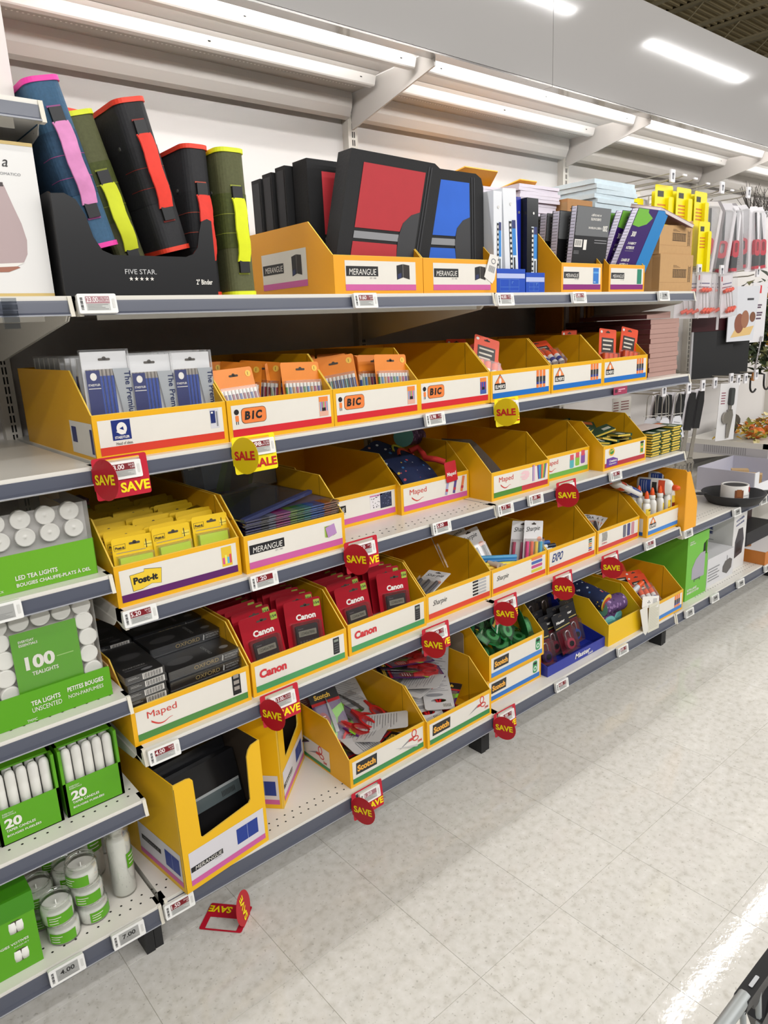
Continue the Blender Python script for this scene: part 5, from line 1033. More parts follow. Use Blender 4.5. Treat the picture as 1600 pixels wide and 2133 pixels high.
# ------------------------------------------------------------------ third shelf goods
PYL = P('F2C81C', 0.42, var=0.04, scale=12); PGN = P('C4DE3C', 0.45); PGN2 = P('D8E84C', 0.5)
def note_pack(label, loc, rot, pad=PGN, grp='yellow sticky note packs in their bin', proto={}, front=True):
    k = (pad.name, front)
    if k not in proto:
        t = thing('sticky_note_pack', label, 'sticky notes', loc, rot, grp); w, h = 0.096, 0.140
        m = MB(FRONT()); m.prism(rr(-w/2, 0, w/2, h, 0.006), -0.0009, 0, PYL); m.build('card', t)
        m = MB(FRONT()); slot(m, 0.004, h-0.016); m.text('Post-it', -w/2+0.007, h-0.025, INK, w=0.021, h=0.006, n=0.0009, bold=0.04); m.ring([(-w/2+0.004, h-0.028), (-w/2+0.030, h-0.026), (-w/2+0.031, h-0.014), (-w/2+0.004, h-0.015)], [(-w/2+0.0045, h-0.0275), (-w/2+0.0295, h-0.0255), (-w/2+0.0305, h-0.0145), (-w/2+0.0045, h-0.0155)], 0.0003, 0.0007, INK); m.rect(w/2-0.022, h-0.030, w/2-0.004, h-0.018, P('F6DC50', 0.4), 0.0007); m.rect(w/2-0.018, h-0.032, w/2-0.016, h-0.012, INK, 0.0009); m.rect(w/2-0.022, h-0.0245, w/2-0.004, h-0.0235, INK, 0.0009); m.rect(-w/2+0.008, h-0.034, w/2-0.020, h-0.0328, GREYI, 0.0007); m.build('print', t)
        if front:
            MB().box((-w/2+0.010, -0.012, 0.012), (w/2-0.010, -0.0010, h-0.044), pad).build('note_pad', t)
            MB().box((-w/2+0.006, -0.0135, 0.006), (w/2-0.006, -0.0008, h-0.039), clear(gloss=0.09)).build('blister', t)
        proto[k] = t; return t
    return dup(proto[k], loc, rot, label)
for i, lb in enumerate(('left', 'middle', 'right')):
    note_pack('yellow sticky note pack with lime pad at the front %s of its bin' % lb, (0.066+0.097*i, 0.040+0.004*i, ZC+(0.006, 0.009, 0.014)[i]), rad(-8, (3, 1.5, 3)[i], 4))
    for j in range(15): note_pack('yellow sticky note pack, %s behind the front %s one' % (ORD[j], lb), (0.066+0.097*i+0.003*math.sin(j*2.1+i), 0.058+0.0235*j, ZC+0.008+0.006*math.sin(j*1.3+2*i)), rad(-9, 1.6*math.sin(j*1.7+i), 3), front=j < 1)
for j, c in enumerate((P('8CA860', 0.5), P('A86C80', 0.5), P('7C5C70', 0.5))): tag(MB().box((0, 0, 0), (0.07, 0.07, 0.007), c).build('note_block', loc=(0.018, 0.37+0.0*j, ZC+0.1555+0.0085*j)), 'muted %s note block lying on the rear note packs' % ('green', 'rose', 'plum')[j], 'sticky notes', 'note blocks on the rear packs')
# clear folders
BANDS = ['2C2A70', '2C2A70', '38383C', '8C9098', 'C0307C', 'B8388C', '8CB83C', '4C9C4C', '2C9C8C', '2C7CC8', '2C64B8', 'D0703C', 'C89060']
def folder_mesh():
    m = MB(); m.box((-0.142, 0.0, 0.0), (0.142, 0.30, 0.0042), clear('C8C8D8', 0.10, 0.08, 0.8))
    for i, c in enumerate(BANDS):
        a = -0.138+0.276*i/len(BANDS); m.box((a, 0.002, 0.0006), (a+0.276/len(BANDS)-0.001, 0.05, 0.0036), P(c, 0.3))
    m.box((-0.138, 0.052, 0.001), (0.138, 0.292, 0.003), P('8C88A0', 0.4)); return m
me = None
for i in range(22):
    if me is None: o = folder_mesh().build('clear_folder'); me = o.data
    else: o = put('clear_folder', me)
    o.location = (0.472+0.003*math.sin(i*2.2), 0.014+0.003*math.cos(i*1.7), ZC+0.004+0.0058*i); o.rotation_euler = (math.radians(0.3*math.sin(i)), 0, math.radians(0.8*math.sin(i*1.3)))
    tag(o, 'clear folder with a rainbow edge band, topmost of the stack' if i == 21 else 'clear folder with a rainbow edge band, %s from the top of the stack' % ORD[21-i], 'folder', 'clear folders stacked in their bin')
t = thing('clear_folder', 'clear folder with a dark navy spine bar sliding off the folder stack', 'folder', (0.455, 0.055, ZC+0.136), rad(3, -4, 16)); MB().box((-0.13, 0, 0), (0.13, 0.20, 0.004), clear('D8D8E0', 0.2, 0.06)).build('sheet', t); MB().box((-0.13, -0.004, -0.001), (0.13, 0.010, 0.008), P('28305C', 0.3)).build('spine_bar', t)
t = thing('divider_pack', 'wrapped divider pack with a round 8 and fanned green dividers, standing behind', 'dividers', (0.485, 0.335, ZC+0.132), rad(-6, -2, -3)); m = MB(FRONT()); m.prism(rr(-0.14, 0, 0.14, 0.165, 0.003), -0.003, 0, P('3C4858', 0.35, var=0.15, scale=12)); m.build('card', t)
m = MB(FRONT()); m.rect(-0.09, 0.02, 0.14, 0.162, P('67788A', 0.35, var=0.35, scale=14), 0.0006); m.rect(0.05, 0.0, 0.135, 0.165, P('9A9A94', 0.4), 0.0010); m.poly([(-0.06, 0.01), (0.02, -0.0), (0.06, 0.08), (-0.015, 0.112)], P('5C7C2C', 0.35), 0.0012); m.poly([(-0.04, 0.005), (0.055, 0.012), (0.075, 0.07), (0.0, 0.105)], P('4C6030', 0.35), 0.0014); m.poly([(-0.02, 0.0), (0.04, 0.0), (0.055, 0.055), (0.005, 0.075)], P('4C4424', 0.35), 0.0016); m.ell(-0.112, 0.118, 0.014, 0.014, P('8CB0D8', 0.4), 0.001); m.text('8', -0.112, 0.110, NAVY, h=0.016, n=0.0015, anchor='c', bold=0.03); m.text('tabs', -0.128, 0.084, WHT, h=0.008, n=0.001); m.rect(-0.084, 0.098, -0.036, 0.146, WHT, 0.0012)
for i in range(9): m.rect(-0.080+0.0048*i, 0.112, -0.0775+0.0048*i, 0.140, INK, 0.0015)
m.build('print', t); MB().box((-0.145, -0.004, -0.002), (0.145, 0.005, 0.170), clear(gloss=0.12)).build('clear_wrap', t)
# dark scrap in the next bin, pencil case, sharpeners, crayons
t = thing('pencil_pouch', 'dark crumpled pouch at the bottom of the set-back bin', 'pouch', (0.765, 0.22, ZC+0.004)); m = MB(); m.sheet(lambda a, b: (-0.09+0.18*a, -0.02+0.16*b, 0.048*math.sin(math.pi*a)*math.sin(math.pi*min(1, b*1.0))*(0.7+0.3*math.sin(9*a+4*b))), 14, 10, P('24262C', 0.6, var=0.3, scale=80)); m.build('cloth', t)
def dotted(base, spots, scale=55, size=0.32):
    m = bpy.data.materials.new('printed_cloth'); m.use_nodes = True; nt = m.node_tree; b = nt.nodes['Principled BSDF']; b.inputs['Roughness'].default_value = 0.7
    tc = nt.nodes.new('ShaderNodeTexCoord'); vo = nt.nodes.new('ShaderNodeTexVoronoi'); vo.inputs['Scale'].default_value = scale; nt.links.new(tc.outputs['Object'], vo.inputs['Vector'])
    cr = nt.nodes.new('ShaderNodeValToRGB'); cr.color_ramp.interpolation = 'CONSTANT'; e = cr.color_ramp.elements
    while len(e) < len(spots)+1: e.new(0.5)
    for i, h in enumerate([base]+spots): e[i].position = 0.45*i/len(spots)+(0.50 if i else 0); e[i].color = hexc(h)
    sp = nt.nodes.new('ShaderNodeSeparateColor'); nt.links.new(vo.outputs['Color'], sp.inputs[0]); nt.links.new(sp.outputs[0], cr.inputs[0])
    lt = nt.nodes.new('ShaderNodeMath'); lt.operation = 'LESS_THAN'; lt.inputs[1].default_value = size; nt.links.new(vo.outputs['Distance'], lt.inputs[0])
    mx = nt.nodes.new('ShaderNodeMix'); mx.data_type = 'RGBA'; mx.inputs['A'].default_value = hexc(base); nt.links.new(cr.outputs[0], mx.inputs['B']); nt.links.new(lt.outputs[0], mx.inputs['Factor']); nt.links.new(mx.outputs['Result'], b.inputs['Base Color'])
    return m
NAVP = dotted('16254E', ['D8B83C', 'C8D0DC', 'C84C58', '3C78B8', 'D8A088'], 62, 0.30); PURPL = dotted('5A3C6E', ['8C6C9C', '3C2850', 'A88CB8', '70487C'], 90, 0.6)
t = thing('pencil_case', 'navy patterned pencil case slumped over the set-back bin front', 'pencil case', (1.055, 0.13, ZC)); m = MB()
def pcase(a, b):
    x = -0.050+0.150*a; y = 0.020+0.22*b; z = 0.098+0.075*b+0.030*math.sin(math.pi*a)+0.012*math.sin(6*a+3*b)-0.010*a-0.055*(1-b)**3-0.020*(1-a)**2*(1-b); return (x-0.05*b*b+0.012*math.sin(4*b), y, z)
m.sheet(pcase, 18, 18, NAVP); m.sheet(lambda a, b: (lambda p: (p[0], p[1]+0.004, p[2]-0.055*math.sin(math.pi*a)-0.003))(pcase(1-a, b)), 18, 18, NAVP); m.build('cloth_body', t)
m = MB(); m.tube([pcase(0.55+0.45*i/9, 0.62+0.10*math.sin(i/3)) for i in range(10)], 0.006, P('D8502C', 0.6)); m.tube([tuple(Vector(pcase(0.55+0.42*i/9, 0.70+0.10*math.sin(i/3)))+Vector((0, 0, 0.004))) for i in range(10)], 0.004, P('C8C83C', 0.5)); m.build('zip', t)
m = MB(); m.tube([(0.070, 0.16, 0.160), (0.098, 0.15, 0.170), (0.104, 0.13, 0.150), (0.086, 0.10, 0.140), (0.094, 0.06, 0.140), (0.112, 0.035, 0.130)], 0.010, P('D23430', 0.6), n=8); m.build('red_loop', t)
m = MB(frame((0.080, -0.003, 0.070), (1, 0, 0.06), (0, 0.12, 1))); m.prism(rr(0, 0, 0.052, 0.066, 0.004), 0, 0.001, P('C41E2C', 0.4)); g = m.build('hang_tag', t); m.v, m.f, m.m, m.mats, m.sm = [], [], [], [], set(); m.text('Maped', 0.006, 0.016, WHT, w=0.040, h=0.016, n=0.002, bold=0.02); m.build('hang_tag_lettering', g)
t = thing('pencil_case', 'purple glittery pencil case lying at the back above the set-back bin', 'pencil case', (1.20, 0.36, ZC+0.195), rad(0, 8, 30)); m = MB(); m.cyl((-0.09, 0, 0), (0.08, 0, 0), 0.034, PURPL, r2=0.030, n=16); m.build('cloth_tube', t); MB().cyl((-0.094, 0, 0), (-0.088, 0, 0), 0.035, P('5C9C98', 0.6), n=16).build('end_disc', t)
t = thing('card_flap', 'curved grey card flap standing in the pen bin', 'card', (1.400, 0.034, ZC+0.004)); m = MB(); 
def flap(a, b): return (-0.140+0.09*a+0.05*math.sin(a*2.4)*(1), 0.015+0.30*a+0.02*b, 0.150*b*(1-0.25*a)+0.0)
m.sheet(lambda a, b: (-0.146+0.02*b+0.065*math.sin(math.pi*0.5*(1-a)), 0.012+0.24*a, (0.06+0.12*min(1, a*1.8))*b), 14, 6, P('6B6460', 0.5)); m.build('flap_sheet', t)
TEAL = P('3C7C84', 0.35)
for i, (x, y, z, r) in enumerate(((1.655, 0.19, 0.004, 20), (1.690, 0.21, 0.020, -15), (1.640, 0.25, 0.034, 5), (1.665, 0.235, 0.05, 35))):
    t = thing('sharpener_pack', 'teal and red carded pack at the bottom of the sharpener bin, %s' % ('front left', 'front right', 'rear', 'topmost')[i], 'sharpener', (x, y, ZC+z), rad(-72, 0, r), 'carded packs in the sharpener bin'); m = MB(FRONT()); m.prism(rr(-0.04, 0, 0.04, 0.11, 0.008), -0.001, 0, P('A83040', 0.4)); m.build('card', t); MB().box((-0.030, -0.022, 0.01), (0.030, -0.001, 0.07), TEAL).build('sharpener', t)
GBX = P('2C6A34', 0.42, var=0.1, scale=30); CYL_ = P('E2C24C', 0.45)
def crayon_box(label, loc, rot, grp, proto={}):
    if 'p' not in proto:
        t = thing('crayon_box', label, 'crayons', loc, rot, grp); MB().box((-0.036, -0.058, 0), (0.036, 0.058, 0.0105), P('24482E', 0.42)).build('box_body', t)
        m = MB(); m.box((-0.0365, -0.0587, 0.002), (0.026, -0.0580, 0.0086), CYL_); m.box((-0.0367, -0.0585, 0.002), (-0.0360, 0.04, 0.0086), CYL_); m.box((-0.016, -0.050, 0.0105), (0.006, -0.018, 0.0111), P('D8D8C8', 0.5)); m.box((-0.02, 0.026, 0.0105), (0.026, 0.05, 0.0111), P('C86430', 0.5)); m.build('yellow_print', t)
        proto['p'] = t; return t
    return dup(proto['p'], loc, rot, label, grp)
random.seed(21)
for i in range(46):
    x, y = 2.024+0.115*(2*random.random()-1)*1.0, 0.085+0.33*random.random(); lay = i//10
    crayon_box('green crayon box tumbled in the heap, ' + ('lower layer', 'middle layer', 'upper layer', 'topmost layer', 'topmost layer')[lay] + (' at the back' if y > 0.25 else ' near the front') + (' left' if x < 2.024 else ' right'), (x, y, ZC+0.070+0.012*lay+0.006*random.random()), (random.uniform(-0.35, 0.35), random.uniform(-0.3, 0.3), random.uniform(-1.2, 1.2)), 'crayon boxes heaped in their bin')
for s, (x, n, lb) in enumerate(((2.262, 9, 'left'), (2.345, 9, 'left'), (2.428, 10, 'right'))):
    for i in range(n): crayon_box('green and yellow crayon box, %s from the top of the %s flat pile' % (ORD[n-1-i], ('left', 'middle', 'right')[s]) if i < n-1 else 'topmost crayon box of the %s flat pile' % ('left', 'middle', 'right')[s], (x+0.002*math.sin(i*2.7+s), 0.085+0.002*math.cos(i*3.1), ZC+0.0006+0.0108*i), (0, 0, 0.02*math.sin(i*1.9)), 'crayon boxes piled right of the bins')
t = tag(MB().box((2.20, 0.06, 0), (2.40, 0.16, 0.002), P('D8C8C4', 0.5)).build('loose_sheet', loc=(0, 0, ZC+0.110)), 'pale loose card lying across the crayon piles', 'card')
# ------------------------------------------------------------------ fourth shelf goods
TIN = P('1E1E21', 0.28, var=0.2, scale=40, coat=0.6)
def geo_tin(label, loc, rot, end_on, proto={}):
    if end_on not in proto:
        t = thing('geometry_tin', label, 'tin', loc, rot, 'black geometry tins in their bin')
        w, d, h = (0.090, 0.185, 0.0175) if end_on else (0.190, 0.092, 0.0215)
        MB(TOP()).prism(rr(-w/2, 0, w/2, d, 0.006), 0, h*0.55, TIN).build('tin_base', t); MB(TOP()).prism(rr(-w/2-0.0007, -0.0007, w/2+0.0007, d+0.0007, 0.006), h*0.58, h, TIN).build('tin_lid', t)
        m = MB(FRONT()); gd = P('A8925C', 0.4); gw = P('B8B8B4', 0.45)
        if end_on:
            m.rect(-0.006, 0.002, 0.042, h-0.0015, WHT, 0.0012)
            for i in range(13): m.rect(-0.003+0.0033*i, 0.003, -0.0016+0.0033*i+0.0006*(i % 2), h-0.0025, INK, 0.0016)
            m.rect(-0.040, 0.009, -0.014, 0.010, gw, 0.0012); m.rect(-0.040, 0.012, -0.020, 0.0128, gw, 0.0012)
        else:
            m.text('OXFORD', -0.030, 0.006, gd, w=0.066, h=0.010, n=0.0013); m.poly([(0.044, 0.004), (0.048, 0.003), (0.050, 0.016), (0.047, 0.019)], gw, 0.0013); m.text('MATHEMATICAL', 0.053, 0.0125, gw, w=0.038, h=0.0045, n=0.0013); m.text('INSTRUMENTS', 0.053, 0.006, gw, w=0.034, h=0.0045, n=0.0013)
        m.build('side_print', t)
        m = MB(TOP((0, 0, h)))
        if end_on: m.text('OXFORD', -0.034, 0.040, gw, w=0.052, h=0.007, n=0.0006, anchor='l'); m.rect(-0.034, 0.030, 0.02, 0.032, GREYI, 0.0006); m.ell(0.012, 0.016, 0.014, 0.006, GREYI, 0.0006); m.ell(0.004, 0.105, 0.028, 0.018, P('4A4A4C', 0.4), 0.0006)
        else: m.ell(-0.046, 0.040, 0.034, 0.018, P('5A5A5C', 0.4), 0.0006); m.ell(0.070, 0.034, 0.012, 0.009, P('8C8C8C', 0.4), 0.0006); m.text('OXFORD', 0.024, 0.075, gw, w=0.055, h=0.008, n=0.0006, rot=-math.pi/2)
        m.build('lid_print', t)
        MB().box((-w/2-0.0016, -0.0028, -0.0002), (w/2+0.0016, d+0.0015, h+0.0012), clear(gloss=0.07)).build('shrink_wrap', t)
        proto[end_on] = t; return t
    return dup(proto[end_on], loc, rot, label)
nth = ('topmost', 'second', 'third', 'fourth', 'fifth', 'lower', 'lower', 'lower', 'lower')
for i in range(8): geo_tin('black tin with a white barcode end, %s in the left pile' % nth[i], (0.050+0.003*math.sin(2.1*i), 0.034+0.003*math.cos(1.3*i), ZD+0.145-0.0192*i), (0, 0, 0.03*math.sin(i)), True)
for i in range(4): geo_tin('black tin of the left rear pile in shadow, %s' % nth[i], (0.050, 0.235, ZD+0.150-0.0192*i), (0, 0, 0.02*math.sin(2*i)), True)
for i in range(5): geo_tin('black tin with gold lettering, %s in the right front pile' % nth[i], (0.202+0.004*math.sin(2*i+1), 0.046+0.005*math.cos(2*i), ZD+0.112-0.0233*i), (0, 0, 0.03*math.sin(1.4*i+0.5)), False)
for i in range(5): geo_tin('black tin with gold lettering, %s in the right middle pile' % nth[i], (0.205+0.004*math.sin(3*i), 0.148, ZD+0.137-0.0233*i), (0, 0, 0.02*math.sin(1.9*i)), False)
for i in range(4): geo_tin('black tin with gold lettering, %s in the right rear pile' % nth[i], (0.205, 0.252, ZD+0.140-0.0233*i), (0, 0, -0.02), False)
CRD = P('AE1426', 0.3, var=0.06, scale=20, coat=0.5); CALC = P('26272A', 0.4); KEY = P('4C4E54', 0.45)
def calc_pack(label, loc, rot, front=True, proto={}):
    if front not in proto:
        t = thing('calculator_pack', label, 'calculator', loc, rot, 'red carded calculators'); w, h = 0.112, 0.178
        MB(FRONT()).prism(rr(-w/2, 0, w/2, h, 0.007), -0.001, 0, CRD).build('card', t)
        m = MB(FRONT()); slot(m, 0.008, h-0.018, w=0.03); m.text('Canon', 0.006, h-0.056, WHT, w=0.060, h=0.017, n=0.001, bold=0.045, anchor='c'); m.rrect(w/2-0.022, h-0.026, w/2-0.003, h-0.007, 0.002, P('A8C048', 0.4), 0.0009); m.text('154', w/2-0.0205, h-0.020, INK, w=0.016, h=0.007, n=0.0014, bold=0.02); m.build('print', t)
        if front:
            c = MB(FRONT((0, -0.006, 0))).prism(rr(-0.032, 0.004, 0.034, h-0.070, 0.004), -0.005, 0.003, CALC).build('calculator', t)
            m = MB(FRONT((0, -0.0092, 0))); m.rrect(-0.026, h-0.100, 0.028, h-0.084, 0.0015, P('94A090', 0.25), 0.0004); m.text('1234567890', -0.020, h-0.096, P('3A443A', 0.4), w=0.042, h=0.008, n=0.0009); m.text('Canon', -0.026, h-0.080, GREYI, h=0.004, n=0.0006); m.build('screen', c)
            m = MB()
            for r in range(6):
                for q in range(6): m.box((-0.026+0.0092*q, -0.0104, 0.012+0.0098*r), (-0.0195+0.0092*q, -0.0085, 0.017+0.0098*r), KEY)
            m.build('keys', c)['kind'] = 'stuff'
            m = MB(FRONT()); m.prism(rr(-0.043, 0.002, 0.045, h-0.062, 0.006), 0.0, 0.014, clear('F4E8E8', 0.05, 0.36)); m.build('blister', t)
        proto[front] = t; return t
    return dup(proto[front], loc, rot, label)
for c, (x, y, z, ry, rz, lb) in enumerate(((0.392, 0.058, 0.010, -3, -5, 'leftmost at the front'), (0.516, 0.060, 0.012, 2, -8, 'at the front, right half of the left bin'), (0.704, 0.064, 0.006, -2, -5, 'at the front left of the right bin'), (0.842, 0.058, 0.008, 3, -7, 'at the front right of the right bin'))):
    calc_pack('red carded black calculator '+lb, (x, y, ZD+z), rad(-13, ry, rz))
    for j in range(9): calc_pack('red calculator card, %s behind the one ' % ORD[j]+lb, (x-0.004*j*(0.6 if c % 2 else 1), y+0.036+0.030*j, ZD+z+0.004), rad(-14, ry+0.7*math.sin(j*2), rz), front=False)
t = tag(MB().box((0, 0, 0), (0.10, 0.16, 0.012), WHT).build('paper_slip', loc=(0.755, 0.06, ZD+0.060), rot=rad(-20, 0, 10)), 'white paper slip between the two right calculators', 'paper')
# markers
def rod(t, nm, p, q, r, mat, cap=None, f=0.35):
    p, q = Vector(p), Vector(q); s = p+(q-p)*(1-f); o = MB().cyl(p, s, r, mat, n=10).build(nm, t)
    if cap: MB().cyl(s, q, r*1.08, cap, n=10).build('cap', o)
def marker(label, p, q, r, body, cap, grp, nm='marker'):
    p = Vector(p); q = Vector(q); t = thing(nm, label, 'pen', tuple(p), (0, 0, 0), grp); d = q-p; s = d*0.62
    MB().cyl((0, 0, 0), s, r, body, n=10).build('barrel', t); MB().cyl(s, d, r*1.07, cap, n=10).build('cap', t); return t
KM = P('222226', 0.3); GM = P('B4B4B8', 0.3)
def white_card(label, loc, rot, cols, script='Sharpie', w=0.085, h=0.165, nm='marker_pack', grp='white carded markers', dark=False):
    t = thing(nm, label, 'markers', loc, rot, grp); MB(FRONT()).prism(rr(-w/2, 0, w/2, h, 0.004), -0.0008, 0, P('E6E4E4', 0.35)).build('card', t)
    m = MB(FRONT()); slot(m, 0, h-0.012, w=0.02); m.text(script, -w/2+0.008, h-0.046, INK, w=w*0.72, h=0.022, n=0.0009, shear=0.3, rot=0.12); m.ell(w/2-0.014, h-0.066, 0.011, 0.009, P('E8A088', 0.4), 0.0008); m.build('print', t)
    for i, c in enumerate(cols):
        x = -w/2+0.012+(w-0.024)*i/max(1, len(cols)-1); MB().cyl((x, -0.008, 0.006), (x, -0.008, h*0.54), 0.0062, P(c, 0.3), n=8).build('marker', t)
    MB().box((-w/2+0.003, -0.017, 0.002), (w/2-0.003, -0.0008, h*0.60), clear(gloss=0.10)).build('blister', t); return t
white_card('black marker pack lying flat in the black marker bin', (1.040, 0.10, ZD+0.040), rad(-84, 0, 8), ['2A2A2E']*4, grp='packs lying in the marker bins'); white_card('grey marker pack lying across the black marker bin', (0.985, 0.13, ZD+0.055), rad(-78, 0, -74), ['54545A']*3, grp='packs lying in the marker bins')
for i in range(3): marker('black marker loose in the black marker bin, %s' % ('front', 'middle', 'rear')[i], (0.975+0.02*i, 0.055+0.022*i, ZD+0.016+0.01*i), (1.11+0.02*i, 0.068+0.03*i, ZD+0.016+0.012*i), 0.0075, GM if i == 1 else KM, KM, 'loose black markers')
white_card('white marker card with neon highlighters, rightmost of the standing pair', (1.497, 0.066, ZD+0.046), rad(-8, 10, -14), ['F0408C', 'F87858', 'F8D84C', '4CB8E0'], h=0.162); white_card('white marker card half hidden behind the neon one', (1.470, 0.100, ZD+0.042), rad(-6, 8, -30), ['C03060', 'A02858', '802048'], h=0.165)
for i in range(3): white_card('white marker card in the rear of the colour marker bin, %s' % ('left', 'middle', 'right')[i], (1.285+0.030*i, 0.24-0.045*i, ZD+0.062-0.008*i), rad(-30, -14, -20), ['4A4A50', '6C6C72', '4A4A50'], h=0.16)
for i, c in enumerate(('E8386C', 'F0688C', 'F0C83C', 'E8D84C', '2C78B8', '58A8D8')): marker('loose %s highlighter at the left of the colour marker bin' % ('deep pink', 'light pink', 'amber', 'yellow', 'blue', 'pale blue')[i], (1.268+0.012*i, 0.120+0.008*i, ZD+0.050+0.009*i), (1.390+0.012*i, 0.058+0.008*i, ZD+0.044+0.008*i), 0.0075, P(c, 0.35), P(c, 0.3), 'loose highlighters')
for i in range(5): marker('grey-ended marker in a fan inside the colour marker bin, %s from the left' % ('first', 'second', 'third', 'fourth', 'fifth')[i], (1.33+0.021*i, 0.20, ZD+0.085-0.004*i), (1.345+0.021*i, 0.092, ZD+0.077-0.006*i), 0.0085, P('4C4C50', 0.4), P('C8B8A8', 0.4), 'fanned markers')
for i in range(6): marker('blue and white whiteboard marker lying in its bin, %s' % ('nearest', 'second', 'third', 'fourth', 'fifth', 'rearmost')[i], (1.572+0.006*i, 0.080+0.024*i, ZD+0.060+0.008*i), (1.70, 0.060+0.028*i, ZD+0.052+0.006*i), 0.0085, P('E4E8EC', 0.3), P('2C5CA8' if i % 2 else '28303C', 0.35), 'whiteboard markers in their bin')
white_card('blue whiteboard marker pack under the loose markers', (1.66, 0.09, ZD+0.040), rad(-80, 0, 24), ['2C58A0', '2C58A0', '282C34', '2C58A0'], 'EXPO', grp='packs lying in the marker bins')
for i in range(3): white_card('white ballpoint card lying in the striped-emblem bin, %s' % ('topmost', 'middle', 'lowest')[i], (1.900+0.03*i, 0.085+0.035*i, ZD+0.068-0.014*i), rad(-80, 4, -50-12*i), ['3C3C44', 'C8707C', '3C3C44'], 'ZEBRA', w=0.07, h=0.19, grp='packs lying in the ballpoint bin')
# glue bottles
GW = P('ECEAE4', 0.3, var=0.02); OCAP = P('F25A1E', 0.4)
def small_bottle(label, loc, rz, proto=[None]):
    if proto[0] is None:
        t = thing('glue_bottle', label, 'glue', loc, (0, 0, rz), 'small glue bottles with orange caps')
        m = MB(); T0 = Matrix.Scale(0.72, 4, (0, 1, 0)); m.T = T0; m.lathe([(0, 0), (0.020, 0), (0.0225, 0.003), (0.0225, 0.075), (0.020, 0.085), (0.013, 0.092), (0.0115, 0.094), (0, 0.094)], GW, n=18); m.build('bottle', t)
        m = MB(); m.lathe([(0.0, 0.093), (0.0135, 0.093), (0.0135, 0.108), (0.010, 0.111), (0, 0.111)], GW, n=14); m.build('collar', t)
        m = MB(); m.lathe([(0, 0.110), (0.0095, 0.110), (0.009, 0.122), (0.0055, 0.137), (0.002, 0.143), (0, 0.1435)], OCAP, n=12); m.build('cap', t)
        m = MB(T0); m.sheet(lambda a, b: (0.0229*math.cos(math.radians(200+140*a)), 0.0229*math.sin(math.radians(200+140*a)), 0.012+0.058*b), 10, 1, P('F0D040', 0.4)); l = m.build('label', t)
        m = MB(T0); m.sheet(lambda a, b: (0.0233*math.cos(math.radians(205+130*a)), 0.0233*math.sin(math.radians(205+130*a)), 0.016+0.022*b), 10, 1, P('8C2820', 0.4)); m.sheet(lambda a, b: (0.0236*math.cos(math.radians(240+60*a)), 0.0236*math.sin(math.radians(240+60*a)), 0.060+0.005*b), 6, 1, INK); m.build('label_print', l); proto[0] = t; return t
    return dup(proto[0], loc, (0, 0, rz), label)
for i, (x, y, z, lb) in enumerate(((2.228, 0.040, 0.003, 'first from the left in front'), (2.290, 0.050, 0.006, 'second from the left in front'), (2.345, 0.045, 0.006, 'third from the left in front'), (2.400, 0.042, 0.010, 'fourth from the left in front'), (2.452, 0.045, 0.020, 'fifth, rightmost in front'), (2.215, 0.095, 0.010, 'leftmost of the second row'), (2.268, 0.100, 0.012, 'right of the second row'))):
    small_bottle('small white glue bottle with orange cap, '+lb, (x, y, ZD+z+0.046), (0.2, 1.3, 0.9, 0.5, 0.2, 0.6, 1.0)[i])
def big_bottle(label, loc, rot, proto=[None]):
    if proto[0] is None:
        t = thing('large_glue_bottle', label, 'glue', loc, rot, 'large glue bottles lying on top'); T0 = Matrix.Scale(0.55, 4, (0, 1, 0))
        m = MB(T0); m.lathe([(0, 0), (0.031, 0), (0.036, 0.005), (0.036, 0.125), (0.030, 0.142), (0.016, 0.150), (0, 0.150)], GW, n=22); m.build('bottle', t)
        m = MB(); m.lathe([(0, 0.149), (0.013, 0.149), (0.012, 0.166), (0.006, 0.178), (0, 0.179)], OCAP, n=12); m.build('cap', t)
        for s, nm in ((270, 'front_label'), (90, 'back_label')):
            m = MB(T0); sh = lambda a0, a1, z0, z1, r, c: m.sheet(lambda a, b: (r*math.cos(math.radians(s+a0+(a1-a0)*a)), r*math.sin(math.radians(s+a0+(a1-a0)*a)), z0+(z1-z0)*b), 8, 1, c)
            sh(-62, 62, 0.012, 0.120, 0.0364, P('2C4A98', 0.4)); sh(-62, 62, 0.060, 0.092, 0.0367, P('E4E0DC', 0.4)); sh(-62, 62, 0.092, 0.120, 0.0368, P('D85030', 0.4)); sh(-40, 45, 0.066, 0.086, 0.0371, INK)
            for z in (0.020, 0.030, 0.040): sh(-50, 50, z, z+0.003, 0.0369, P('A8B4D4', 0.4))
            m.build(nm, t)
        proto[0] = t; return t
    return dup(proto[0], loc, rot, label)
for lb, loc, rot in (('lying crosswise at the left, behind the small bottles', (2.345, 0.150, ZD+0.185), rad(88, 82, 10)), ('lying tilted in the middle behind the small bottles', (2.445, 0.155, ZD+0.195), rad(84, 74, 12)), ('lying at the right against the orange bin wall', (2.490, 0.230, ZD+0.165), rad(88, 84, 14)), ('lying on top of the others, base towards the aisle', (2.365, 0.17, ZD+0.232), rad(-80, 0, 38)), ('sliding down the left side onto the bin wall', (2.235, 0.085, ZD+0.170), rad(-62, 0, 66)), ('underneath, at the rear left', (2.33, 0.26, ZD+0.10), rad(88, 84, 10)), ('underneath, at the rear right', (2.45, 0.30, ZD+0.06), rad(88, 84, 4))): big_bottle('large white glue bottle '+lb, loc, rot)
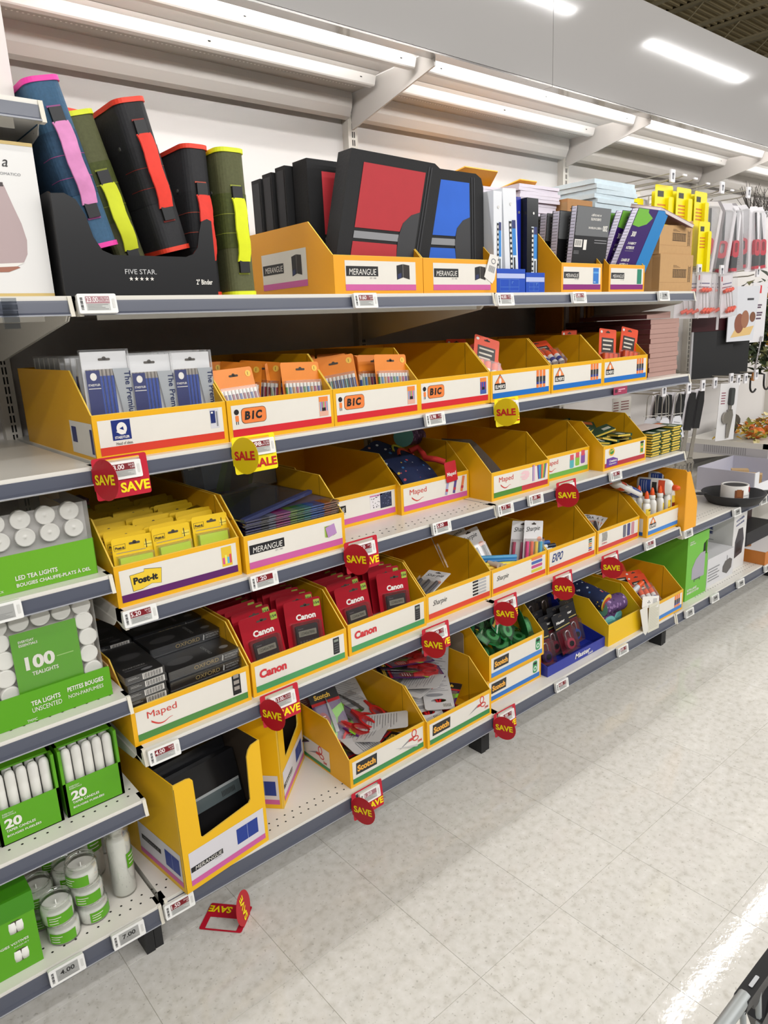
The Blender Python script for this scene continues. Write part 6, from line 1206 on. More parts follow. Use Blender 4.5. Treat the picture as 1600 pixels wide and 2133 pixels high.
# upturned orange bin on the next bay
t = thing('display_bin', 'orange-yellow bin stood sideways next to the glue bottles', 'display bin', (2.445, -0.020, 0.5455), (0, 0, 0))
MB(LEFT()).prism([(-0.42, 0), (0, 0), (0, 0.262), (-0.008, 0.272), (-0.42, 0.272)], -0.004, 0, YEL2).build('back_panel', t)
MB(FRONT()).prism([(0.005, 0), (0.108, 0), (0.108, 0.115), (0.030, 0.262), (0.005, 0.262)], -0.004, 0, YEL2).build('side_panel', t)
MB(FRONT((0, 0.416, 0))).prism([(0.005, 0), (0.108, 0), (0.108, 0.115), (0.030, 0.262), (0.005, 0.262)], -0.004, 0, YEL2).build('side_panel', t)
MB().box((0.104, 0.004, 0), (0.108, 0.412, 0.115), YEL2).build('front_panel', t); MB().box((0.004, 0.004, 0), (0.104, 0.412, 0.004), YEL2).build('base_panel', t)
# ------------------------------------------------------------------ base shelf goods
def tall_box(label, loc, rz, side=True):
    t = thing('file_box', label, 'carton', loc, (0, 0, math.radians(rz)), 'tall yellow cut-out cartons'); W, D, H, T = 0.250, 0.34, 0.302, 0.004
    pf = [(0, 0), (W, 0), (W, H), (W-0.026, H-0.004), (W-0.036, H-0.014), (W-0.042, H-0.03), (W-0.044, 0.150), (W-0.050, 0.142), (0.062, 0.126), (0.056, 0.132), (0.052, H-0.012), (0.046, H-0.004), (0.036, H-0.001), (0, H)]
    MB(FRONT()).prism(pf, -T, 0, P('F2BC10', 0.42, var=0.03, scale=9), EDGE).build('front_panel', t)
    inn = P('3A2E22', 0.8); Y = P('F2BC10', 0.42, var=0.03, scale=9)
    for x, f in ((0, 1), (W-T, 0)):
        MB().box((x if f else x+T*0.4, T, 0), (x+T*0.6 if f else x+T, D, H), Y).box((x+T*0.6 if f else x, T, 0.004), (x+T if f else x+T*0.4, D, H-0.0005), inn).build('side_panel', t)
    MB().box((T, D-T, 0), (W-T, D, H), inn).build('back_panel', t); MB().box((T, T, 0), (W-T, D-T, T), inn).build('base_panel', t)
    m = MB(FRONT()); m.rect(0.016, 0.014, W-0.010, 0.106, P('DAD7DC', 0.45), 0.0005); m.rect(0.016, 0.014, W-0.010, 0.029, PINK, 0.0009); m.build('front_label', t)
    m = MB(FRONT()); m.rect(0.018, 0.050, 0.110, 0.064, BLK, 0.0009); m.text('MERANGUE', 0.030, 0.0525, WHT, w=0.076, h=0.0095, n=0.0014, shear=0.12); m.rect(0.085, 0.046, 0.105, 0.047, GREYI, 0.0009); m.rect(W-0.096, 0.046, W-0.030, 0.090, P('1B3A92', 0.45), 0.0009); m.rect(W-0.0635, 0.046, W-0.0625, 0.090, P('A8B8E0', 0.45), 0.0013); m.build('print', t)
    m = MB(LEFT()); m.rect(-0.215, 0.014, -0.010, 0.106, P('DAD7DC', 0.45), 0.0005); m.rect(-0.215, 0.014, -0.010, 0.029, PINK, 0.0009); m.build('side_label', t)
    m = MB(LEFT()); m.rect(-0.200, 0.060, -0.105, 0.074, BLK, 0.0009); m.text('MERANGUE', -0.190, 0.0625, GREYI, w=0.076, h=0.0095, n=0.0014, shear=0.12); m.rect(-0.085, 0.042, -0.018, 0.088, P('1B3A92', 0.45), 0.0009); m.rect(-0.052, 0.042, -0.051, 0.088, P('A8B8E0', 0.45), 0.0013); m.build('side_print', t)
    MB(FRONT()).rect(0.0, 0.0, 0.001, H-0.01, SEAM, 0.0006).build('corner_seam', t)
    return t
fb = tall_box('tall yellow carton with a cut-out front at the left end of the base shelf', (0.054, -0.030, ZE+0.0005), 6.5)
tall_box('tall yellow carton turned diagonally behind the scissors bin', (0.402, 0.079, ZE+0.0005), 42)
def into(root, o): return Matrix.Rotation(root.rotation_euler[2], 4, 'Z') @ Vector(o)+root.location
def black_case(label, off, rx, h, w=0.225, win=False):
    t = thing('report_binder', label, 'binder', tuple(into(fb, off)), (math.radians(rx), 0, fb.rotation_euler[2]), 'black report binders'); m = MB(); m.box((0, 0, 0), (w, 0.028, h), P('1A1A1C', 0.22)); m.build('cover', t)
    if win:
        m = MB(FRONT()); m.rect(0.004, h-0.118, w-0.004, h-0.085, P('5C6668', 0.2), 0.0006); m.rect(0.004, h-0.085, w-0.004, h-0.078, P('A8ACAC', 0.25), 0.0009)
        for i in range(10): m.rect(w-0.062+0.0042*i, h-0.110, w-0.060+0.0042*i, h-0.095, INK, 0.0009)
        m.build('label_window', t)
black_case('glossy black binder with a pale label strip in the tall carton', (0.013, 0.050, 0.005), -14, 0.245, win=True); black_case('glossy black binder leaning behind the labelled one', (0.013, 0.100, 0.005), -12, 0.262); black_case('third black binder at the rear of the tall carton', (0.013, 0.150, 0.005), -10, 0.255)
# scissors on cards
PUR = P('4A1A5E', 0.35, var=0.1, scale=20); SRD = P('C41F22', 0.32); SLM = P('7CC62A', 0.4); CARDG = P('C9C7C6', 0.45, var=0.05, scale=40)
def scissor_pack(label, loc, rot, back=False, proto={}):
    if back not in proto:
        t = thing('scissors_pack', label, 'scissors', loc, rot, 'carded scissors in their bins'); w, h = 0.100, 0.235
        out = rr(-w/2, 0, w/2, h, 0.010, 4); k = len(out)
        hole = [(0.0+0.026*math.cos(math.radians(-81+360*i/k)), h*0.20+0.010*math.sin(math.radians(-81+360*i/k))) for i in range(k)]
        MB(FRONT()).ring(out, hole, -0.0012, 0, CARDG if back else PUR).build('card', t)
        m = MB(FRONT())
        if back:
            for i in range(12): m.rect(-0.040, h*0.42+0.009*i, 0.040-0.012*(i % 3), h*0.42+0.009*i+0.0022, P('8C8A8C', 0.5), 0.0006)
            m.rect(0.010, 0.010, 0.042, 0.030, WHT, 0.0005)
            for i in range(10): m.rect(0.012+0.0029*i, 0.011, 0.0135+0.0029*i, 0.029, INK, 0.0008)
            m.ell(-0.01, h*0.33, 0.03, 0.009, GREYI, 0.0005)
        else:
            m.poly([(-0.050, h*0.32), (-0.028, h*0.38), (-0.008, h*0.54), (0.010, h*0.70), (0.050, h*0.76), (0.050, h*0.66), (0.020, h*0.58), (0.006, h*0.44), (-0.012, h*0.28), (-0.050, h*0.22)][::-1], SLM, 0.0006)
            m.ell(-0.026, h*0.58, 0.019, 0.030, SRD, 0.0008); m.rect(-0.050, h*0.85, 0.050, h*0.99, BLK, 0.0006); m.rect(-0.050, h*0.81, 0.050, h*0.85, SRD, 0.0008); m.text('Scotch', -0.034, h*0.885, P('F0C040', 0.45), w=0.056, h=0.016, n=0.001, bold=0.04)
            for i in range(4): m.rect(-0.038, h*0.53+0.009*i, -0.016, h*0.53+0.009*i+0.002, WHT, 0.0010)
        m.build('print', t)
        s = MB(FRONT((0, 0.010 if back else -0.006, 0))); st = P('9A9A9C', 0.25, 0.9)
        s.prism([(-0.006, h*0.40), (0.006, h*0.40), (0.010, h*0.60), (0.001, h*0.92), (-0.004, h*0.60)], -0.0015, 0.0015, st); sc = s.build('blades', t)
        for cu, cv, ru, rv, an in ((-0.020, h*0.215, 0.019, 0.032, 0.25), (0.022, h*0.215, 0.021, 0.036, -0.2)):
            m = MB(FRONT((0, 0.010 if back else -0.006, 0)) @ tr(cu, cv, 0, 0, 0, an)); o2 = [(ru*math.cos(i*0.3927), rv*math.sin(i*0.3927)) for i in range(16)]; i2 = [((ru-0.007)*math.cos(i*0.3927), (rv-0.008)*math.sin(i*0.3927)) for i in range(16)]
            m.ring(o2, i2, -0.006, 0.006, SRD); m.prism([(-0.008, rv*0.7), (0.008, rv*0.7), (0.005, rv*0.7+0.045), (-0.004, rv*0.7+0.045)], -0.005, 0.005, SRD); m.build('handle', t)
        if not back: MB().box((-w/2+0.006, -0.012, h*0.06), (w/2-0.006, -0.0008, h*0.80), clear(gloss=0.04)).build('blister', t)
        proto[back] = t; return t
    return dup(proto[back], loc, rot, label)
def flat(x, y, z, rz, rx=-80, ry=0): return (x, y, z), rad(rx, ry, rz)
def centred(loc, rot, h): return tuple(Vector(loc)-(tr(0, 0, 0, *rot) @ Vector((0, 0, h/2))))
for lb, back, a in (('purple and lime scissors card facing up in the left scissors bin, cutting edge back', False, flat(0.725, 0.200, ZE+0.105, 22, -72)), ('grey card back with an oval hole at the right front of the left scissors bin', True, flat(0.782, 0.140, ZE+0.088, -132, -84)), ('grey card back propped at the front left of the left scissors bin', True, flat(0.708, 0.155, ZE+0.075, -150, -80)), ('grey printed card back along the front edge of the left scissors bin', True, flat(0.755, 0.070, ZE+0.060, 82, -76)),
                     ('scissors card standing on edge at the left wall of the left scissors bin', False, ((0.672, 0.190, ZE+0.105), rad(-42, 0, -8))), ('red handled scissors card poking up at the lower left corner', False, ((0.660, 0.142, ZE+0.052), rad(-80, 0, 178))), ('purple scissors card in the middle of the left bin', False, flat(0.750, 0.152, ZE+0.050, -160, -84)), ('purple scissors card at the rear of the left scissors bin', False, flat(0.690, 0.33, ZE+0.115, -12, -76)),
                     ('purple scissors card buried at the left rear', False, flat(0.70, 0.22, ZE+0.060, 60, -86)), ('purple scissors card along the right wall of the left bin', False, flat(0.812, 0.250, ZE+0.085, 12, -78)), ('grey card back lying at the right rear of the left bin', True, flat(0.820, 0.300, ZE+0.100, -20, -78)), ('purple scissors card buried at the right', False, flat(0.81, 0.22, ZE+0.050, 100, -86)),
                     ('large grey card back at the front of the right scissors bin', True, flat(1.010, 0.146, ZE+0.078, -28, -80)), ('grey card back leaning at the right front of the right scissors bin', True, flat(1.082, 0.150, ZE+0.092, -38, -82)), ('grey card back at the left of the right scissors bin', True, flat(1.008, 0.205, ZE+0.122, -150, -80)), ('grey card back under the purple one in the right bin', True, flat(1.050, 0.190, ZE+0.108, 112, -84)),
                     ('purple and lime scissors card topmost in the right bin', False, flat(1.040, 0.235, ZE+0.140, 62, -82)), ('purple scissors card lying crosswise at the rear top of the right bin', False, flat(1.045, 0.285, ZE+0.165, 84, -80)), ('grey card back standing by the right wall of the right scissors bin', True, ((1.160, 0.235, ZE+0.13), rad(-10, 0, -62))), ('purple scissors card at the right front corner of the right bin', False, flat(1.062, 0.110, ZE+0.060, -60, -82)), ('purple scissors card buried in the right bin', False, flat(1.03, 0.14, ZE+0.035, 40, -86)), ('purple scissors card buried at the rear of the right bin', False, flat(1.03, 0.25, ZE+0.06, 70, -86))):
    scissor_pack(lb, centred(a[0], a[1], 0.235), a[1], back)
# tape packs
TG = P('1F7A42', 0.35, var=0.12, scale=30); TG2 = P('3C9C5C', 0.35)
def tape_pack(label, loc, rot, proto=[None]):
    if proto[0] is None:
        t = thing('tape_pack', label, 'tape', loc, rot, 'carded tape in its bin'); w, h = 0.078, 0.112
        MB(FRONT()).prism([(-0.020, 0), (0.030, 0), (0.037, 0.010), (0.039, 0.05), (0.034, 0.09), (0.020, 0.108), (0, h), (-0.020, 0.108), (-0.034, 0.092), (-0.039, 0.05), (-0.034, 0.012)], -0.0012, 0, TG).build('card', t)
        m = MB(FRONT()); m.text('Scotch', -0.026, 0.082, P('F0C040', 0.45), w=0.040, h=0.013, n=0.001, bold=0.04); m.rect(-0.030, 0.078, 0.030, 0.098, BLK, 0.0006); m.poly([(-0.036, 0.066), (0.0, 0.074), (0.036, 0.066), (0.036, 0.060), (0.0, 0.067), (-0.036, 0.060)][::-1], WHT, 0.0008); m.build('print', t)
        o2 = [(0.026*math.cos(i*0.3927), 0.033+0.026*math.sin(i*0.3927)) for i in range(16)]; i2 = [(0.013*math.cos(i*0.3927), 0.033+0.013*math.sin(i*0.3927)) for i in range(16)]
        r = MB(FRONT()); r.ring(o2, i2, 0.002, 0.018, P('C4D8C8', 0.3)); r.build('tape_roll', t)
        i3 = [(0.0095*math.cos(i*0.3927), 0.033+0.0095*math.sin(i*0.3927)) for i in range(16)]; i4 = [(0.013*math.cos(i*0.3927), 0.033+0.013*math.sin(i*0.3927)) for i in range(16)]
        MB(FRONT()).ring(i4, i3, 0.002, 0.017, TG2).build('tape_core', t)
        m = MB(FRONT()); m.prism([(-0.030, 0.002), (0.034, 0.002), (0.036, 0.012), (0.030, 0.058), (0.018, 0.066), (-0.018, 0.066), (-0.031, 0.050)], 0.0005, 0.021, clear('A8DCB4', 0.05, 0.4)); m.build('dispenser', t); proto[0] = t; return t
    return dup(proto[0], loc, rot, label)
random.seed(31); ZT = ZE+0.0985
desc = ('at the front left', 'at the front middle', 'at the front right', 'left of centre', 'in the centre', 'right of centre', 'at the left rear', 'in the middle rear', 'at the right rear')
for i in range(9): tape_pack('green tape pack lying in the upper tape bin, lower layer '+desc[i], (1.29+0.085*(i % 3), 0.095+0.075*(i//3), ZT+0.045+0.02*(i//3)), (math.radians(random.uniform(-85, -40)), math.radians(random.uniform(-20, 20)), math.radians(random.uniform(-60, 60))))
for i in range(7): tape_pack('green tape pack on top of the heap '+desc[(i*2+1) % 9], (1.30+0.06*(i % 3)+0.02*(i//3), 0.105+0.075*(i//3), ZT+0.092+0.018*(i//3)), (math.radians(random.uniform(-80, -30)), math.radians(random.uniform(-30, 30)), math.radians(random.uniform(-70, 60))))
tape_pack('clear green tape dispenser standing at the right of the heap', (1.492, 0.085, ZT+0.078), rad(-14, 12, 62))
for i in range(2): tape_pack('green tape card standing up at the back, %s' % ('left', 'right')[i], (1.37+0.08*i, 0.21, ZT+0.105), rad(-12, 6-14*i, -20+30*i))
t = tag(MB(frame((0, 0, 0), (0, 1, 0), (0, 0, 1))).prism(rr(0, 0, 0.09, 0.10, 0.008), 0, 0.002, P('9C9080', 0.4)).build('card_pack', loc=(1.222, 0.15, ZE+0.150)), 'grey card with a dark print tucked beside the tape bin', 'card')
# padlocks in blue trays
MBL = P('26349C', 0.38); PKD = P('232327', 0.35, var=0.2, scale=40); PRD = P('9C1830', 0.35)
def lock_tray(label, x, y, z, w, hf, d, hs, nm='MASTER'):
    t = thing('padlock_tray', label, 'carton', (x, y, z), (0, 0, 0), 'blue padlock trays'); T = 0.003
    MB().box((0, 0, 0), (w, T, hf), MBL).build('front_panel', t)
    for a in (0, w-T): MB(frame((a, 0, 0), (0, 1, 0), (0, 0, 1))).prism([(T, 0), (d, 0), (d, hs), (T, hf)], 0, T, MBL).build('side_panel', t)
    MB().box((T, d-T, 0), (w-T, d, hs), MBL).build('back_panel', t); MB().box((T, T, 0.0005), (w-T, d-T, T), MBL).build('base_panel', t)
    return t
lt = lock_tray('blue front tray of carded padlocks with white lettering', 1.552, 0.030, ZE+0.0005, 0.382, 0.042, 0.20, 0.090)
m = MB(FRONT()); m.text('Master', 0.225, 0.013, WHT, w=0.100, h=0.021, bold=0.03, shear=0.25, n=0.0008, anchor='c'); m.text('Lock', 0.262, 0.004, WHT, w=0.034, h=0.010, bold=0.03, shear=0.25, n=0.0010); m.build('lettering', lt)
lt2 = lock_tray('blue rear tray of black carded padlocks in shadow', 1.552, 0.232, ZE+0.0005, 0.382, 0.105, 0.17, 0.255)
m = MB(FRONT((0, 0.166, 0))); m.text('Master', 0.13, 0.222, P('C8CCD8', 0.4), w=0.075, h=0.016, bold=0.03, shear=0.25, n=0.001); m.text('Lock', 0.18, 0.212, P('C8CCD8', 0.4), w=0.03, h=0.009, bold=0.03, shear=0.25, n=0.001); m.build('lettering', lt2)
def lock_pack(label, loc, rot, col, grp, proto={}):
    if col not in proto:
        t = thing('padlock_pack', label, 'padlock', loc, rot, grp); w, h = 0.088, 0.165
        MB(FRONT()).prism(rr(-w/2, 0, w/2, h, 0.004), -0.001, 0, PKD).build('card', t)
        m = MB(FRONT()); slot(m, 0, h-0.012, w=0.02); m.text('Master', -0.030, h-0.040, WHT, w=0.048, h=0.011, n=0.001, bold=0.03, shear=0.2); m.rect(-w/2+0.004, h-0.058, w/2-0.004, h-0.054, P('B8A860', 0.5), 0.0007); m.rect(-w/2+0.003, 0.004, w/2-0.003, h-0.066, P('7C1428', 0.4) if col != '2A2A2E' else P('2C2C30', 0.4), 0.0006); m.build('print', t)
        c = P(col, 0.3, 0.3); m = MB(FRONT((0, -0.012, 0))); 
        m.prism([(0.022*math.cos(i*0.2618), 0.038+0.022*math.sin(i*0.2618)) for i in range(24)], -0.009, 0.009, c); o = m.build('lock_body', t)
        m = MB(FRONT((0, -0.022, 0))); m.prism([(0.011*math.cos(i*0.5236), 0.038+0.011*math.sin(i*0.5236)) for i in range(12)], -0.002, 0.004, P('2A2A2E', 0.3)); m.build('dial', o)
        m = MB(); m.tube([(-0.012, -0.012, 0.052), (-0.012, -0.012, 0.075)]+[(-0.012*math.cos(i*math.pi/6), -0.012, 0.078+0.012*math.sin(i*math.pi/6)) for i in range(7)]+[(0.012, -0.012, 0.075), (0.012, -0.012, 0.052)], 0.0035, P('D8D8DA', 0.2, 0.9), n=8); m.build('shackle', o)
        m = MB(FRONT()); m.prism(rr(-w/2+0.008, 0.006, w/2-0.008, h-0.068, 0.006), 0.0, 0.026, clear('E8E0E4', 0.05, 0.36)); m.build('blister', t); proto[col] = t; return t
    return dup(proto[col], loc, rot, label, grp)
for lb, loc, rot, c in (('violet, leftmost in the front tray', (1.618, 0.085, ZE+0.006), rad(-15, 0, -6), '4C2A6C'), ('crimson, half hidden in the middle of the front tray', (1.705, 0.110, ZE+0.012), rad(-17, -2, -4), '8C1C38'), ('pink, right of the middle in the front tray', (1.768, 0.080, ZE+0.016), rad(-16, -8, -6), 'D8506C'), ('blue, rightmost in the front tray', (1.838, 0.105, ZE+0.024), rad(-15, -4, -4), '2C5CB8'), ('crimson, behind the violet lock', (1.630, 0.135, ZE+0.010), rad(-16, 2, -3), '8C1C38'), ('violet, behind the pink lock', (1.775, 0.135, ZE+0.018), rad(-16, 3, -5), '4C2A6C'), ('crimson, at the right rear of the front tray', (1.862, 0.145, ZE+0.02), rad(-14, 5, -4), '8C1C38'), ('blue, at the left rear of the front tray', (1.700, 0.165, ZE+0.012), rad(-14, 0, 0), '2C5CB8')):
    lock_pack('carded combination padlock, '+lb, loc, rot, c, 'coloured padlocks in the front tray')
for i in range(8): lock_pack('black carded padlock in the rear blue tray, %s' % ('front left', 'front second', 'front third', 'front right', 'back left', 'back second', 'back third', 'back right')[i], (1.612+0.088*(i % 4), 0.290+0.055*(i//4), ZE+0.055+0.02*(i//4)), rad(-12, 3*math.sin(i*2), 0), '2A2A2E', 'black padlocks in the rear tray')
# round pencil cases
def round_case(label, loc, rot, cloth, end, l=0.20, r=0.038):
    t = thing('pencil_case', label, 'pencil case', loc, rot, 'round pencil cases in the plain bin'); m = MB(); m.lathe([(r*0.96, 0), (r, 0.006), (r*1.02, l*0.4), (r*0.98, l*0.7), (r, l-0.006), (r*0.96, l)], cloth, n=22); m.build('cloth_tube', t)
    m = MB(); m.lathe([(0, -0.001), (r*0.93, -0.001), (r*0.97, 0.003), (r*0.96, 0.006)], P(end[0], 0.7), n=22); e = m.build('end_cap', t)
    m = MB(frame((0, 0, -0.0016), (1, 0, 0), (0, -1, 0))); m.ell(0, 0, r*0.70, r*0.62, P(end[1], 0.7), 0.0006); m.rrect(-r*0.3, -r*0.5, r*0.3, r*0.05, 0.003, P(end[2], 0.7), 0.0010); m.build('end_patch', e)
    m = MB(); m.lathe([(0, l), (r*0.96, l)], P(end[0], 0.7), n=22); m.build('far_cap', t)
    m = MB(); m.box((-0.003, r*0.98, 0.02), (0.003, r*1.04, l-0.02), P(end[0], 0.6)); m.build('zip', t)
    return t
END1 = ('D8B02C', 'C4432C', '2A2A2E'); END2 = ('6CB4B0', '6CB4B0', '58A09C')
round_case('navy patterned round pencil case with a yellow and red end, on top', (2.035, 0.092, ZE+0.145), rad(-78, 0, 4), NAVP, END1, r=0.042); round_case('purple glitter pencil case with a turquoise end, right of the navy one', (2.150, 0.095, ZE+0.120), rad(-60, 0, -52) and rad(-90, 0, 84), PURPL, END2, l=0.13, r=0.038)
round_case('purple glitter pencil case lying at the bottom of the plain bin', (2.035, 0.075, ZE+0.052), rad(-86, 0, -14), PURPL, END2, r=0.040); round_case('navy pencil case at the left rear of the plain bin', (1.985, 0.18, ZE+0.125), rad(-84, 0, 6), NAVP, END1, r=0.040); round_case('purple glitter pencil case at the lower right of the plain bin', (2.125, 0.09, ZE+0.048), rad(-86, 0, 4), PURPL, END2, r=0.038); round_case('purple pencil case in the shadow at the rear right', (2.13, 0.26, ZE+0.05), rad(-86, 0, 0), PURPL, END2, r=0.04)
t = thing('hang_tags', 'white and cream paper tags hanging over the plain bin corner', 'tag', (2.190, 0.0, ZE+0.002), rad(0, 0, 0)); PAP = P('E8E4DA', 0.6)
m = MB(frame((-0.035, -0.003, 0.108), (0.97, -0.10, -0.20), (0.1, 0.1, 1))); m.prism(rr(0, 0, 0.118, 0.050, 0.006), -0.0005, 0.0005, WHT); g = m.build('upper_tag', t); k = MB(m.T.copy())
for i in range(8): k.rect(0.075, 0.012+0.0035*i, 0.104, 0.0135+0.0035*i, GREYI, 0.001)
for i in range(3): k.rect(0.038+0.006*i, 0.020+0.006*(i % 2), 0.043+0.006*i, 0.025+0.006*(i % 2), INK, 0.001)
k.build('print', g)
m = MB(frame((0.010, -0.010, -0.020), (1, -0.05, 0.02), (-0.02, 0, 1))); m.prism([(0, 0.002), (0.085, 0), (0.082, 0.128), (0.004, 0.130)], -0.0005, 0.0005, P('DEDAC8', 0.6)); g = m.build('front_tag', t); k = MB(m.T.copy())
for i in range(14): k.rect(0.008, 0.016+0.0075*i, 0.076-0.012*(i % 4 == 1), 0.0175+0.0075*i, P('B8B4A8', 0.6), 0.001)
k.build('print', g)
MB(frame((-0.030, -0.006, -0.034), (0.9, -0.1, 0.15), (-0.10, 0, 1))).prism([(0.016, 0), (0.046, 0.020), (0.050, 0.140), (0, 0.142)], -0.0005, 0.0005, PAP).build('back_tag', t)
# glue stick packs in the last bin
for i in range(9): glue_pack('orange glue stick card leaning back in the end bin, %s from the front' % ('first second third fourth fifth sixth seventh eighth ninth'.split()[i]), (2.40-0.018*(i % 4)+0.05*(i % 2), 0.085+0.032*i, ZE+0.030+0.003*i), rad(-52+2*i, -6+5*(i % 3), -26+6*(i % 4)), grp='glue stick cards in the end bin')
o = marker('loose glue stick with an orange cap on the end bin cards', (2.295, 0.130, ZE+0.105), (2.375, 0.125, ZE+0.135), 0.012, P('D8DCE4', 0.35), P('F0602C', 0.35), 'loose glue stick'); o.name = 'glue_stick'; o['category'] = 'glue stick'
# ------------------------------------------------------------------ hooks and barbecue goods on the next bay
TAGC = P('EFEDF0', 0.4)
def hook(x, z, y0, label, tagged=True, bent=False):
    t = thing('display_hook', label, 'hook', (x, y0, z), (0, 0, 0), 'wire display hooks'); L = YB-0.01-y0
    MB().tube([(0, L, 0), (0, 0.03, 0), (0, 0.0, 0.016 if bent else 0.006)], 0.0032, WIRE).build('lower_prong', t)
    MB().box((-0.022, L, -0.012), (0.022, L+0.008, 0.034), WIRE).build('back_plate', t)
    if tagged:
        MB().tube([(0, L, 0.024), (0, 0.0, 0.030), (0, -0.012, 0.030)], 0.0025, WIRE).build('upper_arm', t)
        p = MB(FRONT((0, -0.013, 0.018))).prism(rr(-0.018, -0.026, 0.018, 0.026, 0.003), 0, 0.008, TAGC).build('tag_holder', t)
        m = MB(FRONT((0, -0.021, 0.018))); m.rect(-0.008, -0.014, 0.008, 0.012, P('8C8C92', 0.4), 0.0005); m.rect(-0.008, 0.002, 0.008, 0.012, P('4C4C54', 0.4), 0.0008); m.build('screen', p)
    elif not bent: MB().box((-0.016, -0.004, 0.002), (0.016, 0.002, 0.010), TAGC).build('end_tip', t)
for i, (x, z, y, lb, tg, bn) in enumerate(((2.711, 2.035, 0.28, 'with a white tag above the yellow packs', True, False), (2.83, 2.062, 0.27, 'with a short tip, high and left', False, False), (2.93, 2.056, 0.27, 'with a short tip, high in the middle', False, False), (3.05, 2.045, 0.27, 'with a short tip, high at the bracket foot', False, False), (3.181, 2.025, 0.28, 'with a white tag over the red lighters', True, False), (3.30, 2.035, 0.27, 'with a short tip right of the tagged one', False, False), (3.466, 2.025, 0.28, 'with a white tag, rightmost above the lighters', True, False),
    (3.02, 1.985, 0.30, 'bare and bent up, left', False, True), (3.13, 1.975, 0.28, 'bare and bent up, right', False, True),
    (2.884, 1.640, 0.22, 'tagged, left over the skewer cards', True, False), (3.105, 1.640, 0.22, 'tagged, right over the skewer cards', True, False), (3.60, 1.645, 0.26, 'tagged, far right under the lighters', True, False),
    (2.584, 1.118, 0.20, 'tagged, above the wire spatulas', True, False), (2.813, 1.110, 0.20, 'tagged, above the black handled tongs', True, False), (2.951, 1.110, 0.20, 'tagged, above the forks', True, False), (3.075, 1.112, 0.20, 'tagged, left of the scoop card', True, False), (3.249, 1.120, 0.20, 'tagged, right over the scoop card', True, False), (3.33, 1.105, 0.20, 'tagged, third from the right, low row', True, False), (3.415, 1.108, 0.20, 'tagged, second from the right, low row', True, False), (3.54, 1.118, 0.20, 'tagged, last in the low row', True, False))):
    hook(x, z, y, 'wire display hook '+lb, tg, bn)
YP = P('F6E400', 0.4, var=0.04, scale=20)
for i, (x, y, z, w, h, rz) in enumerate(((2.600, 0.36, 1.70, 0.110, 0.270, 4), (2.715, 0.30, 1.672, 0.135, 0.350, -4), (2.79, 0.34, 1.70, 0.130, 0.310, -26), (2.835, 0.27, 1.690, 0.130, 0.325, 0), (2.915, 0.30, 1.690, 0.110, 0.310, -24), (2.955, 0.25, 1.680, 0.125, 0.325, 2), (2.925, 0.21, 1.570, 0.085, 0.30, -6))):
    t = thing('yellow_blister_pack', 'bright yellow carded pack hanging behind the kraft cartons, %s' % ('leftmost', 'second from left', 'third, turned edge-on', 'fourth from left', 'fifth, turned edge-on', 'rightmost in the upper row', 'hanging lowest at the right')[i], 'tool pack', (x, y, z), rad(0, 0, rz), 'yellow carded packs on hooks')
    MB(FRONT()).prism(rr(-w/2, 0, w/2, h, 0.008), -0.0012, 0, YP).build('card', t)
    m = MB(FRONT()); m.rect(-w*0.36, h*0.86, -w*0.02, h*0.93, P('3C3C30', 0.5), 0.0006)
    for k in range(4): m.rect(-w*0.36, h*(0.62+0.045*k), w*(0.1+0.05*(k % 2)), h*(0.64+0.045*k), P('D8862C', 0.5), 0.0006)
    m.build('print', t); MB(FRONT()).prism(rr(w*0.10, h*0.06, w*0.40, h*0.86, 0.008), 0, 0.016, YP).build('tool_body', t); MB(FRONT((0, -0.016, 0))).prism(rr(w*0.14, h*0.10, w*0.36, h*0.24, 0.005), 0, 0.004, BLK).build('slider', t)
CW = P('F0ECF0', 0.3); BG = P('A8A2A4', 0.35); LRD = P('D01838', 0.3)
def lighter_pack(label, loc, rz, ry, back=False, proto={}):
    if back not in proto:
        t = thing('lighter_pack', label, 'lighter', loc, rad(0, ry, rz), 'red barbecue lighters on hooks'); w, h = 0.115, 0.315
        MB(FRONT()).prism([(-w/2, 0), (w/2, 0), (w/2, h*0.86), (w*0.25, h), (-w*0.25, h), (-w/2, h*0.90)], -0.0012, 0, BG if back else CW).build('card', t); m = MB(FRONT())
        if back:
            for k in range(24): m.rect(-w*0.36, h*0.08+0.0105*k, w*0.36, h*0.08+0.0105*k+0.003, P('8C868A', 0.5), 0.0006)
        else: m.rect(-w*0.42, h*0.62, -w*0.30, h*0.74, RDS, 0.0006); [m.rect(-w*0.42, h*(0.30+0.05*k), -w*0.18, h*(0.315+0.05*k), GREYI, 0.0006) for k in range(5)]
        m.build('print', t)
        if not back:
            F = FRONT((0, -0.010, 0)); x = w*0.16
            o = MB(F).ring([(x+p, q) for p, q in rr(-0.021, 0.075, 0.021, 0.155, 0.016)], [(x+p, q) for p, q in rr(-0.010, 0.098, 0.010, 0.143, 0.009)], -0.009, 0.009, LRD).build('trigger_guard', t)
            MB(F).prism([(x-0.019, 0.022), (x+0.017, 0.022), (x+0.019, 0.085), (x-0.017, 0.085)], -0.008, 0.008, P('2A2A2C', 0.35)).build('grip', t); MB(F).prism([(x-0.019, 0.010), (x+0.018, 0.010), (x+0.018, 0.026), (x-0.019, 0.024)], -0.009, 0.009, LRD).build('grip_end', t)
            MB().cyl((x, -0.010, 0.150), (x-0.016, -0.010, 0.285), 0.0055, P('3C3C3E', 0.3, 0.5), n=8).build('nozzle', t)
            MB(FRONT()).prism(rr(x-0.030, 0.004, x+0.027, h*0.93, 0.012), 0, 0.022, clear(gloss=0.12)).build('blister', t)
        proto[back] = t; return t
    return dup(proto[back], loc, rad(0, ry, rz), label)
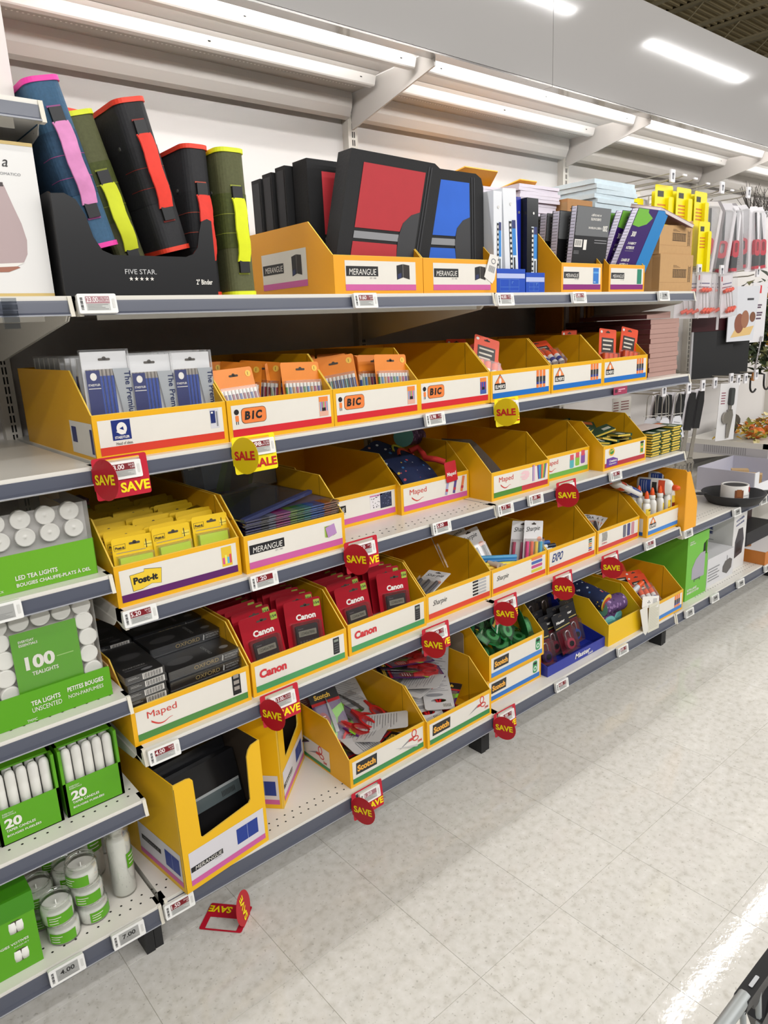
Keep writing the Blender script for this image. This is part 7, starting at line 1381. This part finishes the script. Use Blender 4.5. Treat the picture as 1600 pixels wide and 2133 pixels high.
for i, (x, y, z, rz, ry, bk, lb) in enumerate(((3.02, 0.27, 1.655, -58, 6, False, 'first from the left, turned away'), (3.09, 0.29, 1.665, -64, 6, True, 'grey backed, behind the second'), (3.14, 0.26, 1.645, -52, 6, False, 'second from the left, turned'), (3.20, 0.28, 1.66, -56, 5, False, 'third from the left, turned'), (3.255, 0.24, 1.650, -14, 2, False, 'facing the aisle in the middle'), (3.305, 0.25, 1.665, -50, -5, True, 'seen from its grey back'), (3.40, 0.29, 1.67, -44, -4, False, 'right of the grey backed card'), (3.445, 0.28, 1.67, -58, -2, False, 'second from right, turned'), (3.535, 0.25, 1.665, -8, -3, False, 'facing the aisle at the right'), (3.635, 0.26, 1.670, -18, -5, False, 'last on the right'))): lighter_pack('long red and black lighter on a card, '+lb, (x, y, z), rz, ry, bk)
OR3 = P('F0512C', 0.35)
def skewer_card(label, loc, rz, ry, proto=[None]):
    if proto[0] is None:
        t = thing('skewer_card', label, 'corn holders', loc, rad(0, ry, rz), 'carded corn skewers on hooks'); w, h = 0.105, 0.200
        MB(FRONT()).prism(rr(-w/2, 0, w/2, h, 0.006), -0.001, 0, CW).build('card', t); m = MB(FRONT()); m.rect(-w*0.42, h*0.84, -w*0.32, h*0.95, RDS, 0.0006); m.rect(-w*0.3, h*0.76, w*0.4, h*0.785, P('6C6488', 0.5), 0.0006); m.rect(-w*0.36, h*0.68, w*0.42, h*0.70, P('8C5468', 0.5), 0.0006); m.build('print', t)
        for x in (-0.024, 0.0, 0.024):
            s = MB().cyl((x, -0.012, h*0.62), (x+0.012, -0.012, h*0.16), 0.0016, STEEL, n=6).build('skewer', t); MB().cyl((x-0.013, -0.012, h*0.60), (x+0.011, -0.012, h*0.635), 0.0085, OR3, n=10).build('grip', s); MB().cyl((x+0.0, -0.016, h*0.12), (x+0.028, -0.012, h*0.19), 0.0085, OR3, n=10).build('grip', s)
        MB().box((-w/2-0.002, -0.024, -0.002), (w/2+0.002, 0.001, h+0.003), clear(gloss=0.12)).build('clear_pack', t); proto[0] = t; return t
    return dup(proto[0], loc, rad(0, ry, rz), label)
for i, (x, y, rz, ry, lb) in enumerate(((2.85, 0.24, -50, 2, 'leftmost, turned'), (2.91, 0.19, -8, 1, 'left, facing the aisle'), (2.985, 0.25, -52, 0, 'between, nearer left'), (3.035, 0.25, -52, 0, 'between, middle'), (3.085, 0.25, -50, 0, 'between, nearer right'), (3.16, 0.19, -6, -6, 'right, facing the aisle and tilted'))): skewer_card('white card of orange corn skewers, '+lb, (x, y, 1.445), rz, ry)
MRN = P('3C1218', 0.4); BLKM = P('141416', 0.55, var=0.2, scale=60)
for i in range(3):
    t = thing('grill_mat_pack', 'dark maroon sleeve over black grill mats, %s of three' % ('left', 'middle', 'right')[i], 'grill mat', (3.18+0.165*i, 0.30-0.012*i, 1.14), rad(0, 0, -16), 'grill mat packs on hooks'); MB().box((-0.085, 0, 0.0), (0.085, 0.004, 0.235), BLKM).build('black_mat', t); MB().box((-0.092, -0.003, 0.0), (-0.080, 0.005, 0.235), P('B0AEB0', 0.4)).build('sleeve_rim', t); MB().box((-0.088, -0.002, 0.235), (0.088, 0.006, 0.36), MRN if i < 2 else MRN).build('sleeve', t); MB(FRONT((0, -0.002, 0))).rect(0.070, 0.24, 0.088, 0.36, P('C8C2C4', 0.4)).build('sleeve_edge', t); MB(LEFT((-0.088, 0, 0))).rect(-0.006, 0.235, 0.002, 0.36, MRN).build('side', t)
t = thing('recipe_card', 'white sleeve picturing roast meat on a board, above the black mats', 'grill mat', (3.455, 0.235, 1.315), rad(0, 0, -14), 'grill mat packs on hooks'); MB(FRONT()).prism([(-0.115, 0), (0.085, 0), (0.115, 0.275), (-0.115, 0.275)], -0.004, 0, P('DCDDE2', 0.35)).build('sleeve', t)
m = MB(FRONT()); m.poly([(-0.09, 0.02), (0.06, 0.03), (0.085, 0.075), (-0.06, 0.06)], P('E0BC7C', 0.5), 0.0006); m.ell(-0.030, 0.090, 0.036, 0.050, P('8C5440', 0.5), 0.0009); m.ell(0.012, 0.110, 0.030, 0.045, P('A06C50', 0.5), 0.0011); m.ell(0.070, 0.120, 0.022, 0.026, P('7C5038', 0.5), 0.0009); m.rect(0.02, 0.205, 0.07, 0.215, P('3C3C40', 0.5), 0.0006); m.build('picture', t)
t = thing('brush_card', 'tall white card with red mark holding a long basting brush', 'brush', (3.655, 0.245, 1.30), rad(0, 0, -10)); MB(FRONT()).prism(rr(-0.066, 0, 0.066, 0.31, 0.004), -0.002, 0, P('E6E4E6', 0.35)).build('card', t); m = MB(FRONT()); m.rect(-0.006, 0.255, 0.012, 0.295, RDS, 0.0006)
for k, (a, b) in enumerate(((0.19, 0.05), (0.178, 0.036), (0.15, 0.07), (0.138, 0.06), (0.12, 0.05))): m.rect(-b/2, a, b/2, a+0.008, P('5C4458', 0.5), 0.0006)
m.build('print', t); MB().cyl((0.035, -0.008, 0.03), (-0.005, -0.008, -0.16), 0.005, P('B8B4B4', 0.2, 0.8), n=8).build('brush_handle', t); MB().cyl((-0.005, -0.008, -0.16), (-0.018, -0.008, -0.205), 0.010, P('B87838', 0.6), n=8).build('bristles', t)
# grilling tools in the low hook row
for i, (x, y, rz) in enumerate(((2.605, 0.25, -40), (2.640, 0.20, -14), (2.700, 0.25, -36), (2.735, 0.19, -12))):
    t = thing('wire_spatula', 'wire handled rack lifter with white card, %s' % ('far left, turned', 'left, facing the aisle', 'third, turned', 'right, facing the aisle')[i], 'spatula', (x, y, 0.90), rad(0, 0, rz), 'wire handled lifters'); m = MB()
    m.tube([(-0.022, 0, 0.10), (-0.020, 0, 0.175)]+[(-0.018*math.cos(k*math.pi/6), 0, 0.195+0.018*math.sin(k*math.pi/6)) for k in range(7)]+[(0.020, 0, 0.175), (0.022, 0, 0.10)], 0.0024, STEEL); m.build('wire_handle', t); MB().tube([(-0.034, 0, 0.115), (0.034, 0, 0.115)], 0.0024, STEEL).build('cross_wire', t)
    m = MB(FRONT()); m.prism([(-0.055, 0), (0.055, 0), (0.024, 0.105), (-0.024, 0.105)], -0.003, 0, P('DADADF', 0.35)); b = m.build('card_blade', t); m = MB(FRONT()); m.rect(-0.004, 0.006, 0.018, 0.024, RDS, 0.0008)
    for k in range(4): m.poly([(-0.04+0.006*k, 0.03+0.016*k), (0.038-0.006*k, 0.022+0.016*k), (0.038-0.006*k, 0.025+0.016*k), (-0.04+0.006*k, 0.033+0.016*k)], GREYI, 0.0008)
    m.build('print', b)
for i, (x, w, c) in enumerate(((2.44, 0.055, 'white card with a dark loop'), (2.515, 0.085, 'white card with a dark and blue tool'))):
    t = thing('tool_card', c+', behind the crayon bin', 'tool pack', (x, 0.33, 0.885), rad(0, 0, -6)); MB(FRONT()).prism(rr(-w/2, 0, w/2, 0.225, 0.004), -0.001, 0, P('DED9D0', 0.4)).build('card', t); MB(FRONT((0.008, 0, 0))).prism(rr(-0.016, 0.03, 0.016, 0.135, 0.014), 0, 0.014, P('3A3C40', 0.35)).build('tool_body', t); m = MB(FRONT((0.008, -0.014, 0))); m.rrect(-0.011, 0.04, 0.011, 0.095, 0.004, P('2C7CC8', 0.4) if i else BLK, 0.0006); m.build('inset', t); m = MB(FRONT()); [m.rect(-w*0.36, 0.165+0.012*k, w*0.3, 0.170+0.012*k, P('8C5C58', 0.5), 0.0006) for k in range(4)]; m.build('print', t)
HB = P('1E1E20', 0.4); SS = P('A9A49C', 0.25, 0.85)
for i, (x, y, rz, kind) in enumerate(((2.80, 0.27, -44, 'tongs'), (2.845, 0.23, -34, 'tongs'), (2.895, 0.27, -44, 'fork'), (2.935, 0.22, -30, 'fork'), (2.985, 0.27, -46, 'turner'), (3.02, 0.22, -24, 'fork'), (2.765, 0.30, -44, 'turner'))):
    t = thing('grill_tool', 'steel grill %s with black handle, %s in the hanging row' % (kind, ('second', 'third', 'fourth', 'fifth', 'sixth', 'rightmost', 'leftmost')[i]), 'grill tool', (x, y, 1.095), rad(3, 5, rz), 'grill tools with black handles')
    MB(FRONT()).prism([(-0.010, 0), (0.010, 0), (0.018, -0.05), (0.016, -0.185), (-0.016, -0.185), (-0.018, -0.05)], -0.009, 0.009, HB).build('handle', t); MB(FRONT()).prism([(-0.009, -0.175), (0.009, -0.175), (0.012, -0.34), (-0.012, -0.34)], -0.002, 0.002, SS).build('shaft', t)
    m = MB(FRONT())
    if kind == 'turner': m.prism([(-0.012, -0.335), (0.012, -0.335), (0.038, -0.38), (0.040, -0.47), (-0.040, -0.47), (-0.038, -0.38)], -0.001, 0.001, SS)
    else:
        m.prism([(-0.012, -0.335), (0.012, -0.335), (0.030, -0.365), (-0.030, -0.365)], -0.002, 0.002, SS)
        for a in (-0.026, -0.005, 0.016): m.prism([(a, -0.36), (a+0.010, -0.36), (a+0.008+0.1*a, -0.47), (a+0.002+0.1*a, -0.47)], -0.002, 0.002, SS)
    m.build('head', t); c = MB(FRONT((0, 0.011, 0))).prism([(-0.030, 0.01), (0.016, 0.01), (0.016, -0.19), (-0.030, -0.19)], 0, 0.001, CW).build('backing_card', t)
t = thing('scoop_card', 'steel scoop with dark handle on a tall white card', 'scoop', (3.150, 0.150, 0.838), rad(0, 3, -6)); MB(FRONT()).prism(rr(-0.082, 0, 0.082, 0.285, 0.003), -0.002, 0, P('DAD8D8', 0.4)).build('card', t)
MB(FRONT((0.012, -0.006, 0))).prism(rr(-0.016, 0.175, 0.016, 0.262, 0.013), -0.006, 0.010, P('3A3D3C', 0.4)).build('handle', t); m = MB(FRONT((0.012, -0.004, 0))); m.prism([(-0.02, 0.155), (0.018, 0.155), (0.028, 0.125), (0.006, 0.012), (-0.010, 0.012)], 0, 0.006, SS); m.prism([(-0.035+0.028*math.cos(k*0.5236), 0.115+0.030*math.sin(k*0.5236)) for k in range(12)], 0, 0.010, SS); m.prism([(-0.008, 0.15), (0.008, 0.15), (0.008, 0.18), (-0.008, 0.18)], 0, 0.006, SS); m.build('scoop_body', t); m = MB(FRONT()); [m.rect(-0.066, 0.235-0.013*k, -0.030, 0.240-0.013*k, P('8C4C5C', 0.5), 0.0006) for k in range(5)]; m.build('print', t)
t = thing('panel_card', 'white sign card with navy lettering behind the glue bottles', 'sign', (2.49, 0.26, 0.80), rad(0, 0, -8)); MB(FRONT()).prism(rr(-0.10, 0, 0.085, 0.09, 0.002), -0.002, 0, P('D8D2D8', 0.4)).build('card', t); m = MB(FRONT()); m.text('VARILLA', -0.06, 0.052, P('3C3058', 0.4), w=0.11, h=0.016, bold=0.03); m.rect(-0.06, 0.028, 0.06, 0.036, P('6C6078', 0.4)); m.build('lettering', t)
# skillet, carton and boxes
IRON = P('232325', 0.55, var=0.15, scale=90, bump=0.2); zs = 0.5455
t = thing('skillet', 'black cast iron skillet overhanging the shelf front', 'pan', (3.085, 0.055, zs)); m = MB(); m.lathe([(0, 0.006), (0.112, 0.006), (0.142, 0.050), (0.148, 0.052), (0.150, 0.049), (0.118, 0.001), (0, 0.0)], IRON, n=40); m.prism([(0.03*math.cos(k*0.628)+0.16, 0.02*math.sin(k*0.628)) for k in range(10)], 0.044, 0.051, IRON); m.build('pan_body', t); MB().box((-0.27, -0.014, 0.036), (-0.140, 0.014, 0.050), IRON).build('pan_handle', t); t.rotation_euler = (0, 0, 2.4)
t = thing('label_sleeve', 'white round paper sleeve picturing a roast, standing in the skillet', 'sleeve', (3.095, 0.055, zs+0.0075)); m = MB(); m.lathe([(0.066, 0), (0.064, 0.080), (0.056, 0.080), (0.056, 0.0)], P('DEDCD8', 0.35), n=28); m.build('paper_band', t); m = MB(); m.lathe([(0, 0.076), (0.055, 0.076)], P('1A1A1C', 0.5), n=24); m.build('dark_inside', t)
def arc(r, a0, a1, z0, z1, c, m): m.sheet(lambda a, b: (r*math.cos(math.radians(a0+(a1-a0)*a)), r*math.sin(math.radians(a0+(a1-a0)*a)), z0+(z1-z0)*b), 8, 2, c)
m = MB(); arc(0.0668, 205, 240, 0.004, 0.062, P('8C5434', 0.5), m); arc(0.0670, 212, 232, 0.03, 0.066, P('A8683C', 0.5), m); arc(0.0668, 275, 288, 0.048, 0.074, RDS, m); arc(0.0666, 243, 300, 0.02, 0.022, GREYI, m); arc(0.0666, 243, 300, 0.032, 0.034, GREYI, m); m.build('picture', t)
t = thing('open_carton', 'white open carton of small wooden boxes behind the skillet', 'carton', (3.225, 0.015, zs)); LAV = P('C9C7D4', 0.45); W, D, H, T = 0.42, 0.30, 0.125, 0.004
MB().box((0, 0, 0), (W, T, H*0.50), P('EDEDF0', 0.4)).box((0, 0, H*0.50), (0.05, T, H), P('EDEDF0', 0.4)).build('front_panel', t); MB().box((0, T, 0), (T, D, H), LAV).build('side_panel', t); MB().box((W-T, T, 0), (W, D, H), LAV).build('side_panel', t); MB().box((T, D-T, 0), (W-T, D, H), LAV).build('back_panel', t); MB().box((T, T, 0.0005), (W-T, D-T, T), LAV).build('base_panel', t); MB(FRONT()).rect(0.008, 0.012, 0.028, 0.030, RDS).build('red_mark', t)
for i, (x, y) in enumerate(((3.30, 0.05), (3.37, 0.18), (3.42, 0.06), (3.50, 0.16))): t = thing('wooden_box', 'small pale wooden box in the white carton, %s' % ('front left', 'rear left', 'front right', 'rear right')[i], 'box', (x, y, zs+0.0046), rad(0, 0, 10*i), 'wooden boxes in the white carton'); MB().box((0, 0, 0), (0.055, 0.085, 0.075), P('D3B183', 0.6, var=0.2, scale=40, stretch=(1, 8, 1))).build('box_body', t); MB(FRONT()).rect(0.012, 0.016, 0.034, 0.05, BLK).build('label', t)
zb = 0.1525; LG = P('6FBE3A', 0.4)
t = thing('cover_carton', 'tall lime green carton picturing a grey barbecue cover', 'carton', (2.605, 0.035, zb)); W, D, H = 0.205, 0.34, 0.315
MB(FRONT()).prism([(0, 0), (W, 0), (W, H*0.62), (W-0.04, H*0.62), (W-0.052, H*0.66), (W-0.048, H*0.80), (W-0.02, H*0.84), (W, H*0.84), (W, H), (0, H)], -0.004, 0, LG).build('front_panel', t); MB().box((0, 0.004, 0), (0.004, D, H), LG).build('side_panel', t); MB().box((W-0.004, 0.004, 0), (W, D, H), LG).build('side_panel', t); MB().box((0.004, 0.004, H-0.004), (W-0.004, D, H), P('4C8C24', 0.5)).build('lid', t); MB().box((0.006, 0.012, 0.003), (W-0.006, D-0.01, H-0.01), P('2A2A2C', 0.6)).build('folded_cover', t)
m = MB(FRONT()); m.poly([(0.052, 0.095), (W-0.030, 0.090), (W-0.028, 0.212), (W-0.075, 0.212), (0.085, 0.190), (0.052, 0.150)], P('A9A4B0', 0.45), 0.0006); m.rect(0.078, 0.078, 0.084, 0.093, P('3C3C40', 0.5), 0.0006); m.rect(0.130, 0.078, 0.136, 0.093, P('3C3C40', 0.5), 0.0006); m.rect(0.078, 0.086, 0.140, 0.092, P('5C5C60', 0.5), 0.0007); m.build('picture', t)
m = MB(FRONT()); m.text('EVERYDAY', 0.020, 0.282, WHT, w=0.040, h=0.0065, bold=0.02); m.text('ESSENTIALS', 0.020, 0.272, WHT, w=0.052, h=0.0065, bold=0.02); m.text('EXTRA LARGE', 0.016, 0.044, WHT, w=0.090, h=0.011, bold=0.03); m.text('BARBECUE COVER', 0.016, 0.029, WHT, w=0.115, h=0.011, bold=0.03); m.build('lettering', t)
t = thing('cover_carton', 'low white carton picturing a round black grill cover', 'carton', (2.848, 0.050, zb)); W, D, H = 0.285, 0.26, 0.145; GW2 = P('D9D8DA', 0.4)
MB().box((0, 0, 0), (W, D, H), GW2).build('carton_body', t); MB(frame((0, 0.17, H+0.0006), (1, 0, 0), (0, 0.5, 0.86))).prism([(0.03, 0), (W, 0), (W, 0.08), (0.03, 0.095)], 0, 0.003, GW2).build('lifted_flap', t)
m = MB(FRONT()); m.poly([(0.165, 0.040), (0.215, 0.020), (0.262, 0.042), (0.268, 0.085), (0.240, 0.098), (0.190, 0.092), (0.165, 0.068)], P('5C5856', 0.45), 0.0006); m.rect(0.208, 0.095, 0.212, 0.118, INK, 0.0007)
for k in range(5): m.rect(0.010, 0.085-0.015*k, 0.130-0.02*(k % 2), 0.091-0.015*k, GREYI, 0.0006)
m.build('picture', t); m = MB(TOP((0, 0, H))); m.ell(0.10, 0.11, 0.065, 0.018, BLK, 0.0006); m.build('top_picture', t); m = MB(frame((0, 0.17, H+0.0006), (1, 0, 0), (0, 0.5, 0.86))); m.poly([(0.09, 0.02), (0.275, 0.005), (0.28, 0.05), (0.24, 0.075), (0.12, 0.085), (0.085, 0.06)], BLK, 0.004); m.build('flap_picture', t)
t = thing('cover_carton', 'tall white carton with navy lettering and a dark grill picture', 'carton', (3.165, 0.075, zb)); W, D, H = 0.15, 0.30, 0.345; MB().box((0, 0, 0), (W, D, H), P('E2E0DE', 0.4)).build('carton_body', t); m = MB(LEFT()); tx = P('2C3C80', 0.4)
m.text('HOUSSE DE', -0.245, 0.205, tx, w=0.14, h=0.015, bold=0.04); m.text('BARBECUE', -0.245, 0.182, tx, w=0.14, h=0.015, bold=0.04); m.text('TRES', -0.22, 0.245, tx, w=0.04, h=0.009, bold=0.03); m.text('GRANDE', -0.23, 0.232, tx, w=0.06, h=0.009, bold=0.03); m.rect(-0.25, 0.150, -0.10, 0.153, GREYI); m.rect(-0.22, 0.285, -0.12, 0.289, GREYI); m.build('lettering', t)
m = MB(FRONT()); m.poly([(0.030, 0.060), (0.115, 0.075), (0.130, 0.150), (0.110, 0.215), (0.060, 0.215), (0.028, 0.150)], P('3E3A40', 0.45), 0.0006); m.poly([(0.045, 0.085), (0.10, 0.095), (0.10, 0.15), (0.045, 0.14)], P('1E1A1E', 0.45), 0.0009); m.text('COVER', 0.030, 0.255, tx, w=0.09, h=0.012, bold=0.03, rot=0.15); m.text('HOUSSE', 0.030, 0.232, tx, w=0.09, h=0.010, bold=0.03, rot=0.15); m.rect(0.010, 0.305, 0.022, 0.33, RDS); m.build('picture', t)
t = thing('flat_carton', 'flat orange carton with a white printed top, far right', 'carton', (3.362, -0.015, zb)); MB().box((0, 0, 0), (0.38, 0.30, 0.072), P('C8782C', 0.5)).build('carton_body', t); m = MB(TOP((0, 0, 0.072))); m.rect(0, 0, 0.38, 0.30, P('E4DEDC', 0.4), 0.0006); m.poly([(0.03, 0.12), (0.06, 0.10), (0.32, 0.20), (0.29, 0.23)], P('B07848', 0.5), 0.0009); m.poly([(0.03, 0.2), (0.05, 0.18), (0.2, 0.25), (0.18, 0.27)], P('9C6C4C', 0.5), 0.0009); m.build('top_print', t)
t = thing('black_case', 'black case lying behind the flat orange carton', 'case', (3.38, 0.10, zb+0.0745), rad(0, 0, 0)); MB(TOP()).prism(rr(0, 0, 0.36, 0.24, 0.02), 0, 0.075, P('1C1C20', 0.5)).build('case_body', t)
t = thing('maroon_carton', 'dark maroon carton under the skillet shelf, far right', 'carton', (3.33, 0.22, zb+0.15)); MB().box((0, 0, 0), (0.40, 0.22, 0.16), P('3A1A1C', 0.5)).build('carton_body', t); MB().box((0.01, 0.0, -0.15), (0.39, 0.22, -0.0005), P('3A3436', 0.6)).build('lower_block', t)
# autumn display at the far bay
t = shelf(3*BAY, 4*BAY, 0.745, 'white ledge with leaf garlands, left side slotted', None, 0.05, depth=0.47, y0=0.135, name='display_ledge')
MB().box((0.0, 0.0, -0.082), (1.2, 0.47, -0.030), P('C9C6C8', 0.45)).build('ledge_body', t); m = MB(LEFT())
for k in range(20): m.rect(-0.36+0.0125*k, -0.072, -0.356+0.0125*k, -0.030, P('9A989A', 0.5), 0.0008)
m.build('side_slots', t)['kind'] = 'stuff'
random.seed(44)
LEAFC = [P(c, 0.6) for c in ('C8901C', 'E0B838', '8C8C30', 'D86C1C', 'F0E0A8', '6C6C28')]; GRN3 = [P(c, 0.6) for c in ('2C3A20', '3C4A28', '4C5630', '26301C', '6C6C3C')]
def leaf(m, p, s, mats):
    a, b, c = random.uniform(0, 6.28), random.uniform(-0.9, 0.9), random.uniform(-0.6, 0.6); T0 = m.T; m.T = T0 @ tr(*p, b, c, a); m.add([(0, 0, 0), (s*0.35, s*0.35, s*0.12), (s*0.15, s*0.75, s*0.05), (0, s, -s*0.05), (-s*0.15, s*0.75, s*0.05), (-s*0.35, s*0.35, s*0.12), (0, s*0.5, 0)], [(0, 1, 6), (1, 2, 6), (2, 3, 6), (3, 4, 6), (4, 5, 6), (5, 0, 6)], random.choice(mats)); m.T = T0
for i in range(4):
    t = thing('leaf_garland', 'garland of yellow and orange leaves lying on the white ledge, %s' % ('nearest', 'second', 'third', 'farthest')[i], 'garland', (3.72+0.20*i, 0.30, 0.7458), (0, 0, 0), 'leaf garlands on the ledge'); m = MB()
    for k in range(60): leaf(m, (random.uniform(-0.06, 0.14), random.uniform(-0.12, 0.16), 0.012+random.uniform(0, 0.055)), random.uniform(0.03, 0.055), LEAFC)
    m.build('leaves', t)['kind'] = 'stuff'
for i, (x, y) in enumerate(((3.82, 0.27), (3.98, 0.25))):
    t = thing('pumpkin', 'small orange pumpkin among the leaves, %s' % ('nearer', 'farther')[i], 'pumpkin', (x, y, 0.746), (0, 0, 0), 'pumpkins on the ledge'); m = MB(); m.sheet(lambda a, b: ((0.045*(1+0.07*math.cos(16*math.pi*a)))*math.sin(math.pi*b)*math.cos(2*math.pi*a), (0.045*(1+0.07*math.cos(16*math.pi*a)))*math.sin(math.pi*b)*math.sin(2*math.pi*a), 0.034-0.034*math.cos(math.pi*b)), 40, 8, P('D86A20', 0.5)); m.build('fruit', t); MB().cyl((0, 0, 0.062), (0.006, 0, 0.082), 0.006, P('6C6438', 0.7), r2=0.004, n=7).build('stem', t)
t = thing('log_slice', 'dark bark log lying behind the leaf garlands', 'log', (3.95, 0.48, 0.80), rad(0, 90, 20)); MB().cyl((0, 0, -0.18), (0, 0, 0.18), 0.045, P('3A3020', 0.8, var=0.4, scale=40), n=12).build('bark', t)
for i, (x, z) in enumerate(((3.80, 1.40), (4.02, 1.34), (4.22, 1.46))):
    t = thing('leaf_wreath', 'dark green leafy wreath with small gourds hanging, %s' % ('nearest', 'middle', 'farthest')[i], 'wreath', (x, 0.34, z), (0, 0, 0), 'green wreaths on the far bay'); m = MB()
    for k in range(230):
        an = random.uniform(0, 6.28); r = 0.13+random.uniform(-0.06, 0.06); leaf(m, (r*math.cos(an), random.uniform(-0.06, 0.06), r*1.25*math.sin(an)), random.uniform(0.04, 0.075), GRN3)
    m.build('leaves', t)['kind'] = 'stuff'
    for k in range(4): MB().lathe([(0, -0.016), (0.014, -0.010), (0.017, 0), (0.012, 0.012), (0, 0.016)], P('D8982C', 0.4), n=10).build('gourd', t, loc=(0.13*math.cos(2.2*k+1), -0.07, 0.15*math.sin(2.2*k+1)))
for i, x in enumerate((3.74, 3.90, 4.06)):
    t = thing('twig_bunch', 'bunch of thin dark twigs with cream tips, %s' % ('nearest', 'middle', 'farthest')[i], 'twigs', (x, 0.36, 1.95), (0, 0, 0), 'twig bunches on the far bay'); m = MB()
    for k in range(26): m.cyl((0, 0, 0), (random.uniform(-0.10, 0.10), random.uniform(-0.08, 0.08), random.uniform(0.10, 0.19)), 0.0022, P('2C241C', 0.7), r2=0.001, n=4)
    m.build('twigs', t)['kind'] = 'stuff'; MB().cyl((0, 0, -0.12), (0, 0, 0.01), 0.010, P('3C3224', 0.7), n=7).build('tied_stems', t)
for i, x in enumerate((3.80, 3.98)):
    t = thing('curved_hanger', 'black curved hanger below the wreaths, %s' % ('left', 'right')[i], 'hanger', (x, 0.30, 1.06), (0, 0, 0), 'black curved hangers'); MB().tube([(-0.045, 0.345, 0.05), (-0.045, 0.02, 0.05), (-0.045, 0, 0.045)]+[(-0.045*math.cos(k*0.4), 0, -0.045*math.sin(k*0.4)) for k in range(7)], 0.0055, BLK, n=7).build('hook_bar', t)
t = thing('dark_pot', 'dark tapered pot hanging front of the ledge, cut by the right frame edge', 'pot', (3.80, 0.05, 0.665)); m = MB(); m.lathe([(0, 0), (0.062, 0), (0.085, 0.075), (0.080, 0.078), (0.058, 0.006), (0, 0.006)], P('2C2A2E', 0.5), n=20); m.build('pot_body', t)
# shopping cart corner at the lower right
CH = P('A2A6A6', 0.45, 0.3); CB = P('16171A', 0.4)
t = thing('shopping_cart', 'corner of a grey wire shopping cart with black bumper, lower right', 'cart', (0, -1.31, 0.95)); 
MB().tube([(-0.30, 0, 0), (0.006, 0, 0)], 0.0055, CH, n=10).build('rim_rail', t); MB().tube([(0.10, -0.012, 0), (0.12, -0.05, 0), (0.12, -0.50, 0)], 0.0055, CH, n=10).build('rim_rail', t)
m = MB(frame((0, 0.0, 0), (1, 0, 0), (0, 0, 1))); m.prism([(-0.004, -0.006), (0.010, -0.007), (0.013, -0.014), (0.020, -0.014), (0.030, -0.009), (0.11, -0.010), (0.115, 0.002), (0.04, 0.003), (0.000, 0.003)], -0.0055, 0.0055, CB); b = m.build('corner_bumper', t); MB(TOP((0, 0, 0.003))).rrect(0.014, -0.002, 0.028, 0.001, 0.001, P('B8BABC', 0.4)).build('bumper_slot', b)
MB(frame((0, 0.0057, 0), (-1, 0, 0), (0, 0, 1))).rrect(-0.036, -0.004, -0.020, -0.001, 0.001, P('B8BABC', 0.4)).build('bumper_slot', b)
for k in range(9): MB().tube([(0.105-0.027*k, -0.003, -0.004), (0.095-0.027*k, -0.035, -0.30)], 0.0024, CH).build('basket_wire', t)
for z in (-0.10, -0.20, -0.30): MB().tube([(-0.30, -0.003+0.105*z, z), (0.105, -0.003+0.105*z, z), (0.11, -0.5, z)], 0.003, CH).build('basket_hoop', t)
m = MB(frame((0.02, -0.004, -0.03), (0.3, -0.05, -1), (1, 0, 0.1))); m.prism([(0, 0), (0.075, 0.012), (0.078, 0.030), (0, 0.040)], -0.006, 0.006, CB); m.build('bumper_strut', t)
for k, (x, y) in enumerate(((0.06, -0.10), (-0.55, -0.10), (0.06, -0.48), (-0.55, -0.48))):
    l = MB().tube([(x, y, -0.31), (x, y, -0.86)], 0.012, CH, n=8).build('leg', t); MB().cyl((x-0.012, y, -0.89), (x+0.012, y, -0.89), 0.06, CB, n=18).build('wheel', l)
MB().box((-0.62, -0.5, -0.315), (0.10, -0.04, -0.305), CH).build('basket_floor', t); MB().tube([(-0.30, 0, 0), (-0.62, 0, 0), (-0.62, -0.5, 0), (0.12, -0.5, 0)], 0.0068, CH, n=8).build('rim_rail', t)
